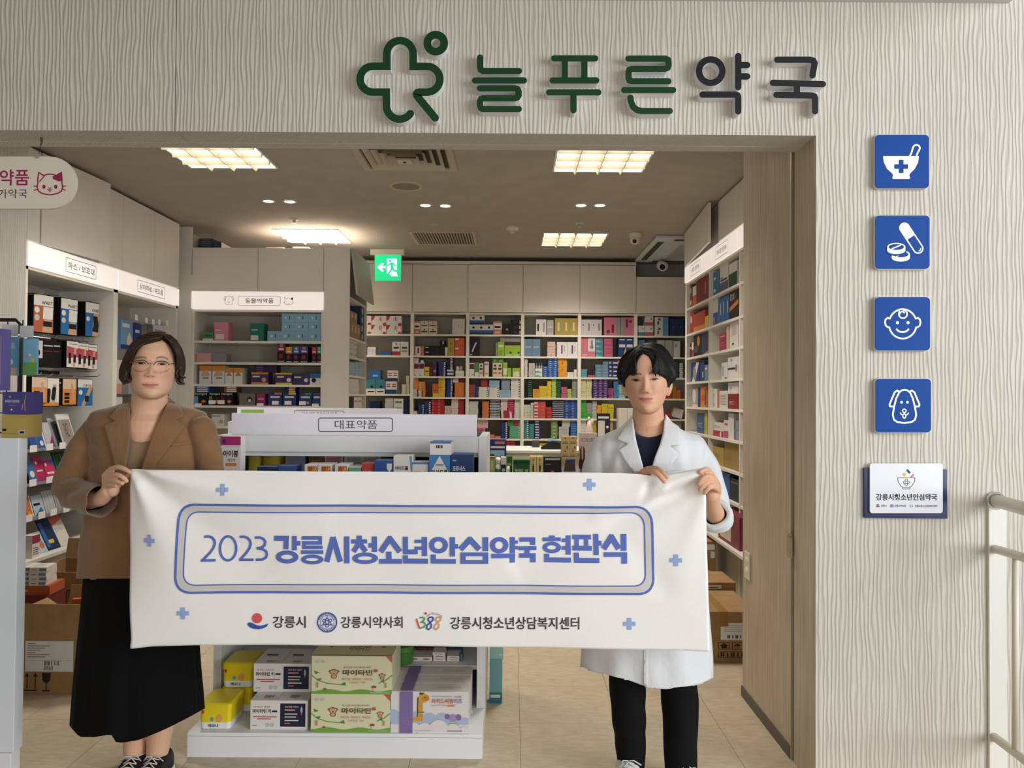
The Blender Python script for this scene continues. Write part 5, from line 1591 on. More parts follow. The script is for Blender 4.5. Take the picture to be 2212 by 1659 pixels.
# side shelf of the pillar
ps_=Shelf('L',px1-0.004,SZ+[0.5],0.015)
for (y,x0,x1,yt,yb,cols,rows,desc,sp) in (('top',90,200,820,980,3,1,'brown carton',spec((176,140,92),('r',0.4,0.4,0.65,0.8,'w'))),('top',90,165,695,820,2,1,'brown carton',spec((176,140,92),('r',0.4,0.4,0.65,0.8,'w'))),('top',203,240,640,990,1,4,'dark blue',spec('nb',('d',0.5,0.5,0.2,'w'))),
             ('second',82,160,1010,1185,2,3,'white',spec('w',lg_('mt',0.4))),('third',80,140,1260,1395,1,5,'pale blue',spec('lb',lg_('w',0.3))),('third',142,225,1260,1395,2,5,'pale blue',spec('lb',lg_('w',0.3))),('fourth',80,185,1445,1605,3,3,'white',spec('w',lg_('lg',0.3))),('fifth',75,125,1650,1790,1,2,'black',spec('bk')),('fifth',130,215,1650,1790,2,2,'white and red',spec('w',lg_('rd',0.4)))):
 ps_.add(cvA,'%s pillar side shelf' % y,x0,x1,yt,yb,cols,rows,desc,sp,d=0.11)
#------------------------------------------------------------------right wall shelf
cvR1,cvR2,cvR3=(1440,380,5.184),(1440,680,5.184),(1480,980,3.317)
ru=Shelf('R',XRU,RZ+[RBASE],0.03)
def rr(k,bay):
 return '%s right wall shelf, %s bay' % (['top','second','third','fourth','fifth','sixth','seventh','eighth','ninth'][k-1],bay)
for (k,bay,cv,x0,x1,yt,yb,cols,rows,desc,sp) in (
  (1,'far',cvR1,255,284,1225,1450,1,2,'brown',spec((120,70,60),('d',0.5,0.5,0.25,'w'))),(1,'far',cvR1,286,328,1235,1440,1,1,'white and red',spec('w',bb_('or_',0.55))),(1,'far',cvR1,330,348,1180,1430,1,1,'slim maroon',spec('dr')),(1,'far',cvR1,350,462,1115,1410,1,1,'large dark red',spec((134,24,40),('r',0.7,0.3,0.78,0.7,'pk'))),
  (1,'near',cvR1,487,585,1085,1335,1,2,'teal blue',spec((36,118,168),('d',0.5,0.5,0.12,'w',1.2),('r',0.1,0.5,0.35,0.65,'w'))),(1,'near',cvR1,592,685,985,1290,1,1,'tall white',spec('w',bb_((90,90,140),0.38),lg_('co',0.5,0.06,0.1,0.4),('r',0.1,0.42,0.9,0.48,'bk'))),(1,'near',cvR1,690,785,970,1235,1,1,'white and dark green',spec('w',bb_('dg',0.6))),
  (2,'far',cvR1,250,300,1540,1680,1,1,'red',spec('rd',('d',0.4,0.7,0.2,'w'))),(2,'far',cvR1,302,428,1525,1660,1,1,'wide red orange',spec((196,64,44),bb_('og',0.3))),(2,'far',cvR1,430,460,1570,1650,1,1,'yellow',spec('ye')),
  (2,'near',cvR1,497,570,1385,1625,1,1,'white and blue',spec('w',bb_('bl',0.5),('r',0.1,0.1,0.55,0.35,'og'))),(2,'near',cvR1,574,692,1355,1600,3,1,'upright blue',spec((40,110,190),('r',0.6,0.35,0.8,0.8,'w'))),(2,'near',cvR1,700,800,1250,1560,1,1,'black and gold',spec((40,36,34),('p',((0,0.3),(1,0.5),(1,0.65),(0,0.45)),'og'),('t','DX',0.1,0.68,0.6,0.9,'lg',0.02))),
  (3,'far',cvR2,230,252,330,465,1,1,'slim black',spec('bk',lg_('og',0.4))),(3,'far',cvR2,255,276,320,465,1,1,'slim dark',spec((40,40,54),lg_('w',0.6))),(3,'far',cvR2,278,298,310,455,1,1,'slim red white',spec('w',bb_('rd',0.5))),(3,'far',cvR2,300,380,222,445,1,1,'black and yellow',spec('bk',('d',0.65,0.7,0.18,'og'),('r',0.1,0.2,0.6,0.5,(90,80,40)))),(3,'far',cvR2,383,460,158,420,1,1,'tall navy',spec((48,58,96),('p',((0,0),(1,0),(1,0.15)),'tan'))),
  (3,'near',cvR2,590,662,205,375,1,1,'magenta',spec((200,36,92),ln_('pk',0.3),lg_('w',0.8,0.04))),(3,'near',cvR2,665,690,130,355,1,1,'slim cream',spec('cr')),(3,'near',cvR2,706,800,45,340,1,1,'tall cream',spec('wr',('r',0.25,0.5,0.85,0.85,'lg'),('r',0.3,0.15,0.5,0.22,'bk'))),
  (4,'far',cvR2,272,362,535,738,1,1,'white and navy',spec('nb',('p',((0.1,0),(0.5,0),(1,0.98),(0.7,1)),'w'),('d',0.45,0.45,0.2,'gy'))),(4,'far',cvR2,366,416,530,728,1,1,'navy',spec('nb',('r',0.6,0.2,0.8,0.5,'w'))),(4,'far',cvR2,420,460,560,720,1,1,'pale blue',spec('bg',lg_('w',0.7))),
  (4,'near',cvR2,612,676,535,705,1,1,'white blue printed',spec('wr',('r',0.1,0.2,0.4,0.8,'lb'),('r',0.6,0.05,0.9,0.12,'nb'))),(4,'near',cvR2,680,800,472,700,1,1,'large white',spec('wr',('r',0,0.42,0.7,0.52,'nb'),('r',0.25,0.8,0.45,0.92,'lt'),('d',0.8,0.48,0.1,'gy'))),
  (5,'far',cvR2,285,346,810,1018,1,1,'grey and peach',spec((170,164,168),('d',0.35,0.55,0.3,'w',1.2),bb_('lp',0.12))),(5,'far',cvR2,350,370,808,1018,1,1,'slim blue',spec('nb')),(5,'far',cvR2,374,440,805,1020,1,1,'orange',spec('og',lg_('or_',0.3,0.3),('r',0.8,0.1,0.95,0.9,'br'))),
  (5,'near',cvR2,474,562,828,1030,1,2,'white lined',spec('wr',ln_('gy',0.2,4),('r',0,0,0.2,1,'lg'))),(5,'near',cvR2,566,682,852,1032,1,1,'white and red',spec('wr',bl_('co',0.2),ln_('gy',0.2,7,0.3,0.95))),(5,'near',cvR2,686,802,885,1044,1,1,'dark red',spec((150,34,40),ln_('lp',0.3,3,0.1,0.6))),(5,'near',cvR2,686,802,760,884,1,1,'wide white',spec('wr',('d',0.3,0.5,0.1,'tan',1.0))),
  (6,'far',cvR2,335,416,1105,1300,1,1,'blue',spec((64,96,150),ln_('lb',0.3,3))),(6,'far',cvR2,420,456,1090,1310,1,1,'yellow green',spec((190,190,60))),(6,'near',cvR2,484,634,1205,1360,1,1,'white and red',spec('wr',bb_('rd',0.42),ln_('gy',0.65,2),('d',0.8,0.2,0.06,'w'))),(6,'near',cvR2,637,688,1180,1368,1,1,'white and pink',spec('wr',bb_('ro',0.4),lg_('co',0.7))),(6,'near',cvR2,690,750,1108,1380,1,1,'tall white',spec('wr',('r',0.55,0.3,0.65,0.7,'lg'))),(6,'near',cvR2,754,802,1185,1400,1,2,'grey blue',spec((140,144,160),bl_('nb',0.2))),
  (7,'near',cvR2,520,636,1480,1690,1,1,'gold',spec('go',ln_('ol',0.3,4),('r',0.1,0.0,0.5,0.1,'dr'))),(7,'near',cvR2,642,802,1410,1720,1,1,'large gold',spec((170,136,60),('r',0.1,0.3,0.5,0.6,'ol'))),
  (8,'near',cvR3,268,318,140,330,1,1,'blue',spec((30,100,180))),(8,'near',cvR3,320,384,180,350,1,1,'black',spec('bk',lg_('gy',0.8,0.04))),
  (9,'near',cvR3,236,388,420,600,1,1,'wide maroon',spec((140,44,66),('r',0.1,0.1,0.62,0.8,'cr'),('r',0.3,0.3,0.4,0.7,'ol')))):
 ru.add(cv,rr(k,bay),x0,x1,yt,yb,cols,rows,desc,sp,d=0.16,z0=(RBASE if k==9 else None),inset=(-0.06 if k==9 else None))
#------------------------------------------------------------------left wall:braces on hooks
BRK=(16,15,17)
def brace(u0,u1,z0,z1,X,lab,prs,d=0.06):
 w=u1-u0
 put('brace_pack',lab,'package',w,d,z1-z0,(X-d/2,(u0+u1)/2,z0),math.pi/2-0.2,(BRK,prs),'hanging brace packages on the left wall hooks')
def yx(g):
 return PX(g/4.148,700,-2.98).y
SKIN,LTS=(206,160,126),(214,196,186)
waist=lambda bc:(('r',0.05,0.3,0.98,0.98,'w'),('t','WAIST',0.42,0.74,0.95,0.83,'bk',0.02),('r',0.05,0.0,0.98,0.7,bc),('p',((0.45,0),(0.95,0),(0.9,0.35),(1,0.68),(0.5,0.68),(0.55,0.35)),SKIN),('p',((0.48,0.36),(0.95,0.36),(0.98,0.68),(0.5,0.68)),'w'),('d',0.2,0.58,0.12,'w'),('d',0.2,0.38,0.12,'lg'),('r',0.5,0.16,0.92,0.3,'bk'))
knee=(('r',0.03,0.68,0.98,0.98,'w'),('t','KNEE',0.5,0.72,0.95,0.8,'bk',0.02),('r',0.03,0.0,0.98,0.68,(30,110,180)),('p',((0.5,0),(0.95,0),(0.98,0.68),(0.6,0.68)),SKIN),('p',((0.5,0.15),(0.9,0.12),(0.95,0.35),(0.85,0.6),(0.55,0.6),(0.6,0.35)),'bk'),('d',0.2,0.5,0.12,'w'))
arm=(('r',0.03,0.02,0.98,0.98,'w'),('p',((0.05,0.35),(0.98,0.4),(0.98,0.72),(0.05,0.8)),(196,70,88)),('r',0.18,0.15,0.38,0.55,'bk'),('l',((0.62,0.1),(0.68,0.45),(0.72,0.7)),0.2,SKIN),('r',0.58,0.2,0.78,0.5,'bk'),('r',0.2,0.86,0.9,0.9,'gy'))
oran=(('r',0.03,0.02,0.98,0.98,(228,140,60)),('r',0.03,0.6,0.98,0.98,(222,190,160)),('r',0.15,0.08,0.5,0.18,'bk'),('r',0.15,0.22,0.5,0.32,'bk'),('r',0.15,0.36,0.5,0.46,'bk'),('l',((0.8,0.2),(0.72,0.5),(0.66,0.75)),0.16,SKIN))
whit=(('r',0.03,0.02,0.98,0.98,'w'),('r',0.03,0.02,0.98,0.14,'og'),('l',((0.35,0.2),(0.38,0.55)),0.22,'bk'),('l',((0.65,0.15),(0.72,0.7)),0.22,SKIN),('l',((0.64,0.3),(0.7,0.6)),0.24,'bk'))
elb=(('r',0.03,0.68,0.98,0.98,'w'),('t','ELBOW',0.4,0.72,0.95,0.8,'bk',0.02),('r',0.03,0.0,0.98,0.68,(34,110,180)),('l',((0.4,0.05),(0.62,0.3),(0.85,0.65)),0.2,SKIN),('r',0.5,0.15,0.75,0.38,'bk'),('d',0.22,0.5,0.12,'w'))
BX=XW-0.09
R1z=lambda g,y:PX(g/4.148,500+y/4.148,-2.98).z
for (g0,g1,yt,yb,lab,prs) in ((335,478,565,905,'black waist brace package nearest the shop entrance, upper hook row',waist((190,96,60))),(577,695,600,925,'black and blue waist brace package in the middle of the upper row',waist((30,110,180))),(797,892,635,940,'black and blue knee brace package at the right of the upper row',knee),
         (318,400,965,1205,'dark grey brace package at the left of the middle hook row',(('r',0.05,0.3,0.95,0.95,'lg'),('d',0.5,0.5,0.25,'bk'))),(632,714,982,1222,'white and pink arm brace package, left of three, middle row',arm),(722,802,1000,1228,'white and pink arm brace package, centre of three, middle row',arm),(806,883,1012,1238,'white and pink arm brace package, right of three, middle row',arm),
         (330,440,1302,1540,'orange finger brace package at the left of the lower hook row',oran),(428,543,1312,1568,'white wrist brace package in the lower hook row',whit),(604,700,1318,1555,'orange ankle brace package in the middle of the lower row',oran),(738,840,1322,1562,'blue elbow brace package at the right of the lower row',elb)):
 gm=(g0+g1)/2
 brace(yx(g0),yx(g1),R1z(gm,yb),R1z(gm,yt),BX,lab,prs,0.075)
# plain black packs behind and between,showing their spines
kk=0
for (g0,g1,yt,yb,dx) in ((345,470,575,900,0.09),(585,690,605,920,0.09),(800,890,640,935,0.09),(445,520,985,1215,0.02),(520,625,985,1220,0.05),(640,710,990,1218,0.09),(340,430,1310,1535,0.09),(560,600,1318,1540,0.02),(700,735,1330,1560,0.04)):
 gm=(g0+g1)/2
 brace(yx(g0),yx(g1),R1z(gm,yb),R1z(gm,yt),BX-dx,'plain black spine of a brace package behind the coloured ones, %s of nine' % ORD[kk],(('r',0.1,0.8,0.9,0.85,'lg'),('r',0.1,0.6,0.9,0.63,(150,40,50))),0.07)
 kk+=1
# hooks
for k,(g,y) in enumerate(((400,545),(560,555),(700,585),(850,612),(400,930),(520,940),(680,955),(770,965),(850,975),(380,1270),(480,1275),(600,1280),(720,1280),(880,1238),(900,1285))):
 q=PX(g/4.148,500+y/4.148,-2.93)
 m=MB().tube([Vector((XW-0.399,q.y,q.z-0.01)),Vector((XW-0.05,q.y,q.z-0.012)),Vector((XW-0.035,q.y,q.z+0.004))],0.0025,6)
 m.obj('hook',M_CHROME,lroots[0])
for z in (R1z(600,945),R1z(600,1255)):
 MB().box(XW-0.40,XW-0.385,LY[0]+0.03,LY[1]-0.03,z-0.01,z+0.015).obj('hook_rail',M_DARK,lroots[0])
# pouches leaning on the sloping shelves
def pouch(g0,g1,yt,yb,z0,lab,c,prs=(),lean=0.3,X=XW-0.075,conv=(0,840,4.148),yaw=0.0):
 u0,u1=PX(g0/4.148,900,X).y,PX(g1/4.148,900,X).y
 gm=(g0+g1)/2
 z1=PX(gm/4.148,conv[1]+yt/4.148,X-0.05).z
 h=max(z1-z0,0.03)/math.cos(lean)
 o=put('patch_pouch',lab,'pouch',abs(u1-u0),0.006,h,(X,(u0+u1)/2,z0+0.001),0,(c,prs),'patch pouches on the left sloping shelves')
 o.rotation_euler=(Matrix.Rotation(math.pi/2+yaw,3,'Z') @ Matrix.Rotation(-lean,3,'X')).to_euler()
zz=LZ
for (g0,g1,yt,z,lab,c,prs) in (
  (285,345,300,0,'blue patch pouch, leftmost on the top sloping shelf',(40,80,160),(('r',0,0.6,1,1,'lg'),)),(350,425,300,0,'white and blue patch pouch with a round seal on the top sloping shelf',(214,214,218),(('r',0,0,0.8,0.65,(44,90,170)),('d',0.5,0.2,0.2,'w'))),(430,495,300,0,'silver and plum patch pouch on the top sloping shelf',(190,188,192),(('p',((0.2,0),(1,0),(1,0.5)),(140,50,110)),)),(575,690,225,0,'tall white pouch with black brush lettering on the top sloping shelf',(226,222,216),(('r',0.06,0.04,0.94,0.82,(160,144,140)),('t','자석고',0.35,0.2,0.65,0.75,'bk',0.01))),
  (285,350,640,1,'blue patch pouch, leftmost on the second sloping shelf',(54,112,178),(('d',0.5,0.4,0.3,'w'),)),(350,430,600,1,'crimson patch pouch with white lettering on the second sloping shelf',(190,36,88),(('d',0.3,0.75,0.12,'w'),('r',0.2,0.4,0.8,0.46,'w'))),(435,525,630,1,'pink red patch pouch on the second sloping shelf',(206,44,96),(('d',0.2,0.78,0.1,'w'),('r',0.15,0.3,0.8,0.4,'w'),('p',((0.5,1),(1,1),(1,0.6)),'bl'))),(530,640,555,1,'dark green pouch at the right of the second sloping shelf',(26,60,44),(('r',0.1,0.1,0.14,0.9,'gn'),('r',0.3,0.1,0.33,0.9,'gn'),('r',0.6,0.1,0.63,0.9,'lm'))),
  (262,322,945,2,'orange and white slim pack, leftmost on the third sloping shelf',(224,104,44),(('r',0.85,0,1,1,'w'),('d',0.4,0.2,0.2,'oy'))),(330,425,940,2,'pale blue patch pouch with dark lettering on the third sloping shelf',(176,196,214),(('r',0.1,0.5,0.7,0.62,'bk'),('p',((0,0),(1,0),(0.7,0.4)),(44,110,170)))),(430,520,900,2,'stacked silver pouch edges on the third sloping shelf',(186,190,192),(('r',0.2,0,0.24,1,'gy'),('r',0.5,0,0.54,1,'gy'),('r',0.8,0,0.83,1,'gy'))),(525,610,900,2,'grey pouch at the right of the third sloping shelf',(150,154,158),(('r',0.3,0,0.34,1,'lg'),))):
 pouch(g0,g1,yt,0,zz[z],lab,c,prs)
for (g0,g1,yt,lab,c,prs) in ((255,345,1225,'light blue gel pouch, leftmost on the left base shelf',(170,196,214),(('r',0.1,0.5,0.8,0.6,'nb'),('d',0.4,0.2,0.25,'co'))),(350,450,1265,'light blue gel pouch with red swirl on the left base shelf',(176,200,216),(('r',0.1,0.55,0.8,0.66,'bk'),('d',0.7,0.35,0.2,'co'))),(455,560,1150,'navy pouch with yellow lettering on the left base shelf',(24,56,96),(('r',0.3,0.2,0.7,0.32,'ye'),('r',0.05,0.1,0.3,0.9,'bl'))),(565,660,1120,'white heat pack pouch at the right of the left base shelf',(222,218,212),(('p',((0,0.7),(1,0.85),(1,1),(0,1)),'co'),('t','반원적외선',0.1,0.5,0.9,0.62,'gy',0.0)))):
 pouch(g0,g1,yt,0,LBASE,lab,c,prs,lean=0.45,X=XW-0.03)
kx=0
for zi,(g0,g1,yts,c) in enumerate(((500,575,262,(150,150,152)),(262,300,690,(200,60,70)),(610,650,930,(170,176,182)))):
 for k in range(3):
  pouch(g0+k*(g1-g0)/3,g0+(k+1.6)*(g1-g0)/3,yts+14*k,0,LZ[zi],'slim pouch edge, %s of three, on the %s sloping shelf' % (ORD[k],ORD[zi]),tuple(v-18*k for v in c),(('r',0,0.9,1,1,'lg'),),lean=0.35,X=XW-0.12)
# small pink and white carton on the base
q=PX(67,1205,XW+0.0)
put('medicine_box','pink and white carton at the near end of left base shelf','box',0.075,0.06,PX(67,1158,XW).z-LBASE,(XW-0.02,q.y+0.03,LBASE+0.0006),math.pi/2,spec('wr',bt_((170,44,84),0.36),ln_((150,50,70),0.15,4,0.1,0.9)))
# price labels along the lips
kk=0
for zi,gs in ((0,(290,435,550)),(1,(290,440)),(2,(260,375,480,595))):
 for g in gs:
  u=PX(g/4.148+5,900,XW-0.04).y
  MB().box(XW-0.0455,XW-0.0435,u-0.035,u+0.035,LZ[zi]-0.012,LZ[zi]+0.03).obj('price_label',C((230,226,224),0.5),lroots[0])
# wound care bay behind the woman
for (p0,p1,yt,yb,lab,c,prs) in ((261,287,692,754,'light blue wound dressing pack hanging beside the woman',(110,160,206),(('p',((0.5,0.1),(0.9,0.1),(0.95,0.35),(0.7,0.6),(0.5,0.35)),'cr'),('r',0,0,1,0.15,'nb'),('r',0.1,0.75,0.7,0.88,'w'))),(289,304,698,740,'dark blue wound dressing pack hanging above the woman',(40,54,150),(('r',0.2,0.5,0.8,0.65,'w'),)),(306,318,702,730,'grey dressing pack hanging above the woman',(120,122,126),()),(320,330,702,735,'second grey dressing pack hanging above the woman',(112,114,118),()),(333,352,703,740,'white and purple pack hanging above the woman',(230,226,230),(('r',0.08,0.05,0.92,0.75,(170,140,196)),))):
 X=XW-0.1
 u0,u1=PX(p0,720,X).y,PX(p1,720,X).y
 z0,z1=PX((p0+p1)/2,yb,X).z,PX((p0+p1)/2,yt,X).z
 put('dressing_pack',lab,'package',u1-u0,0.03,z1-z0,(X-0.015,(u0+u1)/2,z0),math.pi/2,(c,prs),'hanging wound care packs')
 MB().tube([Vector((XW-0.399,(u0+u1)/2,z1+0.006)),Vector((XW-0.03,(u0+u1)/2,z1+0.004))],0.002,6).obj('hook',M_CHROME,lroots[1])
 MB().box(XW-0.03,XW-0.028,(u0+u1)/2-0.02,(u0+u1)/2+0.02,z1+0.002,z1+0.045).obj('price_label',C((226,222,222),0.5),lroots[1])
ws=Shelf('L',XW,[1.45,1.1],0.06)
ws.add((0,500,4.148),'shelf behind the woman',1040,1095,1150,1380,1,1,'cream floral',spec((222,214,186),bb_((224,150,140),0.3)),z0=1.45)
ws.add((0,500,4.148),'shelf behind the woman',1040,1100,1480,1560,1,1,'lime green',spec('lm',bt_('w',0.4)),z0=1.1)
#------------------------------------------------------------------things on the left gondola end
Yg=2.945
a,b=P(2,945,Yg),P(57,896,Yg)
put('carton','gold carton with a barcode on the left counter, under the purple one','box',b.x-P(4,900,Yg).x,0.10,b.z-gz,((b.x+P(4,900,Yg).x)/2,Yg+0.05,gz+0.0006),0.0,spec((188,160,78),('r',0.7,0.14,0.95,0.32,'lg'),('r',0.74,0.18,0.92,0.28,'bk'),('r',0.05,0.16,0.6,0.19,'ol'),('r',0.04,0.28,0.2,0.38,'bk')))
a2=P(59,846,Yg)
put('carton','purple carton with gold plant drawings on the left counter','box',a2.x-P(5,880,Yg).x,0.10,a2.z-b.z-0.003,((a2.x+P(5,880,Yg).x)/2,Yg+0.05,b.z+0.002),0.0,spec((72,62,140),('t','우리아이 프리미엄',0.1,0.5,0.68,0.64,'w',0.01),('r',0.25,0.38,0.55,0.4,'lv'),('d',0.38,0.2,0.04,'w'),('d',0.3,0.78,0.04,'go'),('l',((0.93,0.15),(0.9,0.55),(0.95,0.85)),0.03,'go'),('l',((0.8,0.2),(0.83,0.45)),0.03,'pk')))
r=thing('wire_rack','black wire grid rack with rounded top behind left counter','rack',(-2.25,3.2,0))
Yw=3.3
x1,x0=P(44,720,Yw).x,-2.385
ztop,zbot=P(20,691,Yw).z,0.0
MB().tube([(x0,Yw,ztop),(x1-0.02,Yw,ztop),(x1,Yw,ztop-0.02),(x1,Yw,0.01)],0.008,8).obj('frame',M_BLACK,r)
for k in range(5):
 MB().tube([(x0+0.02+k*0.065,Yw,0.02),(x0+0.02+k*0.065,Yw,ztop)],0.0025,6).obj('wire',M_BLACK,r)
for k in range(14):
 MB().tube([(x0,Yw,ztop-0.06-k*0.085),(x1,Yw,ztop-0.06-k*0.085)],0.0025,6).obj('wire',M_BLACK,r)
for (p0,p1,yt,yb,Y,lab,c,prs,cat) in ((-40,12,711,843,3.0,'tall purple box standing at the left edge',(104,96,176),(('r',0.9,0.1,0.94,0.9,'lv'),),'box'),(10,37,728,811,3.20,'light blue pouch hanging on the wire rack',(96,166,206),(('r',0,0,1,0.2,(206,180,140)),('d',0.4,0.35,0.25,'w'),('r',0.1,0.7,0.8,0.85,'lb')),'pouch'),(30,46,728,810,3.24,'row of dark pouch edges on the wire rack',(70,84,96),(('r',0,0,1,0.3,(50,80,60)),),'pouch'),(48,79,731,810,3.16,'children pack with sky blue top and green bottom on the wire rack',(122,188,222),(('r',0,0,1,0.35,(110,180,90)),('d',0.25,0.5,0.12,'pk'),('d',0.7,0.4,0.14,'ye'),('d',0.5,0.55,0.1,'w')),'pouch')):
 a,b=P(p0,yb,Y),P(p1,yt,Y)
 zb=gz+0.0 if cat=='box' else a.z
 put('tall_carton' if cat=='box' else 'hanging_pouch',lab,cat,b.x-a.x,0.05 if cat=='box' else 0.012,b.z-a.z,((a.x+b.x)/2,Y+0.01,a.z),0,(c,prs))
 if cat !='box':
  MB().tube([((a.x+b.x)/2,Yw,b.z+0.01),((a.x+b.x)/2,Y-0.02,b.z+0.008)],0.0025,6).obj('rack_hook',M_CHROME,r)
  MB().box(a.x,b.x,Y-0.022,Y-0.02,b.z+0.002,b.z+0.05).obj('clear_tag',C((190,192,192),0.2),r)
#------------------------------------------------------------------cardboard cartons
M_CARD=noisy('cardboard',(150,118,80),(164,132,92),14,0.85,0.05,0.001)
M_TAPE=C((150,112,56),0.3)
M_LBLW=C((220,222,224),0.5)
def carton(label,x0,x1,y0,y1,z0,h,flaps=None,prints=None,open_top=False,rz=0.0,lid_tape=False):
 r=thing('cardboard_box',label,'box',((x0+x1)/2,(y0+y1)/2,z0))
 t=0.006
 z1=z0+h
 z0+=0.001
 m=MB()
 if open_top:
  m.box(x0,x1,y0,y0+t,z0,z1).box(x0,x1,y1-t,y1,z0,z1).box(x0,x0+t,y0+t,y1-t,z0,z1).box(x1-t,x1,y0+t,y1-t,z0,z1).box(x0+t,x1-t,y0+t,y1-t,z0,z0+t)
 else:
  m.box(x0,x1,y0,y1,z0,z1)
 m.obj('body',M_CARD,r)
 for (side,L,ang) in (flaps or ()):
  a=math.radians(ang)
  f=MB()
  if side=='f':
   f.prism([(x0+0.012,y0,z1+L*0.2),(x0,y0,z1),(x1,y0,z1),(x1-0.012,y0-L*math.sin(a),z1+L*math.cos(a)),(x0+0.012,y0-L*math.sin(a),z1+L*math.cos(a))][1:],(0,0.004,0))
  elif side=='b':
   f.prism([(x0,y1,z1),(x1,y1,z1),(x1-0.01,y1+L*math.sin(a),z1+L*math.cos(a)),(x0+0.01,y1+L*math.sin(a),z1+L*math.cos(a))],(0,0.004,0))
  elif side=='l':
   f.prism([(x0,y0,z1),(x0,y1,z1),(x0-L*math.sin(a),y1-0.01,z1+L*math.cos(a)),(x0-L*math.sin(a),y0+0.01,z1+L*math.cos(a))],(0.004,0,0))
  else:
   f.prism([(x1,y0,z1),(x1,y1,z1),(x1+L*math.sin(a),y1-0.01,z1+L*math.cos(a)),(x1+L*math.sin(a),y0+0.01,z1+L*math.cos(a))],(-0.004,0,0))
  f.obj('flap',M_CARD,r,fix=True)
 if prints:
  pr=Print(lambda u,v:Vector((x0+(x1-x0)*u,y0-0.0008,z0+(z1-z0)*v)))
  prints(pr)
  pr.obj('print',r)
 if lid_tape:
  MB().box((x0+x1)/2-0.024,(x0+x1)/2+0.024,y0,y1,z1+0.0004,z1+0.001).box((x0+x1)/2-0.024,(x0+x1)/2+0.024,y0-0.0012,y0-0.0006,z1-0.08,z1).obj('tape',M_TAPE,r)
 return r
CK=C((38,32,26),0.7)
def barcode(p,u0,v0,u1,v1):
 n=17
 for k in range(n):
  if (k*7) % 5< 3:
   p.rect(u0+(u1-u0)*k/n,v0,u0+(u1-u0)*(k+0.7)/n,v1,CK)
def pr_left(p):
 p.rect(0.06,0.36,0.82,0.85,M_LBLW)
 for k in range(7):
  p.rect(0.09,0.80-0.035*k,0.22+0.3*((k*3) % 4)/4,0.812-0.035*k,C((120,120,124),0.6))
 p.rect(0.08,0.535,0.8,0.54,C((150,150,150),0.6))
 barcode(p,0.36,0.46,0.6,0.53)
 barcode(p,0.36,0.38,0.5,0.45)
 p.rect(0.08,0.415,0.22,0.44,CK)
 for u in (0.07,0.2):
  p.rect(u+0.018,0.09,u+0.032,0.3,CK)
  p.poly([(u-0.01,0.28),(u+0.06,0.28),(u+0.025,0.34)],CK)
 p.rect(0.04,0.05,0.25,0.07,CK)
 p.poly([(0.33,0.34),(0.47,0.34),(0.46,0.22),(0.42,0.18),(0.38,0.18),(0.34,0.22)],CK)
 p.rect(0.392,0.07,0.408,0.19,CK)
 p.rect(0.34,0.045,0.46,0.065,CK)
Yc=P(107,1503,3.73).y
a,b=P(45,1503,3.73),P(175,1365,3.73)
carton('near open cardboard box with white shipping label on the floor at left',a.x,b.x+0.02,3.73,4.1,0.0,b.z,(('f',0.135,4),('l',0.12,55),('r',0.12,25),('b',0.13,12)),pr_left,True)
# orange things poking out of it
put('orange_pack','orange pack sticking out of the near open cardboard box','package',0.16,0.03,0.3,((a.x+b.x)/2+0.05,3.98,0.10),0.3,spec((214,90,40),lg_('dg',0.8,0.05)))
a,b=P(44,1330,4.45),P(150,1235,4.45)
carton('open brown cardboard box further back beside the left shelf',-2.80,b.x+0.09,4.45,4.85,0.0,P(100,1236,4.45).z,(('b',0.12,5),('r',0.05,80)),lambda p:(p.line([(0.7,0.55),(0.95,0.62),(0.95,0.8),(0.7,0.74)],0.012,CK,closed=True),barcode(p,0.73,0.6,0.92,0.72)),True)
# stack of medicine cartons on a red case beside the column
rx,ry=P(70,1330,4.15).x,4.15
put('red_case','dark red case on the floor under orange carton at left','box',0.24,0.2,0.36,(P(70,1330,4.2).x-0.02,4.24,0.001),0.05,spec((120,30,34),lg_('co',0.85,0.03)))
put('orange_carton','flat orange carton under the pile of white medicine boxes','box',0.22,0.17,0.05,(P(72,1300,4.2).x-0.01,4.24,0.362),0.1,spec((196,84,44),lg_('oy',0.4,0.2,0.1,0.5)))
for k in range(4):
 for j in range(2):
  put('medicine_box','thin white and grey medicine box piled on the orange carton at left','box',0.085,0.12,0.024,(P(72,1300,4.2).x-0.05+j*0.09,4.22,0.4132+k*0.0245),0.1+0.04*(k % 2),spec('w',('r',0.55,0.2,0.95,0.8,'bg'),('R',0.1,0.1,0.6,0.9,'lg'),('r',0.1,0.4,0.4,0.6,'gy')),'white boxes piled at the left')
def pr_right(p):
 p.rect(0.45,0.44,1.0,0.78,M_LBLW)
 barcode(p,0.55,0.47,0.95,0.54)
 barcode(p,0.85,0.66,0.98,0.72)
 for k in range(4):
  p.rect(0.5,0.72-0.04*k,0.78,0.73-0.04*k,C((130,130,130),0.6))
 for u in (0.42,0.62,0.82):
  p.line([(u,0.25),(u+0.16,0.25),(u+0.16,0.39),(u,0.39)],0.008,CK,closed=True)
 p.poly([(0.46,0.27),(0.54,0.27),(0.54,0.32),(0.57,0.32),(0.5,0.375),(0.43,0.32),(0.46,0.32)],CK)
 p.poly([(0.64,0.32),(0.7,0.37),(0.76,0.32)],CK)
 p.rect(0.695,0.27,0.705,0.32,CK)
 p.line([(0.42,0.09),(1.0,0.09),(1.0,0.20),(0.42,0.20)],0.01,CK,closed=True)
 barcode(p,0.45,0.105,0.97,0.185)
a,b=P(1530,1425,4.25),P(1606,1320,4.25)
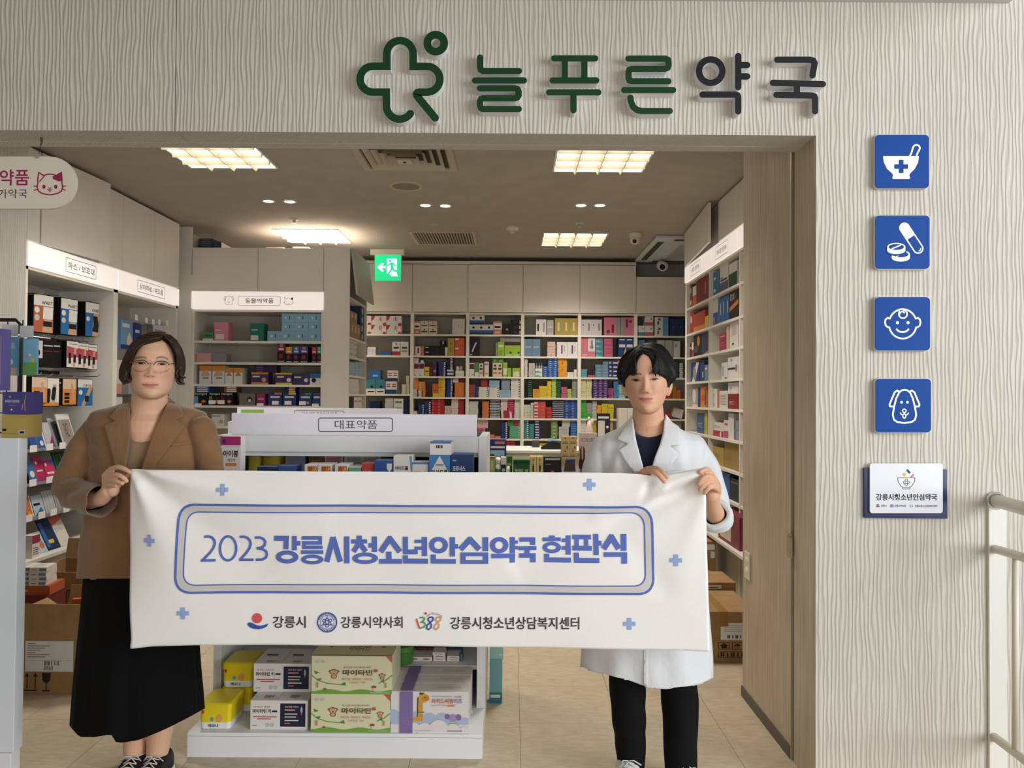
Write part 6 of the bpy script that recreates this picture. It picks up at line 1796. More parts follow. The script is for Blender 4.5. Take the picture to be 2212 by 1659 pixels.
carton('taped cardboard box with barcode label on the floor at right',a.x-0.1,b.x+0.08,4.25,4.72,0.0,P(1580,1322,4.25).z,None,pr_right,lid_tape=True)
za=P(1580,1322,4.25).z
carton('cardboard box with white label behind the taped one at right',1.03,b.x+0.1,4.74,5.05,0.0,P(1580,1258,4.75).z,None,lambda p:(p.rect(0.45,0.88,0.75,0.95,M_LBLW),p.rect(0.48,0.90,0.7,0.915,CK)))
carton('flat closed cardboard box at the back of the right floor boxes',1.03,b.x+0.05,5.07,5.18,0.0,P(1570,1240,5.07).z)
carton('small cardboard box standing behind the lab coat at right',P(1520,1180,5.64).x,P(1547,1180,5.64).x,5.64,5.95,0.0,P(1535,1170,5.64).z,None,lambda p:(p.rect(0.1,0.85,0.9,0.95,M_LBLW),p.rect(0.55,0.7,0.9,0.82,M_LBLW)))
#------------------------------------------------------------------products on the front display stand (lower deck)
cvQ=(400,1380,2.989)
def q2(x,y):
 return (400+x/2.989,1380+y/2.989)
PT=0.0982
def tin(label,x0,x1,y0,z0,h,d):
 r=thing('yellow_tin',label,'tin',((x0+x1)/2,y0+d/2,z0),'yellow lidded tins on the display stand')
 YT,WT=C((226,204,24),0.3,spec=0.6),C((226,228,228),0.35)
 cx,cy,w=(x0+x1)/2,y0+d/2,x1-x0
 def rr_(z,g):
  return [Vector((cx+a,cy+b,z)) for a,b in rrect(-w/2-g,-d/2-g,w/2+g,d/2+g,0.015,4)]
 MB().loft([rr_(z0+0.0005,-0.002),rr_(z0+h*0.26,0)]).obj('base_band',WT,r)
 MB().loft([rr_(z0+h*0.26,0),rr_(z0+h*0.74,0)]).obj('body',YT,r)
 MB().loft([rr_(z0+h*0.74,0.003),rr_(z0+h*0.96,0.003),rr_(z0+h,-0.004)]).obj('lid',YT,r)
 p=Print(lambda u,v:Vector((x0+w*u,y0-0.0012,z0+h*v)))
 p.text('레모나',0.28,0.07,0.62,0.2,C((50,50,50),0.5),0.02)
 p.disc(0.64,0.42,0.10,C((216,160,90),0.5),0.16)
 p.disc(0.40,0.38,0.06,C((70,160,200),0.5),0.08)
 p.poly([(0.07,0.72),(0.15,0.72),(0.15,0.64),(0.11,0.58),(0.07,0.64)],C((190,40,40),0.5))
 p.obj('print',r)
xa=P(*q2(92,575),3.13).x
tin('yellow tin with white base at the front left corner of the stand deck',xa,xa+0.125,3.13,PT,0.104,0.16)
xb=P(*q2(237,400),3.30).x
tin('yellow tin behind the front one, carrying another tin',xb,xb+0.125,3.305,PT,0.104,0.16)
tin('yellow tin stacked on top of another at the back left',xb+0.002,xb+0.127,3.30,PT+0.1045,0.104,0.16)
NAVY,TXR=(30,34,64),(206,60,60)
WB=spec('wr',('r',0.52,0.1,0.96,0.9,NAVY),('t','마이타민 키',0.04,0.56,0.36,0.70,'bk',0.03),('t','내 아이 키 성장엔',0.06,0.74,0.34,0.82,TXR,0.0),('r',0.05,0.42,0.46,0.45,TXR),('r',0.12,0.35,0.36,0.38,TXR),('d',0.3,0.16,0.035,'lg'),('d',0.38,0.16,0.035,'lg'),('r',0.04,0.12,0.12,0.15,'gy'),('r',0.38,0.6,0.47,0.66,'nv'),
   ('t','국내 최초 어린이',0.6,0.75,0.84,0.82,'w',0.0),('r',0.6,0.65,0.78,0.7,'pk'),('r',0.6,0.52,0.82,0.56,'lp'),('r',0.6,0.42,0.8,0.46,'lg'),('r',0.6,0.3,0.84,0.34,'w'),('r',0.6,0.2,0.7,0.24,'co'),('p',((0.88,0.6),(0.91,0.6),(0.915,0.72),(0.895,0.82),(0.875,0.72)),'lb'),('p',((0.88,0.6),(0.91,0.6),(0.895,0.48)),'or_'),
   ('R',0.47,0,0.48,1,'lg'),('T','마이타민 키',0.2,0.05,0.36,0.17,'bk',0.02),('T','마이타민 키',0.66,0.05,0.82,0.17,'bk',0.02),('D',0.06,0.12,0.02,'lg',0.7),('D',0.11,0.12,0.02,'lg',0.7),('D',0.54,0.12,0.02,'lg',0.7),('R',0.38,0.06,0.43,0.13,'cr'),('R',0.1,0.5,0.3,0.56,'nb'),('R',0.56,0.5,0.76,0.56,'nb'))
a,b=P(*q2(420,570),3.13),P(*q2(790,570),3.13)
put('vitamin_box','white and navy vitamin box on the stand deck, bottom of two','box',b.x-a.x,0.32,0.1165,((a.x+b.x)/2,3.13+0.16,PT),0,WB,'white and navy vitamin boxes')
a,b=P(*q2(441,335),3.22),P(*q2(812,335),3.22)
put('vitamin_box','white and navy vitamin box stacked on top of its twin','box',b.x-a.x,0.19,0.1165,((a.x+b.x)/2,3.22+0.095,PT+0.117),0,WB,'white and navy vitamin boxes')
BRN,FUR=(110,64,36),(150,94,54)
def monkey(cx,cy,s):
 k=1.66
 return (('d',cx-s*0.95,cy+s*k*0.25,s*0.38,FUR,k),('d',cx+s*0.95,cy+s*k*0.25,s*0.38,FUR,k),('d',cx,cy-s*k*1.35,s*0.75,FUR,k),('d',cx,cy-s*k*1.4,s*0.5,(214,170,120),k),('d',cx,cy,s,FUR,k),('d',cx-s*0.35,cy+s*k*0.1,s*0.5,(222,182,132),k),('d',cx+s*0.35,cy+s*k*0.1,s*0.5,(222,182,132),k),('d',cx,cy-s*k*0.3,s*0.62,(222,182,132),k),('d',cx-s*0.3,cy+s*k*0.15,s*0.1,'bk',k),('d',cx+s*0.3,cy+s*k*0.15,s*0.1,'bk',k),('d',cx,cy-s*k*0.45,s*0.24,(176,60,50),k))
GB=spec((226,224,182),('r',0,0,1,0.07,(120,178,58)),('p',tuple((x/20,0.07+0.06*math.sin(x/20*math.pi*2.4)**2) for x in range(21))+((1,0.06),(0,0.06)),(120,178,58)),('p',((0.92,1),(1,1),(1,0.82)),(216,96,54)),('d',0.07,0.86,0.028,'lg',1.66),('d',0.14,0.86,0.028,'lg',1.66),
   ('l',((0.0,0.5),(0.08,0.36),(0.2,0.28),(0.42,0.24)),0.012,(120,170,70)),('p',((0.03,0.62),(0.1,0.56),(0.05,0.52)),'gn'),('p',((0.06,0.4),(0.13,0.42),(0.1,0.34)),'gn'),('p',((0.36,0.26),(0.42,0.32),(0.43,0.22)),'gn'),('l',((1.0,0.5),(0.93,0.38),(0.84,0.3)),0.012,(120,170,70)),('p',((0.86,0.34),(0.9,0.4),(0.91,0.3)),'gn'),
   monkey(0.28,0.58,0.05),monkey(0.88,0.5,0.034),('d',0.78,0.2,0.03,(190,50,44),1.1),('r',0.77,0.1,0.79,0.18,'cr'),('d',0.17,0.14,0.02,(190,60,50),1.1),('l',((0.075,0.2),(0.075,0.3)),0.022,'go'),('l',((0.925,0.2),(0.925,0.3)),0.018,'go'),
   ('t','마이타민',0.39,0.5,0.76,0.65,BRN,0.022),('t','맑고 건강한 우리아이를 위한 비타민',0.4,0.69,0.74,0.74,BRN,0.0),('t','비타민B · 비타민D · 비타민E',0.38,0.37,0.76,0.44,(214,110,70),0.0),('t','나이아신  아연',0.48,0.28,0.67,0.35,(214,110,70),0.0),('d',0.8,0.63,0.025,(210,90,60),1.66),('r',0.73,0.045,0.97,0.06,'w'),
   ('R',0,0,1,1,(226,214,160)),('T','마이타민',0.42,0.2,0.68,0.55,BRN,0.01),('D',0.18,0.4,0.03,FUR,1.0),('D',0.85,0.4,0.03,FUR,1.0))
a,b=P(*q2(811,592),3.11),P(*q2(1321,592),3.11)
put('kids_vitamin_box','cream and green monkey vitamin box on the stand deck, bottom one','box',b.x-a.x,0.28,0.1515,((a.x+b.x)/2,3.11+0.14,PT),0,GB,'cream and green monkey vitamin boxes')
a,b=P(*q2(815,350),3.11),P(*q2(1334,350),3.11)
put('kids_vitamin_box','cream and green monkey vitamin box, stacked on top','box',b.x-a.x,0.24,0.1515,((a.x+b.x)/2,3.11+0.12,PT+0.152),0,GB,'cream and green monkey vitamin boxes')
LPU,GIR=(132,108,172),(230,164,56)
cl=lambda pts,c:tuple(('d',x,y,r,c,1.65) for x,y,r in pts)
PB=spec('wr',cl(((0.03,0.4,0.1),(0.34,0.36,0.1),(0.5,0.34,0.09),(0.66,0.34,0.09),(0.82,0.3,0.09),(0.95,0.3,0.05)),(176,194,226)),('r',0.0,0.2,1,0.36,(176,194,226)),('p',((0.33,0.28),(0.345,0.3),(0.36,0.88),(0.38,0.93),(0.44,0.95),(0.49,0.9),(0.5,0.8),(0.44,0.74),(0.415,0.72),(0.415,0.28)),GIR),('p',((0.28,0.28),(0.28,0.36),(0.36,0.4),(0.42,0.28)),GIR),
   ('d',0.45,0.83,0.045,(224,136,44),1.4),('d',0.44,0.86,0.008,'bk',1.6),('l',((0.385,0.93),(0.385,0.99)),0.01,GIR),('l',((0.425,0.94),(0.43,0.99)),0.01,GIR),('d',0.395,0.95,0.03,'dg',0.8),('l',((0.345,0.4),(0.35,0.85)),0.012,'br'),('l',((0.36,0.5),(0.43,0.5)),0.014,'gn'),('d',0.385,0.65,0.01,'og',1.6),('d',0.39,0.42,0.01,'og',1.6),('d',0.37,0.55,0.01,'og',1.6),
   ('d',0.8,0.37,0.055,(170,140,200),1.6),('d',0.73,0.4,0.03,LPU,2.2),('d',0.875,0.38,0.035,LPU,2.2),('d',0.8,0.36,0.015,'pk',1.2),('r',0.76,0.16,0.85,0.27,(170,214,170)),('r',0.76,0.19,0.85,0.2,'gn'),('r',0.76,0.23,0.85,0.24,'gn'),
   cl(((0.3,0.12,0.08),(0.44,0.08,0.1),(0.62,0.12,0.12),(0.8,0.06,0.1),(0.95,0.04,0.07)),'wr'),('r',0.12,0,0.285,1,LPU),('r',0.14,0.36,0.26,0.365,'lv'),('r',0.14,0.3,0.25,0.31,'lv'),('r',0.14,0.26,0.25,0.27,'lv'),('r',0.14,0.22,0.22,0.23,'lv'),
   ('t','리퀴드씨엠',0.53,0.72,0.8,0.84,(210,100,64),0.02),('t','키즈',0.81,0.72,0.92,0.84,(124,104,176),0.02),('t','Liquid CM Kids',0.53,0.65,0.71,0.7,(190,110,110),0.0),('r',0.73,0.65,0.82,0.69,(222,130,90)),('t','나라팜',0.82,0.86,0.91,0.91,(90,150,60),0.01),('r',0.53,0.88,0.79,0.9,'lb'),('r',0.31,0.05,0.52,0.07,'lg'),('r',0.73,0.04,0.92,0.07,(150,150,176)),
   ('R',0.12,0,0.285,1,LPU),('T','리퀴드씨엠',0.6,0.25,0.8,0.45,(210,110,70),0.0),('T','키즈',0.81,0.25,0.9,0.45,'gy',0.0))
a,b=P(*q2(1325,603),3.11),P(*q2(1828,603),3.11)
for k in range(3):
 put('liquid_kids_box','white and purple giraffe supplement box, %s of three in a row' % ('front','middle','rear')[k],'box',b.x-a.x,0.088,0.164,((a.x+b.x)/2+0.001*k,3.155+0.095*k,PT),0,PB,'white and purple giraffe boxes')
st=Shelf('F',3.47,[0.26,0.53],0.0)
for (x0,x1,yt,yb,cols,rows,desc,sp) in ((1440,1595,118,178,2,1,'white red lettered',spec('wr',('d',0.5,0.5,0.3,'cm',0.5))),(1600,1680,90,178,1,3,'small white folded',spec('wr',lg_('cm',0.4,0.2,0.2,0.8))),(1690,1770,112,178,1,2,'small white folded',spec('wr',lg_('cm',0.4,0.2,0.2,0.8))),(1775,1790,100,178,1,1,'teal',spec('te'))):
 st.add(cvQ,'inner deck of the display stand',x0,x1,yt,yb,cols,rows,desc,sp,d=0.07,z0=0.26)
sb_=Shelf('F',3.62,[0.26,0.53],0.0)
sb_.add(cvQ,'rear of the display stand deck',1360,1700,60,178,5,1,'dark red',spec((140,34,48),('r',0.08,0.1,0.92,0.85,(176,120,120)),ln_('dr',0.2,4)),d=0.08,z0=0.26)
sb_.add(cvQ,'rear of the display stand deck',1705,1790,76,178,1,1,'teal and cream',spec('te',bb_('cr',0.4)),d=0.08,z0=0.26)
q=P(*q2(1395,178),3.44)
r=thing('green_tin','round green lidded tin on the stand beside the monkey boxes','tin',(q.x,3.46,0.26))
for nm,z0,z1,rd,c in (('body',0.2605,0.315,0.052,(70,126,56)),('lid',0.315,0.338,0.054,(80,140,60))):
 MB().tube([(q.x,3.46,z0),(q.x,3.46,z1-0.003),(q.x,3.46,z1)],[rd,rd,rd-0.004],24).obj(nm,C(c,0.4),r)
#------------------------------------------------------------------upper deck of the stand
def s2(x,y):
 return (460+x/3.687,860+y/3.687)
def up(label,x0,x1,yt,Y,d,sp,name='eye_drop_box',tilt=0.0,z0=1.0706,h=None,cat='box'):
 a,b=P(*s2(x0,560),Y),P(*s2(x1,yt),Y)
 return put(name,label,cat,b.x-a.x,d,(b.z-z0) if h is None else h,((a.x+b.x)/2,Y+d/2,z0),tilt,sp)
MGT=(186,40,120)
eb=spec('wr',('r',0,0.82,1,1,MGT),('d',0.16,0.9,0.1,(60,60,90),0.5),('t','아이봉',0.12,0.58,0.88,0.72,'nv',0.03),('t','세안액',0.34,0.49,0.72,0.55,'nv',0.0),('r',0.25,0.4,0.8,0.46,'og'),('p',((0,0.2),(0.4,0.32),(1,0.28),(1,0),(0,0)),MGT),('r',0.06,0.12,0.95,0.17,'lp'),('r',0.06,0.05,0.95,0.09,'lp'))
for k in range(3):
 up('white and magenta eye wash box on the stand, %s of three in a row' % ('front','middle','rear')[k],62,222,306-2*k,3.215+0.062*k,0.058,eb,'eye_wash_box')
up('navy eye drop box lying flat, left on the stand top deck',352,512,548,3.19,0.10,spec((26,46,96),('t','ROHTO',0.08,0.15,0.82,0.8,'w',0.03)))
up('blue eye drop box lying flat behind the navy one',514,655,540,3.21,0.1,spec((50,84,160),lg_('lb',0.4)))
up('white and green eye drop box lying flat on the stand',582,720,558,3.185,0.02,spec('wr',('t','ROHTO',0.08,0.2,0.82,0.85,'bk',0.03),('r',0.85,0,1,1,'gn')),h=0.045)
up3=spec('wr',('r',0.25,0.62,0.95,0.92,(206,84,44)),('t','UP',0.62,0.66,0.92,0.88,'ye',0.03),('r',0.1,0.3,0.5,0.4,'gy'))
for k,(x0,x1) in enumerate(((730,832),(838,942),(972,1072))):
 up('white eye drop box with orange UP badge, %s of three' % ('left','middle','right')[k],x0,x1,530,3.20,0.12,up3)
up('white contact lens drop box beside the red one',1082,1178,552,3.2,0.14,spec('wr',bt_('mt',0.2),lg_('gy',0.4)))
up('red eye drop box on the stand',1186,1284,520,3.2,0.1,spec((206,62,54),('t','ROHTO',0.08,0.48,0.92,0.68,'w',0.03)))
up('blue eye drop box with white shield on the stand',1286,1432,500,3.19,0.11,spec((44,80,166),('t','티어맨',0.12,0.4,0.62,0.52,'w',0.02),('p',((0.68,0.9),(0.96,0.9),(0.96,0.7),(0.82,0.58),(0.68,0.7)),'wr')))
up('tall white and sky blue eye drop box on the stand',1438,1585,462,3.19,0.12,spec('wr',('t','아이드롭',0.08,0.55,0.8,0.68,'bk',0.03),('p',((0.85,1),(1,1),(1,0.3)),'sb'),('d',0.75,0.35,0.14,'lt',1.0),('p',((0,0),(1,0),(0.5,0.28),(0,0.3)),'lt')))
up('white box with blue lettering between taller eye drop boxes',1588,1718,512,3.19,0.1,spec('wr',bt_((70,120,200),0.08),('t','르피',0.15,0.3,0.75,0.5,(60,110,190),0.02),('r',0.1,0.6,0.5,0.66,'lg')))
mdrop=spec((60,134,202),('p',tuple((0.5+0.46*math.cos(t),0.36+0.34*math.sin(t)) for t in [math.radians(a) for a in range(150,391,12)])+((0.5,0.98),),'wr'),('t','마이드롭',0.1,0.36,0.9,0.56,'bk',0.03),('r',0.3,0.68,0.7,0.73,'gy'),('r',0.1,0.24,0.88,0.27,'lg'))
o=up('blue eye drop box with a big white drop on the stand',1722,1888,455,3.18,0.12,mdrop)
zt=P(*s2(1800,455),3.18).z
a,b=P(*s2(1730,455),3.18),P(*s2(1898,352),3.18)
put('eye_drop_box','white barcode faced eye drop box lying on top of another','box',b.x-a.x,0.12,b.z-zt-0.001,((a.x+b.x)/2,3.24,zt+0.0012),-0.02,spec('wr',bt_((70,120,200),0.12),('r',0.28,0.5,0.62,0.78,'lg'),('r',0.3,0.54,0.34,0.76,'bk'),('r',0.37,0.54,0.44,0.76,'bk'),('r',0.47,0.54,0.5,0.76,'bk'),('r',0.54,0.54,0.6,0.76,'bk'),('R',0,0,1,1,(70,120,200))))
up('dark blue eye drop box at the right end of the stand',1892,2070,450,3.19,0.12,spec((28,62,120),('t','오큐시스',0.1,0.5,0.66,0.66,'w',0.03),('r',0.1,0.22,0.45,0.32,'w'),('r',0.1,0.8,0.25,0.84,'lb')))
# rear row
for (x0,x1,lab,c1,c2) in ((270,382,'green and gold round canister at the back of the stand deck',(84,130,50),(206,186,60)),(386,566,'purple and gold round canister at the back of the stand deck',(92,78,150),(206,182,60))):
 Yc_=3.56
 a,b=P(*s2(x0,500),Yc_),P(*s2(x1,500),Yc_)
 cx,rd=(a.x+b.x)/2,(b.x-a.x)/2
 zm=P(*s2(x0,455),Yc_-rd).z
 r=thing('canister',lab,'canister',(cx,Yc_+0.03,1.07))
 MB().tube([(cx,Yc_+0.03,1.0706),(cx,Yc_+0.03,zm)],rd,28).obj('lower_band',C(c2,0.4),r)
 MB().tube([(cx,Yc_+0.03,zm),(cx,Yc_+0.03,min(zm+0.06,1.178))],rd,28).obj('upper_band',C(c1,0.4),r)
rb=Shelf('F',3.52,[1.07],0.0)
for (x0,x1,yt,desc,sp) in ((575,735,400,'blue grey pouch',spec((150,158,180),ln_('gy',0.4,4))),(760,885,400,'brown',spec((120,90,40),ln_('ol',0.3,4))),(888,1036,412,'white and pink',spec('wr',('r',0.08,0.5,0.92,0.9,(222,130,160)))),(1042,1340,410,'wide white leaflet',spec('wr',('r',0.08,0.15,0.45,0.75,'lg'),('r',0.54,0.15,0.92,0.75,'lg'),('r',0.08,0.78,0.45,0.84,'sb'),('r',0.54,0.78,0.92,0.84,'sb'))),(1346,1720,410,'wide dark green',spec((22,70,40),lg_('gn',0.5,0.06,0.1,0.6))),(1935,2068,412,'dark olive',spec((60,60,30)))):
 rb.add((460,860,3.687),'rear of the stand top deck',x0,x1,yt,640,1,1,desc,sp,d=0.08,z0=1.07)
# teal cartons on the floor at the right of the stand
a,b=P(1052,1512,3.62),P(1085,1424,3.62)
ax=SX1+0.012
put('teal_carton','teal carton standing on the floor beside the stand','box',b.x-ax,0.06,P(1070,1424,3.66).z-0.001,((ax+b.x)/2,3.69,0.001),0,spec((112,178,184),('r',0,0,1,0.24,(40,128,148)),('r',0.1,0.12,0.85,0.19,'w')))
zt=P(1070,1424,3.66).z
put('teal_carton','pale teal carton on top of the darker teal one beside stand','box',b.x-ax+0.004,0.08,0.2,((ax+b.x)/2+0.002,3.70,zt+0.0012),0,spec((150,206,200),('r',0.7,0.08,0.9,0.12,'w')))
#------------------------------------------------------------------on the dispensing counter
def c2(x,y):
 return (1020+x/5.925,760+y/5.925)
def ct(label,x0,x1,yt,sp,d=0.08,Y=4.99,name='counter_box',z0=0.9406,cat='box',tilt=0.0):
 a,b=P(*c2(x0,1500),Y),P(*c2(x1,yt),Y)
 return put(name,label,cat,b.x-a.x,d,b.z-z0,((a.x+b.x)/2,Y+d/2,z0),tilt,sp)
ct('navy childrens poster card standing on the counter',212,437,1120,spec((34,52,112),('r',0.08,0.05,0.9,0.68,'lb'),('r',0.1,0.74,0.92,0.8,'w'),('r',0.35,0.86,0.9,0.94,(220,130,110)),('d',0.2,0.5,0.14,'nv'),('d',0.7,0.46,0.1,'co')),0.01,5.1,'poster_card',cat='poster')
ct('green bottle printed carton, leftmost on the counter',217,292,1345,spec((150,176,90),bt_((190,90,60),0.1),('r',0.3,0.3,0.7,0.8,(206,200,120))))
ct('navy and white carton on the counter beside the white bottle',368,432,1352,spec('wr',('r',0,0,1,0.6,'nv'),('d',0.5,0.3,0.35,'tan')))
ct('dark green carton behind the small tube on the counter',440,515,1340,spec((60,110,44),lg_('lm',0.5)),0.05,5.04)
ct('wide green digestive box on the counter',525,735,1385,spec((24,110,56),bt_((18,80,44),0.28),('t','베나치오',0.12,0.22,0.6,0.45,'w',0.02),('d',0.82,0.32,0.1,'tan')),0.1,4.97)
for k,(x0,x1) in enumerate(((740,820),(824,906))):
 ct('cream carton with green bottle drawing on the counter, %s of two' % ('left','right')[k],x0,x1,1340,spec((226,208,140),('r',0.38,0.2,0.66,0.52,'dg'),('r',0.46,0.52,0.58,0.64,'dg'),('d',0.5,0.82,0.16,'og',0.5)))
ct('black carton on the counter beside the gold boxes',915,1140,1350,spec((30,34,36),('r',0.08,0.85,0.95,0.95,'lg'),('r',0.1,0.6,0.4,0.64,'gy'),('r',0.42,0.18,0.6,0.28,'ro')),0.1,4.98)
gsp=spec((214,190,130),('t','GOLD',0.15,0.5,0.85,0.66,(120,100,50),0.0),('r',0.1,0.44,0.9,0.48,'dr'),('d',0.5,0.86,0.12,'rd',0.4),('r',0.65,0.05,0.85,0.25,(170,90,50)))
a,b=P(*c2(1145,1405),4.99),P(*c2(1345,1085),4.99)
hh,ww=(b.z-0.9406)/3,(b.x-a.x)/2
for k in range(6):
 put('gold_box','gold tonic box in the block on the counter beside the man','box',ww*0.98,0.07,hh*0.99,(a.x+ww*(k % 2+0.5),5.06,0.9406+hh*(k//2)),0,gsp,'gold tonic boxes on the counter')
ct('pink grey leaflet display behind the gold boxes, beside the man',1365,1600,1040,spec((206,186,184),('t','마그비스피드',0.12,0.78,0.9,0.88,'bk',0.0),('d',0.3,0.55,0.06,'co'),('d',0.55,0.55,0.06,'co')),0.03,5.10,'leaflet_display',cat='display')
ct('dark hanging card stand with white package behind the pink display',1592,1765,790,spec((34,32,52),('r',0.1,0.12,0.6,0.8,(216,204,190)),('d',0.8,0.62,0.1,'w'),('d',0.8,0.42,0.1,'w'),('d',0.8,0.22,0.1,'w'),('r',0.1,0.86,0.9,0.92,'w')),0.02,5.3,'card_stand',z0=cz+0.0006,cat='display')
for k,(x0,x1) in enumerate(((1870,1990),(1992,2080))):
 ct('tall cream box with purple base behind the man, %s of two' % ('left','right')[k],x0,x1,725,spec((214,204,188),('r',0,0,1,0.25,(80,40,90)),('d',0.55,0.42,0.12,(80,40,90),0.6)),0.1,5.35,'tall_box',z0=cz+0.0006)
# bottles,tube,statuette,terminal
q=P(*c2(331,1530),4.99)
r=thing('white_bottle','white plastic bottle with green label on the counter','bottle',(q.x,5.02,0.94))
zt=P(*c2(331,1350),5.02).z
MB().tube([(q.x,5.02,0.9406),(q.x,5.02,zt-0.06),(q.x,5.02,zt-0.045),(q.x,5.02,zt-0.04)],[0.024,0.024,0.018,0.014],18).obj('body',C((226,228,226),0.35),r,True)
MB().tube([(q.x,5.02,zt-0.04),(q.x,5.02,zt-0.01),(q.x,5.02,zt)],[0.019,0.019,0.01],16).obj('cap',C((236,236,234),0.35),r,True)
MB().tube([(q.x,5.02,0.955),(q.x,5.02,zt-0.075)],0.0245,18,caps=False).obj('label_wrap',C((60,130,100),0.4),r,True)
q=P(*c2(462,1500),4.98)
tag(MB().tube([(q.x,4.995,0.9406),(q.x,4.995,0.98),(q.x,4.995,1.0)],[(0.012,0.012),(0.012,0.009),(0.012,0.003)],12).obj('cream_tube',C((210,214,200),0.35),None,True),'small pale cream tube standing on the counter','tube')
for k,x in enumerate((1392,1434)):
 q=P(*c2(x,1330),5.0)
 q.z=1.05
 m=MB().tube([(q.x,5.02,0.9406),(q.x,5.02,1.035),(q.x,5.02,1.05),(q.x,5.02,P(*c2(x,1210),5.02).z)],[0.013,0.013,0.007,0.007],14)
 tag(m.obj('vial',C((60,24,22),0.2),None,True),'slim dark brown vial on the counter beside the man, %s of two' % ('left','right')[k],'bottle','dark vials on the counter')
q=P(*c2(1498,1040),5.3)
r=thing('statuette','pinkish figurine bust on the counter behind the pink display','figurine',(q.x,5.3,cz))
PKS=C((206,176,166),0.4)
MB().tube([(q.x,5.3,cz+0.0006),(q.x,5.3,cz+0.05),(q.x,5.3,cz+0.12),(q.x,5.3,cz+0.16),(q.x,5.3,cz+0.2)],[0.034,0.03,0.032,0.02,0.012],16).obj('body',PKS,r,True)
MB().tube([(q.x+0.014,5.3,cz+0.15),(q.x+0.02,5.3,cz+0.19),(q.x+0.018,5.3,cz+0.21)],[0.012,0.012,0.008],12).obj('arm',PKS,r,True)
zt=P(*c2(1490,830),5.3).z
MB().tube([(q.x,5.3,cz+0.2),(q.x-0.003,5.3,zt-0.02),(q.x-0.003,5.3,zt)],[0.011,0.014,0.004],12).obj('head',C((190,188,186),0.3),r,True)
r=thing('card_terminal','black card payment terminal tilted on the counter','card reader',(P(*c2(1010,1250),5.3).x,5.3,cz))
a,b=P(*c2(880,1250),5.3),P(*c2(1130,1250),5.3)
MB().prism([(a.x,5.25,cz+0.0006),(b.x,5.25,cz+0.0006),(b.x,5.25,cz+0.045),(b.x-0.06,5.25,cz+0.055),(a.x,5.25,cz+0.012)],(0,0.09,0)).obj('body',M_BLACK,r,fix=True)
MB().prism([(b.x-0.1,5.262,cz+0.056),(b.x-0.012,5.262,cz+0.056),(b.x-0.012,5.262,cz+0.066),(b.x-0.08,5.262,cz+0.072)],(0,0.06,0)).obj('paper_roll',C((150,176,200),0.5),r,fix=True)
ct('grey cash drawer block on the counter behind the terminal',770,862,1140,spec((70,70,74),bt_((96,96,100),0.12)),0.12,5.45,'cash_block',z0=cz+0.0006)
r=thing('product_tray','white cardboard tray with brown sachets at the counter edge','tray',(P(*c2(1260,1500),4.9).x,4.97,0.94))
a,b=P(*c2(1150,1500),4.955),P(*c2(1382,1410),4.955)
MB().box(a.x,b.x,4.955,4.958,0.9406,0.97).box(a.x,a.x+0.003,4.958,5.02,0.9406,0.985).box(b.x-0.003,b.x,4.958,5.02,0.9406,0.985).box(a.x,b.x,5.017,5.02,0.9406,1.0).obj('tray_shell',C((214,210,204),0.5),r)
MB().obox(((a.x*0.62+b.x*0.38),4.985,0.985),0.028,0.008,0.042,Matrix.Rotation(0.2,3,'Y')).obj('sachet',C((70,50,40),0.4),r)
MB().obox(((a.x*0.5+b.x*0.5),4.998,1.0),0.03,0.006,0.045,Matrix.Rotation(-0.1,3,'Y')).obj('sachet',C((40,60,110),0.4),r)
# crumpled paper bag and binders on the lower back shelf near the man
a=P(1465,895,YBK+0.05)
tag(MB().obox((a.x,YBK+0.12,BZ[4]+0.066),0.055,0.05,0.05,Matrix.Rotation(0.25,3,'Y')).obj('paper_bundle',C((206,196,190),0.7)),'tilted bundle of white papers on the rightmost back bay','papers')
#------------------------------------------------------------------medicine boxes:the largest as things,the many small ones together
QUEUE.sort(key=lambda q:-q[0])
KEEP=298
for (s_,label,cat,w,d,h,loc,rz,sp,group) in QUEUE[:KEEP]:
 o=bpy.data.objects.new('medicine_box',box_mesh(w,d,h,sp))
 COL.objects.link(o)
 o.location,o.rotation_euler=loc,(0,0,rz)
 tag(o,label,cat,group)
M_SUP=MB()
sup_m=[]
for (s_,label,cat,w,d,h,loc,rz,sp,group) in QUEUE[KEEP:]:
 me=box_mesh(w,d,h,sp)
 R=Matrix.Translation(loc) @ Matrix.Rotation(rz,4,'Z')
 idx=[]
 for mt in me.materials:
  if mt not in sup_m:
   sup_m.append(mt)
  idx.append(sup_m.index(mt))
 base=len(M_SUP.v)
 M_SUP.v+=[tuple(R @ v.co) for v in me.vertices]
 for p in me.polygons:
  M_SUP.f.append(tuple(base+i for i in p.vertices))
  M_SUP.m.append(idx[p.material_index])
o=M_SUP.obj('small_medicine_boxes',sup_m)
tag(o,'many small stacked medicine boxes filling the back wall shelves','boxes',kind='stuff')
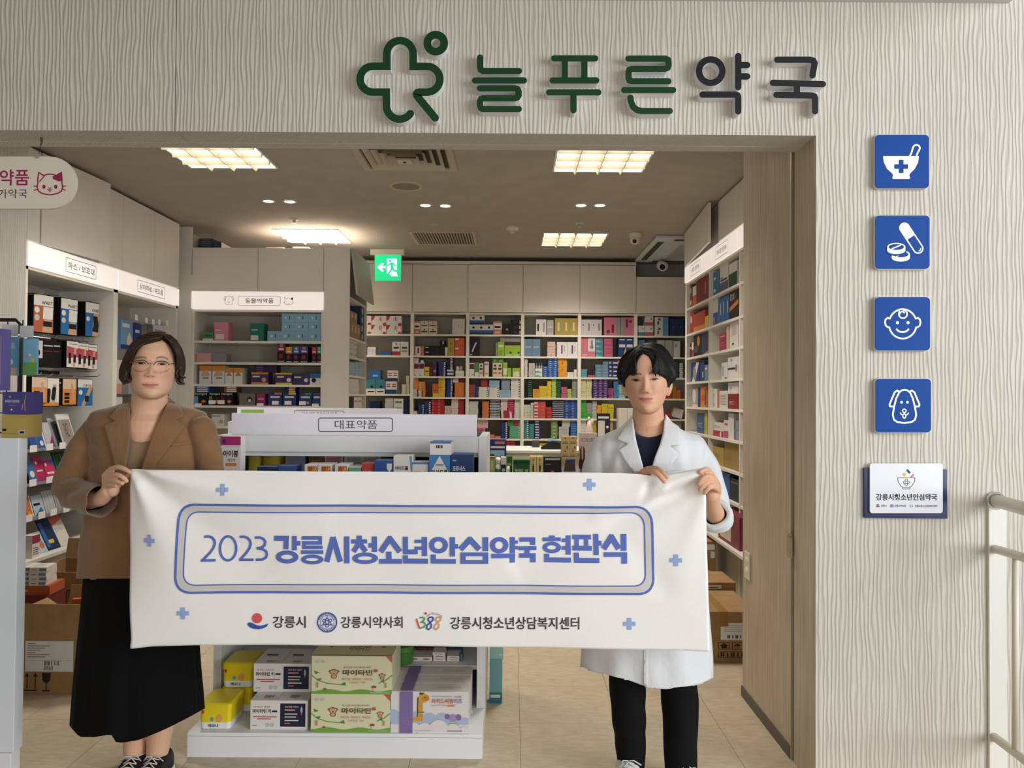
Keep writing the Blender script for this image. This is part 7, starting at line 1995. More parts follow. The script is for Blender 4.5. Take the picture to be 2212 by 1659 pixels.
#------------------------------------------------------------------people
def interp(tab,v):
 if v<=tab[0][0]:
  return tab[0][1]
 for (a,x),(b,y) in zip(tab[:-1],tab[1:]):
  if v<=b:
   t=(v-a)/(b-a)
   return x+(y-x)*t
 return tab[-1][1]
def gz2(x,y,cx,cy,sx,sy):
 return math.exp(-((x-cx)/sx)**2-((y-cy)/sy)**2)
def to_px(co):
 v=(co-np.array((0,0,CAMZ))) @ np.array(CAM_R)
 return W/2+F*v[:,0]/-v[:,2],H/2-F*v[:,1]/-v[:,2]
def solid(name,mb,voxel,smooth,mat,parent,keep=None,wrinkle=None,hem=None,thick=0.0,col=None,shade=True):
 """voxel-fuse a set of closed shapes into one continuous surface"""
 me=mb.mesh(name,[mat])
 o=bpy.data.objects.new(name,me)
 COL.objects.link(o)
 r=o.modifiers.new('fuse','REMESH')
 r.mode,r.voxel_size='VOXEL',voxel
 if smooth:
  s=o.modifiers.new('soften','SMOOTH')
  s.iterations,s.factor=smooth,0.5
 dg=bpy.context.evaluated_depsgraph_get()
 m2=bpy.data.meshes.new_from_object(o.evaluated_get(dg))
 o.modifiers.clear()
 o.data=m2
 bpy.data.meshes.remove(me)
 m2.name=name
 m2.materials.clear()
 m2.materials.append(mat)
 n=len(m2.vertices)
 co=np.empty(n*3)
 m2.vertices.foreach_get('co',co)
 co=co.reshape(-1,3)
 if wrinkle is not None:
  nr=np.empty(n*3)
  m2.vertices.foreach_get('normal',nr)
  co=co+nr.reshape(-1,3)*wrinkle(co)[:,None]
  m2.vertices.foreach_set('co',co.ravel())
 if keep is not None:
  kv=keep(co)
  if hem:
   x,y=hem[0].px(co)
   hy=np.interp(x,[q[0] for q in hem[1]],[q[1] for q in hem[1]])
   kv &=y< hy+3.2
   co[:,2]+=np.where(y> hy-1.0,(y-hy)*hem[0].k*-1/F,0.0)
   m2.vertices.foreach_set('co',co.ravel())
  bm=bmesh.new()
  bm.from_mesh(m2)
  bm.verts.ensure_lookup_table()
  bmesh.ops.delete(bm,geom=[bm.verts[i] for i in np.nonzero(~kv)[0]],context='VERTS')
  bm.to_mesh(m2)
  bm.free()
 if col is not None:
  c=col(co)
  at=m2.color_attributes.new('tone','FLOAT_COLOR','POINT')
  at.data.foreach_set('color',np.hstack([c,np.ones((len(c),1))]).ravel())
 m2.polygons.foreach_set('use_smooth',[True]*len(m2.polygons))
 m2.update()
 if thick:
  md=o.modifiers.new('cloth','SOLIDIFY')
  md.thickness,md.offset=thick,-1
 child(o,parent)
 return o
def cloth(name,c1,c2,rough=0.8,bump=0.25,sheen=0.3):
 t=NT(name,rough,0.2)
 v=t.coord('Object')
 t.color(t.ramp(t.noise(v,7,4),[(0.3,c1),(0.7,c2)]))
 t.bump(t.math('ADD',t.math('MULTIPLY',t.noise(t.coord('Object',(1.6,1,1)),16,3,0.6),1.0),t.math('MULTIPLY',t.noise(v,420,2),0.08)),bump,0.012)
 t.b.inputs['Sheen Weight'].default_value=sheen
 return t.m
def skin_mat(name):
 t=NT(name,0.5,0.35)
 a=t.n('Attribute')
 a.attribute_name='tone'
 t.color(a.outputs['Color'])
 t.b.inputs['Subsurface Weight'].default_value=0.12
 t.b.inputs['Subsurface Radius'].default_value=(0.012,0.005,0.003)
 return t.m
def ring(py,cx,hw,df,db,fr,n=56,pw=2.3,fold=None):
 out=[]
 for k in range(n):
  t=2*math.pi*k/n
  cs,sn=math.cos(t),math.sin(t)
  f=fold(t,py) if fold else 1.0
  x=math.copysign(abs(cs)**(2/pw),cs)*hw*f
  d=abs(sn)**(2/pw)*f
  out.append(fr.q(cx+x,py,-db*d if sn>=0 else df*d))
 return out
def capsules(mb,chain,n=12):
 """chain of (px,py,Y,radius): round ended tapering tube"""
 pts=[P(a,b,y) for a,b,y,r in chain]
 rad=[c[3] for c in chain]
 path,rr_=[],[]
 for i in range(len(pts)-1):
  k=max(2,int((pts[i+1]-pts[i]).length/0.008))
  for j in range(k):
   t=j/k
   s=t*t*(3-2*t)
   path.append(pts[i].lerp(pts[i+1],t))
   rr_.append(rad[i]+(rad[i+1]-rad[i])*s)
 path.append(pts[-1])
 rr_.append(rad[-1])
 # soften corners
 for _ in range(3):
  path=[path[0]]+[(path[i-1]+path[i]*2+path[i+1])/4 for i in range(1,len(path)-1)]+[path[-1]]
 mb.tube(path,rr_,n)
 mb.ell(path[0],rr_[0],n,8)
 mb.ell(path[-1],rr_[-1],n,8)
class Frame:
 """upright plane through a body centre, turned to face the visitor; d counts towards the visitor"""
 def __init__(s,cx,cy,Y,turn=1.0):
  s.c=P(cx,cy,Y)
  s.n=Vector((-s.c.x*turn,-s.c.y,0)).normalized()
  s.k=s.n.dot(s.c-Vector((0,0,CAMZ)))
 def q(s,x,y,d=0.0):
  r=ray(x,y)
  t=(s.k+max(d,0.0))/r.dot(s.n)
  return Vector((0,0,CAMZ))+r*t+s.n*min(d,0.0)
 def depth(s,co):
  return (co-np.array(s.c)) @ np.array(s.n)
 def px(s,co):
  d=np.minimum(s.depth(co),0.0)
  return to_px(co-d[:,None]*np.array(s.n))
class Head:
 def __init__(s,Yc,lev,nose,eyes,mouth,chin,tilt=0.0,nl=1.0):
  s.Y,s.lev,s.nose,s.eyes,s.mouth,s.chin,s.nl=Yc,sorted(lev),nose,eyes,mouth,chin,nl
  s.fr=Frame(nose[0],eyes[0][1],Yc)
  y0,y1=s.lev[0][0],s.lev[-1][0]
  s.y0,s.y1=y0,y1
  ey=eyes[0][1]
  s.pf=[(y0,0.012),(y0+4,0.045),(y0+12,0.072),(y0+(ey-y0)*0.5,0.089),(ey-10,0.094),(ey,0.091),(nose[3],0.094),(mouth[1],0.094),(chin-8,0.093),(chin,0.086),(y1-1,0.070),(y1,0.060)]
  s.pb=[(y0,0.012),(y0+4,0.05),(y0+12,0.080),(y0+(ey-y0)*0.5,0.100),(ey,0.100),(nose[3],0.085),(mouth[1],0.060),(y1,0.045)]
  s.xl=[(a,b) for a,b,c in s.lev]
  s.xr=[(a,c) for a,b,c in s.lev]
 def feat(s,x,y):
  nx,yb,tx,yt,wing=s.nose
  d=0.0
  # nose ridge
  t=(y-yb)/(yt-yb)
  if-0.25< t< 1.35:
   cx=nx+(tx-nx)*min(max(t,0),1)
   h=interp([(-0.25,0.0),(0.0,0.003),(0.4,0.008),(0.85,0.0165),(1.0,0.017),(1.12,0.008),(1.3,0.0)],t)*s.nl
   d+=h*math.exp(-((x-cx)/(3.6+3.6*min(max(t,0),1)))**2)
  for sg in (-1,1):
   d+=0.0085*s.nl*gz2(x,y,tx+sg*wing*0.68,yt+0.5,4.0,4.2)
  for ex,ey,ew in s.eyes:
   d-=0.0055*gz2(x,y,ex,ey-1.5,ew*0.62,6.5)
   d+=0.0028*gz2(x,y,ex,ey+0.5,ew*0.5,3.2)
   d+=0.0022*gz2(x,y,ex,ey-12,ew*0.75,5)
   sg=1 if ex> nx else-1
   d+=0.0055*gz2(x,y,ex+sg*6,ey+22,13,11)
  mx,my,mw=s.mouth
  d+=0.0055*gz2(x,y,mx,my,mw*0.62,9)
  d+=0.0028*gz2(x,y,mx,my-3,mw*0.4,2.4)+0.0032*gz2(x,y,mx,my+4,mw*0.38,2.8)
  d-=0.0040*gz2(x,y,mx,my+0.2,mw*0.5,1.2)
  d-=0.0028*gz2(x,y,mx,my+10,mw*0.45,3)
  d+=0.0050*gz2(x,y,mx,s.chin-9,11,8)
  return d
 def front(s,x,y):
  l,r=interp(s.xl,y),interp(s.xr,y)
  c=(l+r)/2
  u=min(abs((x-c)/((r-l)/2)),1.0)
  b=interp(s.pf,y)
  return b*max(0.0,1-u**2.5)**0.5+s.feat(x,y)*(1-u**4)
 def mesh(s,mb,n=96,step=1.6):
  rows=[]
  k=int((s.y1-s.y0)/step)
  for i in range(k+1):
   y=s.y0+(s.y1-s.y0)*i/k
   l,r=interp(s.xl,y),interp(s.xr,y)
   c,a=(l+r)/2,(r-l)/2
   rg=[]
   for j in range(n):
    t=2*math.pi*j/n
    x=c+a*math.cos(t)
    rg.append(s.fr.q(x,y,s.front(x,y) if math.sin(t)>=0 else-interp(s.pb,y)*abs(math.sin(t))**0.9))
   rows.append(rg)
  mb.loft(rows)
 def sp(s,x,y,off=0.0):
  return s.fr.q(x,y,s.front(x,y)+off)
def tone_fn(hd,base,lip,brow,brows,mouthcol=True,blush=0.5):
 b,lp,bw=(np.array(lin(c)[:3]) for c in (base,lip,brow))
 red=np.array(lin((196,120,104))[:3])
 def f(co):
  x,y=hd.fr.px(co)
  c=np.tile(b,(len(co),1))
  fr=(hd.fr.depth(co)> 0.03) & (y< hd.y1+2) & (y> hd.y0)
  def mix(w,to):
   w=np.clip(w,0,1)*fr
   c[:]=c*(1-w[:,None])+to*w[:,None]
  for ex,ey,ew in hd.eyes:
   sg=1 if ex> hd.nose[0] else-1
   mix(blush*np.exp(-((x-ex-sg*4)/15)**2-((y-ey-22)/11)**2),red)
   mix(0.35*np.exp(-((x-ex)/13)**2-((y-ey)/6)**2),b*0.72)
  mix(blush*0.8*np.exp(-((x-hd.nose[2])/8)**2-((y-hd.nose[3])/7)**2),red)
  mx,my,mw=hd.mouth
  u=(x-mx)/(mw/2)
  my=my-1.3*u**2+0.3
  top=my-3.6*np.sqrt(np.clip(1-u**2,0,1))*(1-0.22*np.exp(-(u/0.16)**2))
  bot=my+5.2*np.sqrt(np.clip(1-u**2,0,1))
  mix(0.85/(1+np.exp(-(y-top)*2.2))/(1+np.exp((y-bot)*2.0))*(abs(u)< 1),lp)
  mix(0.75*np.exp(-((y-my+0.4*np.cos(u*3))/0.75)**2)*(abs(u)< 1.05),lp*0.35)
  for (x0,y0,x1,y1,x2,y2,th) in brows:
   t=np.clip((x-x0)/(x2-x0),0,1)
   yc=(1-t)**2*y0+2*t*(1-t)*y1+t*t*y2
   w=np.exp(-((y-yc)/(th*(1.0-0.45*abs(t-0.4))))**2)*((x-x0)/(x2-x0)>-0.03)*((x-x0)/(x2-x0)< 1.03)
   mix(0.82*w,bw)
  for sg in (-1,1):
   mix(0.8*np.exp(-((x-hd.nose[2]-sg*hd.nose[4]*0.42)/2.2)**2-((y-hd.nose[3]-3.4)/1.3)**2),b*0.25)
  return c
 return f
def make_eyes(hd,parent,open_h,lid=(96,60,46)):
 IR,SCL,LSH,GLN=C((34,22,16),0.15,spec=0.7),C((172,152,142),0.4,spec=0.4),C((30,20,18),0.6),C(lid,0.6)
 for ex,ey,ew in hd.eyes:
  h=ew/2
  sg=1 if ex> hd.nose[0] else-1
  def up_(t):
   return ey-open_h*(1-t*t)**0.6-0.6*sg*t
  def lo_(t):
   return ey+open_h*0.62*(1-t*t)**0.8-0.6*sg*t
  ts=[-1+k/7 for k in range(15)]
  p=Print(lambda u,v:hd.sp(u,v,0.0014))
  p.poly([(ex+h*t,up_(t)) for t in ts]+[(ex+h*t,lo_(t)) for t in ts[::-1]][1:-1],SCL)
  ir=[(ex+4.7*math.cos(a),ey-0.5+4.7*math.sin(a)) for a in [k*math.pi/12 for k in range(24)]]
  p.poly([(x,min(max(y,up_((x-ex)/h)-0.1),lo_((x-ex)/h)+0.1)) for x,y in ir],IR)
  p.line([(ex+h*t*1.04,up_(t)-0.25) for t in ts],1.15,LSH)
  p.line([(ex+h*t*0.9,lo_(t)+0.2) for t in ts[2:-2]],0.45,GLN)
  p.line([(ex+h*t*0.95,up_(t)-2.6) for t in ts[1:-1]],0.45,GLN)
  p.obj('eye',parent)
def wing(mb,hd,inner,outer,lift,nt=44,ns=14,rid=0.0028,seed=0,dmid=0.02):
 """sheet of hair between an inner edge lying on the face and the outer silhouette"""
 fi,fo=pline(inner),pline(outer)
 rg=random.Random(seed)
 ph=[rg.uniform(0,6.28) for _ in range(6)]
 A,B=[],[]
 for i in range(nt+1):
  t=i/nt
  a,b=fi(t),fo(t)
  ra,rb=[],[]
  for j in range(ns+1):
   s=j/ns
   x,y=a[0]+(b[0]-a[0])*s,a[1]+(b[1]-a[1])*s
   l,r=interp(hd.xl,y),interp(hd.xr,y)
   xc=min(max(x,l+1),r-1)
   f=hd.front(xc,y)
   yy=f*(1-s**1.6)-dmid*s**1.6
   w=rid*(math.sin(s*23+t*3+ph[0])+0.6*math.sin(s*41-t*5+ph[1])+0.5*math.sin(s*11+t*9+ph[2]))
   edge=min(1.0,0.15+3.2*min(s,1-s*0.85))*(1.0 if t< 0.8 else max(0.12,(1-t)/0.2))
   e1=Vector((-hd.fr.n.y,hd.fr.n.x,0))
   n=(e1*((x-(l+r)/2)/60.0)+hd.fr.n*(1.15-s)+Vector((0,0,0.35*(1-t)))).normalized()
   p=hd.fr.q(x,y,yy)
   ra.append(p+n*(lift*edge+w*edge))
   rb.append(p-n*0.004)
  A.append(ra)
  B.append(rb)
 n=ns+1
 rings=[A[i]+B[i][::-1] for i in range(nt+1)]
 mb.loft(rings)
def lock(mb,pts,r0,hd=None,n=7):
 path=[Vector(p) for p in pts]
 for _ in range(2):
  q=[path[0]]
  for a,b in zip(path[:-1],path[1:]):
   q+=[a*0.75+b*0.25,a*0.25+b*0.75]
  path=q+[path[-1]]
 m=len(path)-1
 mb.tube(path,[r0*(0.35+1.3*(k/m)*(1-k/m)*2)*(1 if k< m else 0.15) for k in range(m+1)],n)
def patch(poly,fmap,step):
 """flat polygon cut finely and laid on a surface"""
 vs,tr=fill([poly])
 bm=bmesh.new()
 bv=[bm.verts.new((a,b,0)) for a,b in vs]
 for t in tr:
  try:
   bm.faces.new([bv[i] for i in t])
  except ValueError:
   pass
 for _ in range(6):
  es=[e for e in bm.edges if e.calc_length()> step]
  if not es:
   break
  bmesh.ops.subdivide_edges(bm,edges=es,cuts=1)
  bmesh.ops.triangulate(bm,faces=bm.faces)
 bm.verts.ensure_lookup_table()
 bm.verts.index_update()
 V=[fmap(v.co.x,v.co.y) for v in bm.verts]
 Fc=[tuple(v.index for v in f.verts) for f in bm.faces]
 bm.free()
 return V,Fc
def panel(name,poly,fmap,step,th,mat,parent,bev=0.0):
 o=MB().add(*patch(poly,fmap,step)).obj(name,mat,parent,True)
 bm=bmesh.new()
 bm.from_mesh(o.data)
 bmesh.ops.recalc_face_normals(bm,faces=bm.faces)
 if sum(f.normal.y for f in bm.faces)> 0:
  bmesh.ops.reverse_faces(bm,faces=bm.faces)
 bm.to_mesh(o.data)
 bm.free()
 md=o.modifiers.new('cloth','SOLIDIFY')
 md.thickness,md.offset=th,-1
 return o
def inpoly(x,y,poly):
 r=np.zeros(len(x),bool)
 j=len(poly)-1
 for i in range(len(poly)):
  xi,yi=poly[i]
  xj,yj=poly[j]
  c=((yi> y) !=(yj> y)) & (x< (xj-xi)*(y-yi)/(yj-yi+1e-12)+xi)
  r ^=c
  j=i
 return r
def torso_front(lev,fr,pw=2.3):
 tc,th,td=[(l[0],l[1]) for l in lev],[(l[0],l[2]) for l in lev],[(l[0],l[3]) for l in lev]
 def f(x,y,off=0.0):
  u=min(abs((x-interp(tc,y))/interp(th,y)),0.98)
  return fr.q(x,y,interp(td,y)*(1-u**pw)**(1/pw)+off)
 return f
def wr(amp,f=30.0,seed=0.0,zf=1.0):
 def g(co):
  x,y,z=co[:,0]*f,co[:,1]*f,co[:,2]*f*zf
  return amp*(np.sin(x*1.3+2.1*np.sin(z*0.35+seed))*np.sin(z*0.9+1.7*np.sin(x*0.4+y*0.6+seed))+0.5*np.sin(x*2.1-z*1.7+y+seed*2))
 return g
M_SKIN=skin_mat('skin')
#=================================================================woman
YW=2.96
FW=Frame(320,1000,YW,0.5)
wm=thing('person','woman in brown blazer and long black skirt holding left end of banner','person',(P(320,1600,YW).x,YW,0))
levw=[(728,322,344),(733,311,354),(742,300,366),(755,290,375),(770,284,380),(785,280.5,381),(800,278.5,380),(815,278,378.5),(830,280,375),(840,284,371),(850,291,364),(857,301,352),(862,312,340)]
hw=Head(2.86,levw,(328,782,325,810,13),[(304,785,21),(350.5,787,20)],(325,831.5,37),860,nl=0.9)
body=MB()
hw.mesh(body)
capsules(body,[(325,838,2.90,0.060),(323,868,2.915,0.064),(321,900,2.93,0.075),(320,930,2.93,0.10)],28)
# chest,hidden trunk
body.loft([ring(y,320,h,d,d,FW) for y,h,d in ((890,36,0.04),(903,84,0.07),(930,104,0.09),(980,104,0.10),(1060,104,0.10),(1150,112,0.11),(1250,112,0.11),(1300,100,0.10))])
# right arm to the gripping hand
capsules(body,[(214,938,2.95,0.032),(178,985,2.93,0.032),(160,1052,2.90,0.034),(190,1080,2.79,0.034),(218,1078,2.735,0.027),(233,1062,2.712,0.025)],20)
capsules(body,[(428,945,2.935,0.034),(455,1055,2.92,0.033),(428,1092,2.80,0.030),(405,1095,2.735,0.026)],16)
hand=[
 [(226,1028,2.706,0.0105),(238,1014,2.682,0.0100),(254,1008,2.655,0.0092),(269,1012.5,2.640,0.0084),(281,1020,2.6385,0.0072)],
 [(226,1037,2.706,0.0105),(241,1026,2.676,0.0100),(256,1025,2.652,0.0092),(269,1033,2.646,0.0082),(273,1039,2.654,0.0075)],
 [(226,1045,2.708,0.0100),(240,1038,2.678,0.0094),(253,1038.5,2.656,0.0088),(264,1044,2.652,0.0078)],
 [(225,1052,2.712,0.0092),(235,1049,2.688,0.0086),(245,1049,2.670,0.0078),(251,1050,2.664,0.0066)],
 [(243,1060,2.715,0.0135),(256,1047,2.712,0.0115),(270,1032,2.702,0.0098),(281,1024,2.692,0.0082)]]
for ch in hand:
 capsules(body,ch,12)
body.ell(P(235,1042,2.715),(0.024,0.017,0.036),16,10)
body.ell(P(243,1058,2.706),(0.024,0.020,0.026),16,10)
for ch in ([(405,1095,2.735,0.026),(398,1080,2.712,0.024),(390,1066,2.704,0.010),(384,1055,2.702,0.008)],[(398,1080,2.712,0.02),(398,1064,2.704,0.010),(396,1052,2.702,0.008)],[(400,1080,2.712,0.02),(405,1066,2.704,0.010),(407,1055,2.702,0.008)],[(402,1082,2.712,0.02),(412,1070,2.704,0.009),(416,1062,2.702,0.007)],[(395,1088,2.715,0.014),(383,1084,2.706,0.010),(374,1080,2.702,0.008)]):
 capsules(body,ch,10)
# legs and feet (inside the shoes)
for a in ((299,1400,2.95,0.062),(294,1560,2.95,0.050),(291,1612,2.95,0.041),(290,1640,2.945,0.038),(289,1660,2.935,0.036)),((342,1400,2.95,0.062),(346,1560,2.95,0.052),(342,1612,2.95,0.042),(337,1640,2.945,0.038),(336,1660,2.935,0.036)):
 capsules(body,list(a),20)
brw=[(291,774.5,303,769.5,317,773.5,2.4),(338,774,351,768,363,776,2.4)]
bo_=solid('body',body,0.0027,3,M_SKIN,wm,col=tone_fn(hw,(214,170,142),(178,96,96),(84,64,56),brw,blush=0.42))
make_eyes(hw,bo_,2.5)
# ears
# hair
M_HAIRW=C((52,31,21),0.5,spec=0.4)
hm=MB()
wing(hm,hw,[(351,735),(330,741),(309,746),(298,757),(291,771),(285,788),(283,802),(279,816),(272,826)],[(353,720.5),(330,720),(306,727),(287,742),(275,764),(266,788),(259,808),(258,818),(266,831)],0.011,seed=1)
wing(hm,hw,[(350,735),(361,743),(369,754),(374,769),(378,786),(380,800),(380,812),(386,826)],[(351,720.5),(364,724),(378,735),(388,752),(393,772),(395,790),(395,806),(397,829)],0.011,seed=5)
hm.ell(hw.fr.q(330,776,-0.030),(0.092,0.090,0.098),28,18)
hm.ell(hw.fr.q(330,815,-0.066),(0.070,0.055,0.075),20,12)
rg=random.Random(3)
for k in range(16):      # curled ends at both sides
 L_=k % 2==0
 x,y=(rg.uniform(262,284),rg.uniform(790,808)) if L_ else (rg.uniform(379,393),rg.uniform(788,806))
 d=-1 if L_ else 1
 e=rg.uniform(14,26)
 Y0=rg.uniform(0.0,0.045)
 Q=hw.fr.q
 q=[Q(x,y,Y0),Q(x+d*rg.uniform(-5,2),y+e*0.5,Y0+0.006),Q(x-d*rg.uniform(-2,5),y+e*0.8,Y0+0.008),Q(x+d*rg.uniform(0,10),y+e,Y0+0.004)]
 lock(hm,q,rg.uniform(0.004,0.007))
for k in range(40):
 s=rg.uniform(0.05,0.95)
 left=k % 5< 3
 a0=(352,722+10*s)
 a2=(262+28*(1-s),800) if left else (394-14*(1-s),800)
 a1=(300-14*s,731+20*(1-s)) if left else (378+6*s,745+6*(1-s))
 lock(hm,[Q(*a0,0.03),Q(*a1,0.075*(1-s)+0.02),Q((a1[0]+a2[0])/2+(-5 if left else 5),(a1[1]+a2[1])/2,0.06*(1-s)+0.015),Q(*a2,0.04*(1-s))],rg.uniform(0.002,0.004))
lock(hm,[Q(380,812,0.03),Q(381,824,0.035),Q(388,830,0.035),Q(398,829.5,0.03)],0.004)
hm.obj('hair',M_HAIRW,wm,True)
# glasses
gl=MB()
GOLD=C((176,140,110),0.25,0.9)
lens_c=[]
for cx,cy,sg in ((303.5,790,-1),(349,792,1)):
 o=[]
 for k in range(32):
  t=2*math.pi*k/32
  x=cx+16.6*math.copysign(abs(math.cos(t))**0.8,math.cos(t))
  y=cy+(12.4 if math.sin(t)> 0 else 11.6)*math.copysign(abs(math.sin(t))**0.85,math.sin(t))
  o.append(hw.fr.q(x,y,0.113-0.000012*(x-326)**2))
 gl.tube(o+[o[0],o[1]],0.0011,6,caps=False)
 lens_c.append(o)
pq_=lambda x,y,d:hw.fr.q(x,y,-d)
gl.tube([pq_(320,786.5,-0.116),pq_(323,784.8,-0.119),pq_(330,784.8,-0.119),pq_(333,787,-0.116)],0.0013,6)
gl.tube([pq_(287.5,784,-0.108),pq_(282,782.5,-0.095),pq_(279,784,-0.03),pq_(278,786,0.02)],0.0014,6)
gl.tube([pq_(365.5,787,-0.108),pq_(372,785.5,-0.095),pq_(379,786,-0.03),pq_(380,788,0.02)],0.0014,6)
gr_=gl.obj('glasses',GOLD,wm,True)
dk=MB()
for o in lens_c:
 dk.tube([o[k]+hw.fr.n*0.0008+Vector((0,0,0.0006)) for k in range(17,32)],0.0014,6)
dk.obj('brow_bar',C((70,34,44),0.4),gr_,True)
# blazer
LJ=[(868,323,44,0.050,0.05),(876,322,72,0.068,0.065),(884,321,106,0.085,0.08),(891,320,124,0.096,0.09),(905,320,133,0.108,0.10),(925,320,136,0.122,0.115),(960,320,131,0.138,0.125),(1000,320,129,0.148,0.125),(1050,319,130,0.148,0.125),(1100,318,136,0.150,0.13),(1150,317,143,0.152,0.14),(1200,316,149,0.152,0.145),(1246,316,152,0.150,0.15),(1262,316,152,0.150,0.15)]
M_BLZ=cloth('brown_linen',(124,92,62),(138,104,72),0.85,0.45)
jk=MB()
jk.loft([ring(*l,FW) for l in LJ])
cuff=(P(222,1083,2.722),(P(222,1083,2.722)-P(165,1066,2.86)).normalized())
capsules(jk,[(208,926,2.945,0.050),(172,985,2.925,0.056),(152,1040,2.91,0.060),(156,1062,2.885,0.060),(182,1074,2.82,0.056),(205,1081,2.755,0.055),(226,1085,2.70,0.056)],24)
capsules(jk,[(436,926,2.93,0.050),(451,985,2.93,0.050),(458,1045,2.92,0.051),(445,1080,2.87,0.052),(418,1094,2.78,0.046)],24)
VW=[(278,850),(272,897),(273,940),(268,978),(260,1016),(306,1018),(313,1008),(325,973),(335,940),(348,910),(361,882),(376,850)]
fw=torso_front(LJ,FW)
def jk_keep(co):
 x,y=to_px(co)
 k=~(inpoly(x,y,VW) & (FW.depth(co)> 0.0))
 rel=(co-np.array(cuff[0])) @ np.array(cuff[1])
 pd=np.linalg.norm(co-np.array(cuff[0])-rel[:,None]*np.array(cuff[1]),axis=1)
 k &=~((rel> 0) & (rel< 0.085) & (pd< 0.068))
 nk=(np.hypot(co[:,0]-FW.q(321,880).x,co[:,1]-FW.q(321,880).y)< 0.070) & (co[:,2]> FW.q(321,892).z)
 return k & ~nk
def jk_wr(co):
 w=wr(0.0016,34,0.7)(co)
 x,y=to_px(co)
 el=np.exp(-((x-160)/45)**2-((y-1060)/45)**2)
 w+=el*0.0065*np.sin((x*0.55+y*0.95)/6.5)
 el2=np.exp(-((x-180)/25)**2-((y-985)/40)**2)+np.exp(-((x-462)/20)**2-((y-1000)/40)**2)
 w+=el2*0.004*np.sin((x*0.3-y*0.9)/6.0)
 w+=0.003*np.exp(-((y-1040)/30)**2)*np.sin((x+y)/14.0)
 return w
jo=solid('blazer',jk,0.0048,6,M_BLZ,wm,keep=jk_keep,hem=(FW,[(0,1250),(2212,1250)]),wrinkle=jk_wr,thick=0.004)
def j2(x,y):
 return (100+x/3.95,700+y/3.95)
def lap(x,y,o):
 a,b=j2(x,y)
 return fw(a,b,o)
panel('lapel',[(718,640),(665,668),(600,722),(532,792),(585,826),(488,868),(512,940),(545,1060),(575,1180),(600,1300),(660,1300),(668,1230),(692,1100),(712,950),(706,790)],lambda x,y:lap(x,y,0.014),22,0.007,M_BLZ,jo)
panel('lapel',[(1046,628),(1100,668),(1150,722),(1176,775),(1106,812),(1182,862),(1120,955),(1040,1062),(950,1170),(880,1300),(790,1300),(812,1220),(862,1080),(902,950),(952,830),(1012,722)],lambda x,y:lap(x,y,0.014),22,0.007,M_BLZ,jo)
panel('breast_pocket',[(1058,1022),(1238,996),(1240,1022),(1062,1042)],lambda x,y:lap(x,y,0.005),30,0.003,M_BLZ,jo)
# beige top filling the neckline
TPW=cloth('beige_knit',(138,112,88),(148,122,98),0.8,0.15)
LT_=[(a,b,c,d-0.012,e) for a,b,c,d,e in LJ]
ft=torso_front(LT_,FW)
panel('top',[(262,938),(275,940),(300,943.5),(318,942),(332,938),(345,960),(330,1060),(262,1060),(255,980)],lambda x,y:ft(x,y,0.0),8,0.003,TPW,wm)
# bare chest above the top,same surface
ch=MB().add(*patch([(276,880),(300,874),(340,872),(362,878),(346,930),(332,946),(300,950),(268,946),(268,905)],lambda x,y:ft(x,y,-0.006 if y> 893 else-0.006-(893-y)*0.0007),8)).obj('chest',C((214,170,142),0.5),bo_,True)
# skirt
HEM=[(140,1562),(150,1565),(172,1591),(205,1592),(240,1586),(247,1602),(262,1604),(300,1598),(345,1580),(385,1561),(415,1545),(436,1533),(450,1530)]
def sk_fold(t,py):
 k=max(0.0,(py-1230)/360.0)
 f=1.0+0.035*k*math.sin(9*t+0.8)+0.02*k*math.sin(17*t+2)+0.05*k*math.exp(-((t-4.35)/0.16)**2)
 return f
SKL=[(1205,305,118,0.125,0.13),(1240,304,122,0.135,0.135),(1300,300,124,0.145,0.14),(1360,297,127,0.155,0.15),(1420,295,131,0.165,0.16),(1480,293,135,0.175,0.17),(1540,292,139,0.185,0.18),(1600,291,142,0.195,0.19)]
rows=[]
NS=120
for i in range(41):
 y=1205+(1600-1205)*i/40
 rows.append(ring(y,*[interp([(l[0],l[k]) for l in SKL],y) for k in (1,2,3,4)],FW,NS,2.1,sk_fold))
dz=[]
for i,rw in ((40,rows[40]),):
 for p in rw:
  pa=np.array([p])
  fq=FW.px(pa)
  hems=interp(HEM,float(fq[0][0]))-1600
  if i==40:
   hems=interp(HEM,float(fq[0][0]))-float(fq[1][0])
  dz.append(-hems*p.y/F)
for i,rw in enumerate(rows):
 t=max(0.0,(i-6)/34.0)
 for p,z in zip(rw,dz):
  p.z+=z*t**1.6
so=MB().loft(rows,0,False,False).obj('skirt',cloth('black_wool',(4,4,5),(6,6,7),0.9,0.15,0.0),wm,True)
md=so.modifiers.new('cloth','SOLIDIFY')
md.thickness,md.offset=0.004,-1
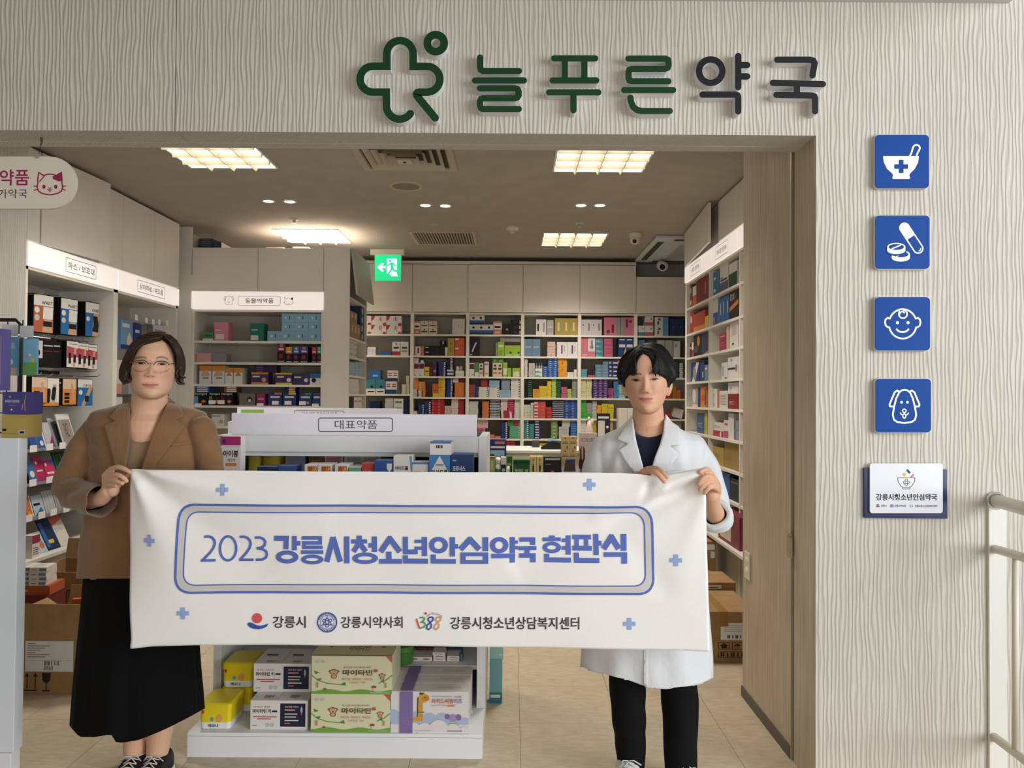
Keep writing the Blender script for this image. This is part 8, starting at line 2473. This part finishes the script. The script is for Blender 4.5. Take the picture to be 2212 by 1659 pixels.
# shoes
def shoe(cx,Yh,Yt,wdt,body_m,sole_m,parent,lace_m,hgt=0.075,yaw=0.0):
 L_=Yh-Yt
 prof=[(0.0,0.55,0.95),(0.04,0.82,1.0),(0.15,0.92,1.0),(0.3,0.9,0.98),(0.45,0.95,0.86),(0.6,1.03,0.72),(0.75,1.05,0.60),(0.88,0.92,0.50),(0.96,0.65,0.40),(1.0,0.3,0.28)]
 def rgn(t,ws,z0,z1,k=14):
  y=Yh-L_*t
  x=cx+yaw*t*L_
  o=[]
  for j in range(k):
   a=math.pi*j/(k-1)
   o.append(Vector((x+wdt/2*ws*math.copysign(abs(math.cos(a))**0.6,math.cos(a)),y,z0+(z1-z0)*abs(math.sin(a))**0.55)))
  return o
 sh_=MB().loft([rgn(t,w_,0.02,hgt*h_+0.005) for t,w_,h_ in prof]).obj('shoe',body_m,parent,True)
 MB().loft([[Vector((cx+yaw*t*L_+wdt/2*(w_+0.06)*s,Yh-L_*t+(0.004 if t==0 else-0.004 if t==1 else 0),z)) for s,z in ((-1,0.001),(1,0.001),(1,0.024),(-1,0.024))] for t,w_,h_ in prof]).obj('sole',sole_m,sh_)
 la=MB()
 for k in range(4):
  t=0.40+0.09*k
  h0=hgt*interp([(p[0],p[2]) for p in prof],t)+0.008
  for s in (-1,1):
   la.tube([(cx+yaw*t*L_-s*0.024,Yh-L_*t,h0-0.006),(cx+yaw*t*L_,Yh-L_*(t+0.03),h0+0.003),(cx+yaw*t*L_+s*0.024,Yh-L_*(t+0.08),h0-0.012)],[(0.004,0.002)]*3,8)
 for s in (-1,1):
  la.tube([(cx+yaw*0.4*L_,Yh-L_*0.4,hgt*0.9+0.012),(cx+yaw*0.4*L_+s*0.02,Yh-L_*0.42,hgt*0.9+0.016),(cx+s*0.036,Yh-L_*0.40,hgt*0.82+0.004)],[(0.004,0.002)]*3,8)
 la.obj('laces',lace_m,sh_,True)
BLKS,WHS,LAC=C((22,22,26),0.6),C((226,226,224),0.5),C((206,200,190),0.7)
shoe(P(290,1650,2.93).x,3.00,2.765,0.100,BLKS,WHS,wm,LAC,0.085,0.05)
shoe(P(338,1650,2.93).x,3.00,2.765,0.100,BLKS,WHS,wm,LAC,0.085,-0.02)
for cx,py in ((290,1632),(337,1640)):
 q=P(cx,py,2.945)
 MB().tube([(q.x,2.95,0.03),(q.x,2.95,q.z+0.006),(q.x,2.95,q.z+0.012)],[0.040,0.0425,0.0415],24,caps=False).obj('sock',C((214,218,228),0.8),wm,True)
#=================================================================man
YM=2.93
FM=Frame(1402,1000,YM,0.7)
mn=thing('person','young man in white lab coat over navy shirt holding right end of banner','person',(P(1410,1600,YM).x,YM,0))
levm=[(751,1384,1408),(758,1372,1420),(770,1361,1431),(785,1353,1439),(800,1350,1442),(815,1349,1443),(830,1349.5,1443),(845,1352,1441),(858,1356.5,1438),(870,1362,1433.5),(880,1368.5,1428),(888,1377,1420),(894,1388,1407)]
hm_=Head(2.86,levm,(1394,812,1394,845,11),[(1373.5,822,18),(1413.5,820,18)],(1395,862,30),892,nl=1.05)
body=MB()
hm_.mesh(body)
capsules(body,[(1399,868,2.90,0.055),(1400,895,2.915,0.0585),(1401,925,2.93,0.068),(1402,950,2.93,0.09)],28)
for sx,y0 in ((1447,841),(1347.5,842)):
 c=hm_.fr.q(sx,y0,-0.012)
 s=1 if sx> 1400 else-1
 body.ell(c,(0.008 if s> 0 else 0.006,0.013,0.028),14,10,R=Matrix.Rotation(math.radians(14*s),3,'Y') @ Matrix.Rotation(math.radians(-25*s),3,'Z'))
body.loft([ring(y,1402,h,d,d,FM) for y,h,d in ((918,38,0.04),(935,62,0.06),(955,88,0.075),(1000,96,0.085),(1100,94,0.085),(1250,98,0.09),(1350,98,0.09),(1420,90,0.09))])
capsules(body,[(1318,985,2.935,0.034),(1298,1075,2.90,0.033),(1345,1072,2.80,0.031),(1374,1042,2.735,0.026)],16)
capsules(body,[(1486,985,2.935,0.034),(1545,1115,2.905,0.034),(1545,1112,2.80,0.035),(1538,1092,2.735,0.029),(1537,1072,2.705,0.028)],20)
for ch in (  # right hand laid over the top edge
  [(1380,1030,2.725,0.013),(1390,1017,2.712,0.0115),(1404,1011,2.690,0.0102),(1421,1011.5,2.660,0.0092),(1432,1020,2.638,0.0084),(1441,1031,2.630,0.0072)],
  [(1377,1036,2.725,0.013),(1386,1023,2.710,0.0118),(1398,1018,2.685,0.0104),(1414,1018.5,2.652,0.0095),(1426,1029,2.632,0.0086),(1435,1040.5,2.627,0.0074)],
  [(1376,1042,2.73,0.013),(1388,1036,2.722,0.011),(1402,1040,2.712,0.0095),(1412,1047,2.708,0.008)],
  [(1376,1048,2.73,0.012),(1386,1048,2.722,0.010),(1396,1053,2.714,0.0085)],
  [(1380,1030,2.74,0.012),(1394,1030,2.735,0.011),(1408,1036,2.722,0.0095)],
  # left hand gripping the corner
  [(1541,1052,2.695,0.013),(1539,1032,2.685,0.0118),(1534,1018,2.670,0.0110),(1524,1012.5,2.652,0.0102),(1512,1020,2.640,0.0088)],
  [(1549,1046,2.700,0.0115),(1543,1033,2.672,0.0108),(1527,1027.5,2.640,0.0098),(1514,1036,2.632,0.0088),(1509,1045,2.636,0.0078)],
  [(1552,1054,2.702,0.0115),(1546,1044,2.672,0.0108),(1531,1039.5,2.640,0.0098),(1518,1049,2.632,0.0088),(1512,1058,2.636,0.0078)],
  [(1552,1064,2.704,0.0110),(1549,1056,2.676,0.0102),(1537,1050,2.648,0.0092),(1526,1058,2.640,0.0082),(1522,1065,2.644,0.0072)]):
 capsules(body,ch,12)
body.ell(P(1379,1034,2.735),(0.022,0.016,0.028),16,10)
body.ell(P(1544,1054,2.708),(0.022,0.018,0.036),16,10)
body.ell(P(1540,1070,2.706),(0.027,0.022,0.030),16,10)
for a in ((1354,1400,2.95,0.055),(1356,1500,2.945,0.050),(1360,1600,2.945,0.042),(1364,1650,2.94,0.036),(1362,1664,2.93,0.034)),((1466,1400,2.93,0.055),(1468,1500,2.93,0.050),(1470,1600,2.93,0.042),(1470,1660,2.92,0.036)):
 capsules(body,list(a),16)
brm=[(1365.5,810,1374,806.5,1386,808.5,2.8),(1402,807,1412,803,1424,808,2.8)]
bo_=solid('body',body,0.0027,3,M_SKIN,mn,col=tone_fn(hm_,(216,168,138),(190,104,104),(52,42,38),brm,blush=0.30))
make_eyes(hm_,bo_,2.2)
M_HAIRM=C((16,14,14),0.55,spec=0.3)
hm=MB()
wing(hm,hm_,[(1391,763),(1384,770),(1378,780),(1375,793),(1370,805),(1358,812),(1351,821),(1348.5,836)],[(1393,747),(1377,752),(1361,760),(1348,774),(1341,790),(1339,806),(1341,820),(1346,836)],0.017,seed=2,dmid=0.03)
wing(hm,hm_,[(1390,764),(1401,770),(1407,781),(1408,793),(1413,804),(1427,811),(1439,820),(1443,836)],[(1389,748),(1406,744.5),(1424,747),(1438,761),(1449,777),(1456,797),(1456,815),(1447,837)],0.019,seed=9,dmid=0.03)
hm.ell(hm_.fr.q(1398,794,-0.032),(0.096,0.088,0.084),28,18)
hm.ell(hm_.fr.q(1398,828,-0.055),(0.070,0.05,0.06),20,12)
rg=random.Random(8)
for k in range(84):
 left=k % 2==0
 s=rg.uniform(0.0,0.75)
 if left:
  e=(rg.uniform(1352,1376),rg.uniform(802,813))
  a1=(1372-10*s,768-8*s)
 else:
  e=(rg.uniform(1408,1438),rg.uniform(798,814))
  a1=(1418+8*s,766-10*s)
 dpt=lambda x,y,o:hm_.fr.q(x,y,hm_.front(min(max(x,1352),1440),y)+o)
 st_=(1391+(-1 if left else 1)*rg.uniform(0,6),752+rg.uniform(-3,8))
 m1=((a1[0]+e[0])/2+(-5 if left else 5)*rg.uniform(0.2,1),(a1[1]+e[1])/2)
 lock(hm,[dpt(*st_,0.012),dpt(*a1,0.020),dpt(*m1,0.019),dpt(*e,0.009)],rg.uniform(0.0022,0.0048))
hm.obj('hair',M_HAIRM,mn,True)
# navy shirt and lab coat
LC=[(903,1400,36,0.06,0.06),(913,1401,50,0.07,0.065),(922,1402,63,0.08,0.075),(931,1402,82,0.09,0.085),(940,1402,100,0.098,0.095),(953,1402,118,0.108,0.105),(966,1402,123,0.118,0.112),(1000,1402,120,0.130,0.112),(1060,1401,118,0.134,0.112),(1150,1399,124,0.138,0.12),(1250,1398,131,0.146,0.13),(1350,1397,137,0.152,0.14),(1410,1397,141,0.156,0.145),(1470,1397,143,0.158,0.15),(1500,1397,144,0.158,0.15)]
M_COAT=cloth('white_cotton',(214,216,219),(220,222,225),0.75,0.25,0.2)
ck=MB()
ck.loft([ring(*l,FM) for l in LC])
capsules(ck,[(1304,968,2.93,0.050),(1289,1015,2.93,0.058),(1284,1070,2.91,0.056),(1305,1085,2.87,0.053),(1345,1075,2.79,0.046)],24)
capsules(ck,[(1499,968,2.93,0.050),(1524,1015,2.93,0.056),(1541,1070,2.925,0.054),(1547,1112,2.905,0.054),(1546,1122,2.87,0.052),(1545,1113,2.80,0.050)],24)
VM=[(1357,885),(1363.5,925),(1369,955),(1377,986),(1384,1016),(1398,1026),(1414,1010),(1420,989),(1431,961),(1439,931),(1443,885)]
fm=torso_front(LC,FM)
cuffm=(P(1544,1110,2.785),(P(1538,1092,2.735)-P(1546,1116,2.86)).normalized())
HEMM=[(1250,1438),(1270,1446),(1320,1460),(1360,1470),(1392,1482),(1393,1485),(1440,1487),(1490,1482),(1520,1474),(1545,1462)]
def ck_keep(co):
 x,y=to_px(co)
 k=~(inpoly(x,y,VM) & (FM.depth(co)> 0.0))
 rel=(co-np.array(cuffm[0])) @ np.array(cuffm[1])
 k &=~((rel> 0) & (np.abs(co[:,0]-cuffm[0].x)< 0.08) & (np.abs(co[:,2]-cuffm[0].z)< 0.09) & (co[:,1]< 2.85))
 nk=(np.hypot(co[:,0]-FM.q(1400,900).x,co[:,1]-FM.q(1400,900).y)< 0.064) & (co[:,2]> FM.q(1400,918).z)
 return k & ~nk
def ck_wr(co):
 w=wr(0.0018,26,2.2,0.5)(co)
 x,y=to_px(co)
 w+=0.006*np.exp(-((x-1335)/30)**2-((y-985)/50)**2)*np.sin((x*0.9+y*0.35)/7.0)
 w+=0.005*np.exp(-((x-1480)/35)**2-((y-985)/50)**2)*np.sin((x*0.95-y*0.2)/7.0)
 w+=0.004*np.exp(-((y-1440)/40)**2)*np.sin(x/11.0)
 return w
co_=solid('lab_coat',ck,0.0048,5,M_COAT,mn,keep=ck_keep,hem=(FM,HEMM),wrinkle=ck_wr,thick=0.003)
def m2_(x,y):
 return (1220+x/3.6075,720+y/3.6075)
def lapm(x,y,o):
 a,b=m2_(x,y)
 return fm(a,b,o)
panel('lapel',[(520,640),(485,705),(445,760),(404,822),(490,858),(418,912),(455,975),(500,1040),(545,1090),(560,1130),(625,1130),(616,1060),(590,960),(560,850),(540,740)],lambda x,y:lapm(x,y,0.014),22,0.006,M_COAT,co_)
panel('lapel',[(786,628),(835,690),(892,728),(905,866),(820,874),(890,942),(840,1012),(778,1075),(740,1130),(660,1130),(680,1040),(700,970),(740,870),(770,760)],lambda x,y:lapm(x,y,0.014),22,0.006,M_COAT,co_)
# front edge of the coat below the banner and its facing
panel('front_edge',[(1391,1380),(1399,1380),(1399,1485),(1391,1481)],lambda x,y:fm(x,y,0.006),8,0.004,M_COAT,co_)
panel('chest_pocket',[(1436,1019),(1484,1014),(1484,1060),(1436,1060)],lambda x,y:fm(x,y,0.005),10,0.002,M_COAT,co_)
# rolled sleeve
rc=MB()
ax_=cuffm[1]
c0=cuffm[0]
s1=ax_.cross(Vector((0,1,0.2))).normalized()
s2_=ax_.cross(s1)
for k in range(3):
 pth=[]
 for j in range(25):
  t=2*math.pi*j/24
  rad=0.050+0.003*math.sin(3*t+k)+0.002*k
  pth.append(c0-ax_*(0.004+0.013*k)+s1*math.cos(t)*rad+s2_*math.sin(t)*rad)
 rc.tube(pth+[pth[1]],[(0.012,0.0095)]*26,10,caps=False)
rc.obj('rolled_cuff',M_COAT,co_,True)
SHN=cloth('navy_jersey',(22,27,48),(26,31,54),0.85,0.12)
fs_=torso_front([(a,b,c,d-0.014,e) for a,b,c,d,e in LC],FM)
panel('shirt',[(1360,922),(1371,932),(1384,941),(1400,944.5),(1417,942.5),(1431,937),(1442,922),(1440,985),(1412,1040),(1384,1040),(1362,985)],lambda x,y:fs_(x,y,0.0),7,0.004,SHN,mn)
# trousers
tr=MB()
capsules(tr,[(1358,1380,2.95,0.078),(1355,1480,2.945,0.070),(1357,1530,2.94,0.066),(1361,1590,2.945,0.060),(1364,1640,2.945,0.054),(1364,1652,2.945,0.052)],24)
capsules(tr,[(1458,1380,2.93,0.078),(1466,1480,2.93,0.070),(1470,1540,2.925,0.068),(1469,1600,2.925,0.064),(1471,1660,2.925,0.062),(1471,1672,2.925,0.060)],24)
tr.loft([ring(y,1408,h,0.11,0.115,FM) for y,h in ((1260,88),(1320,98),(1380,100),(1410,80))])
def tr_wr(co):
 return wr(0.0016,30,4.1,1.2)(co)
solid('trousers',tr,0.0055,4,cloth('black_trouser',(9,9,12),(12,12,15),0.85,0.2,0.0),mn,wrinkle=tr_wr)
shoe(P(1362,1665,2.92).x,3.00,2.74,0.102,C((222,222,220),0.5),C((230,230,228),0.5),mn,C((214,212,208),0.6),0.088,-0.12)
shoe(P(1472,1680,2.90).x,2.985,2.725,0.102,C((222,222,220),0.5),C((230,230,228),0.5),mn,C((214,212,208),0.6),0.088,0.12)
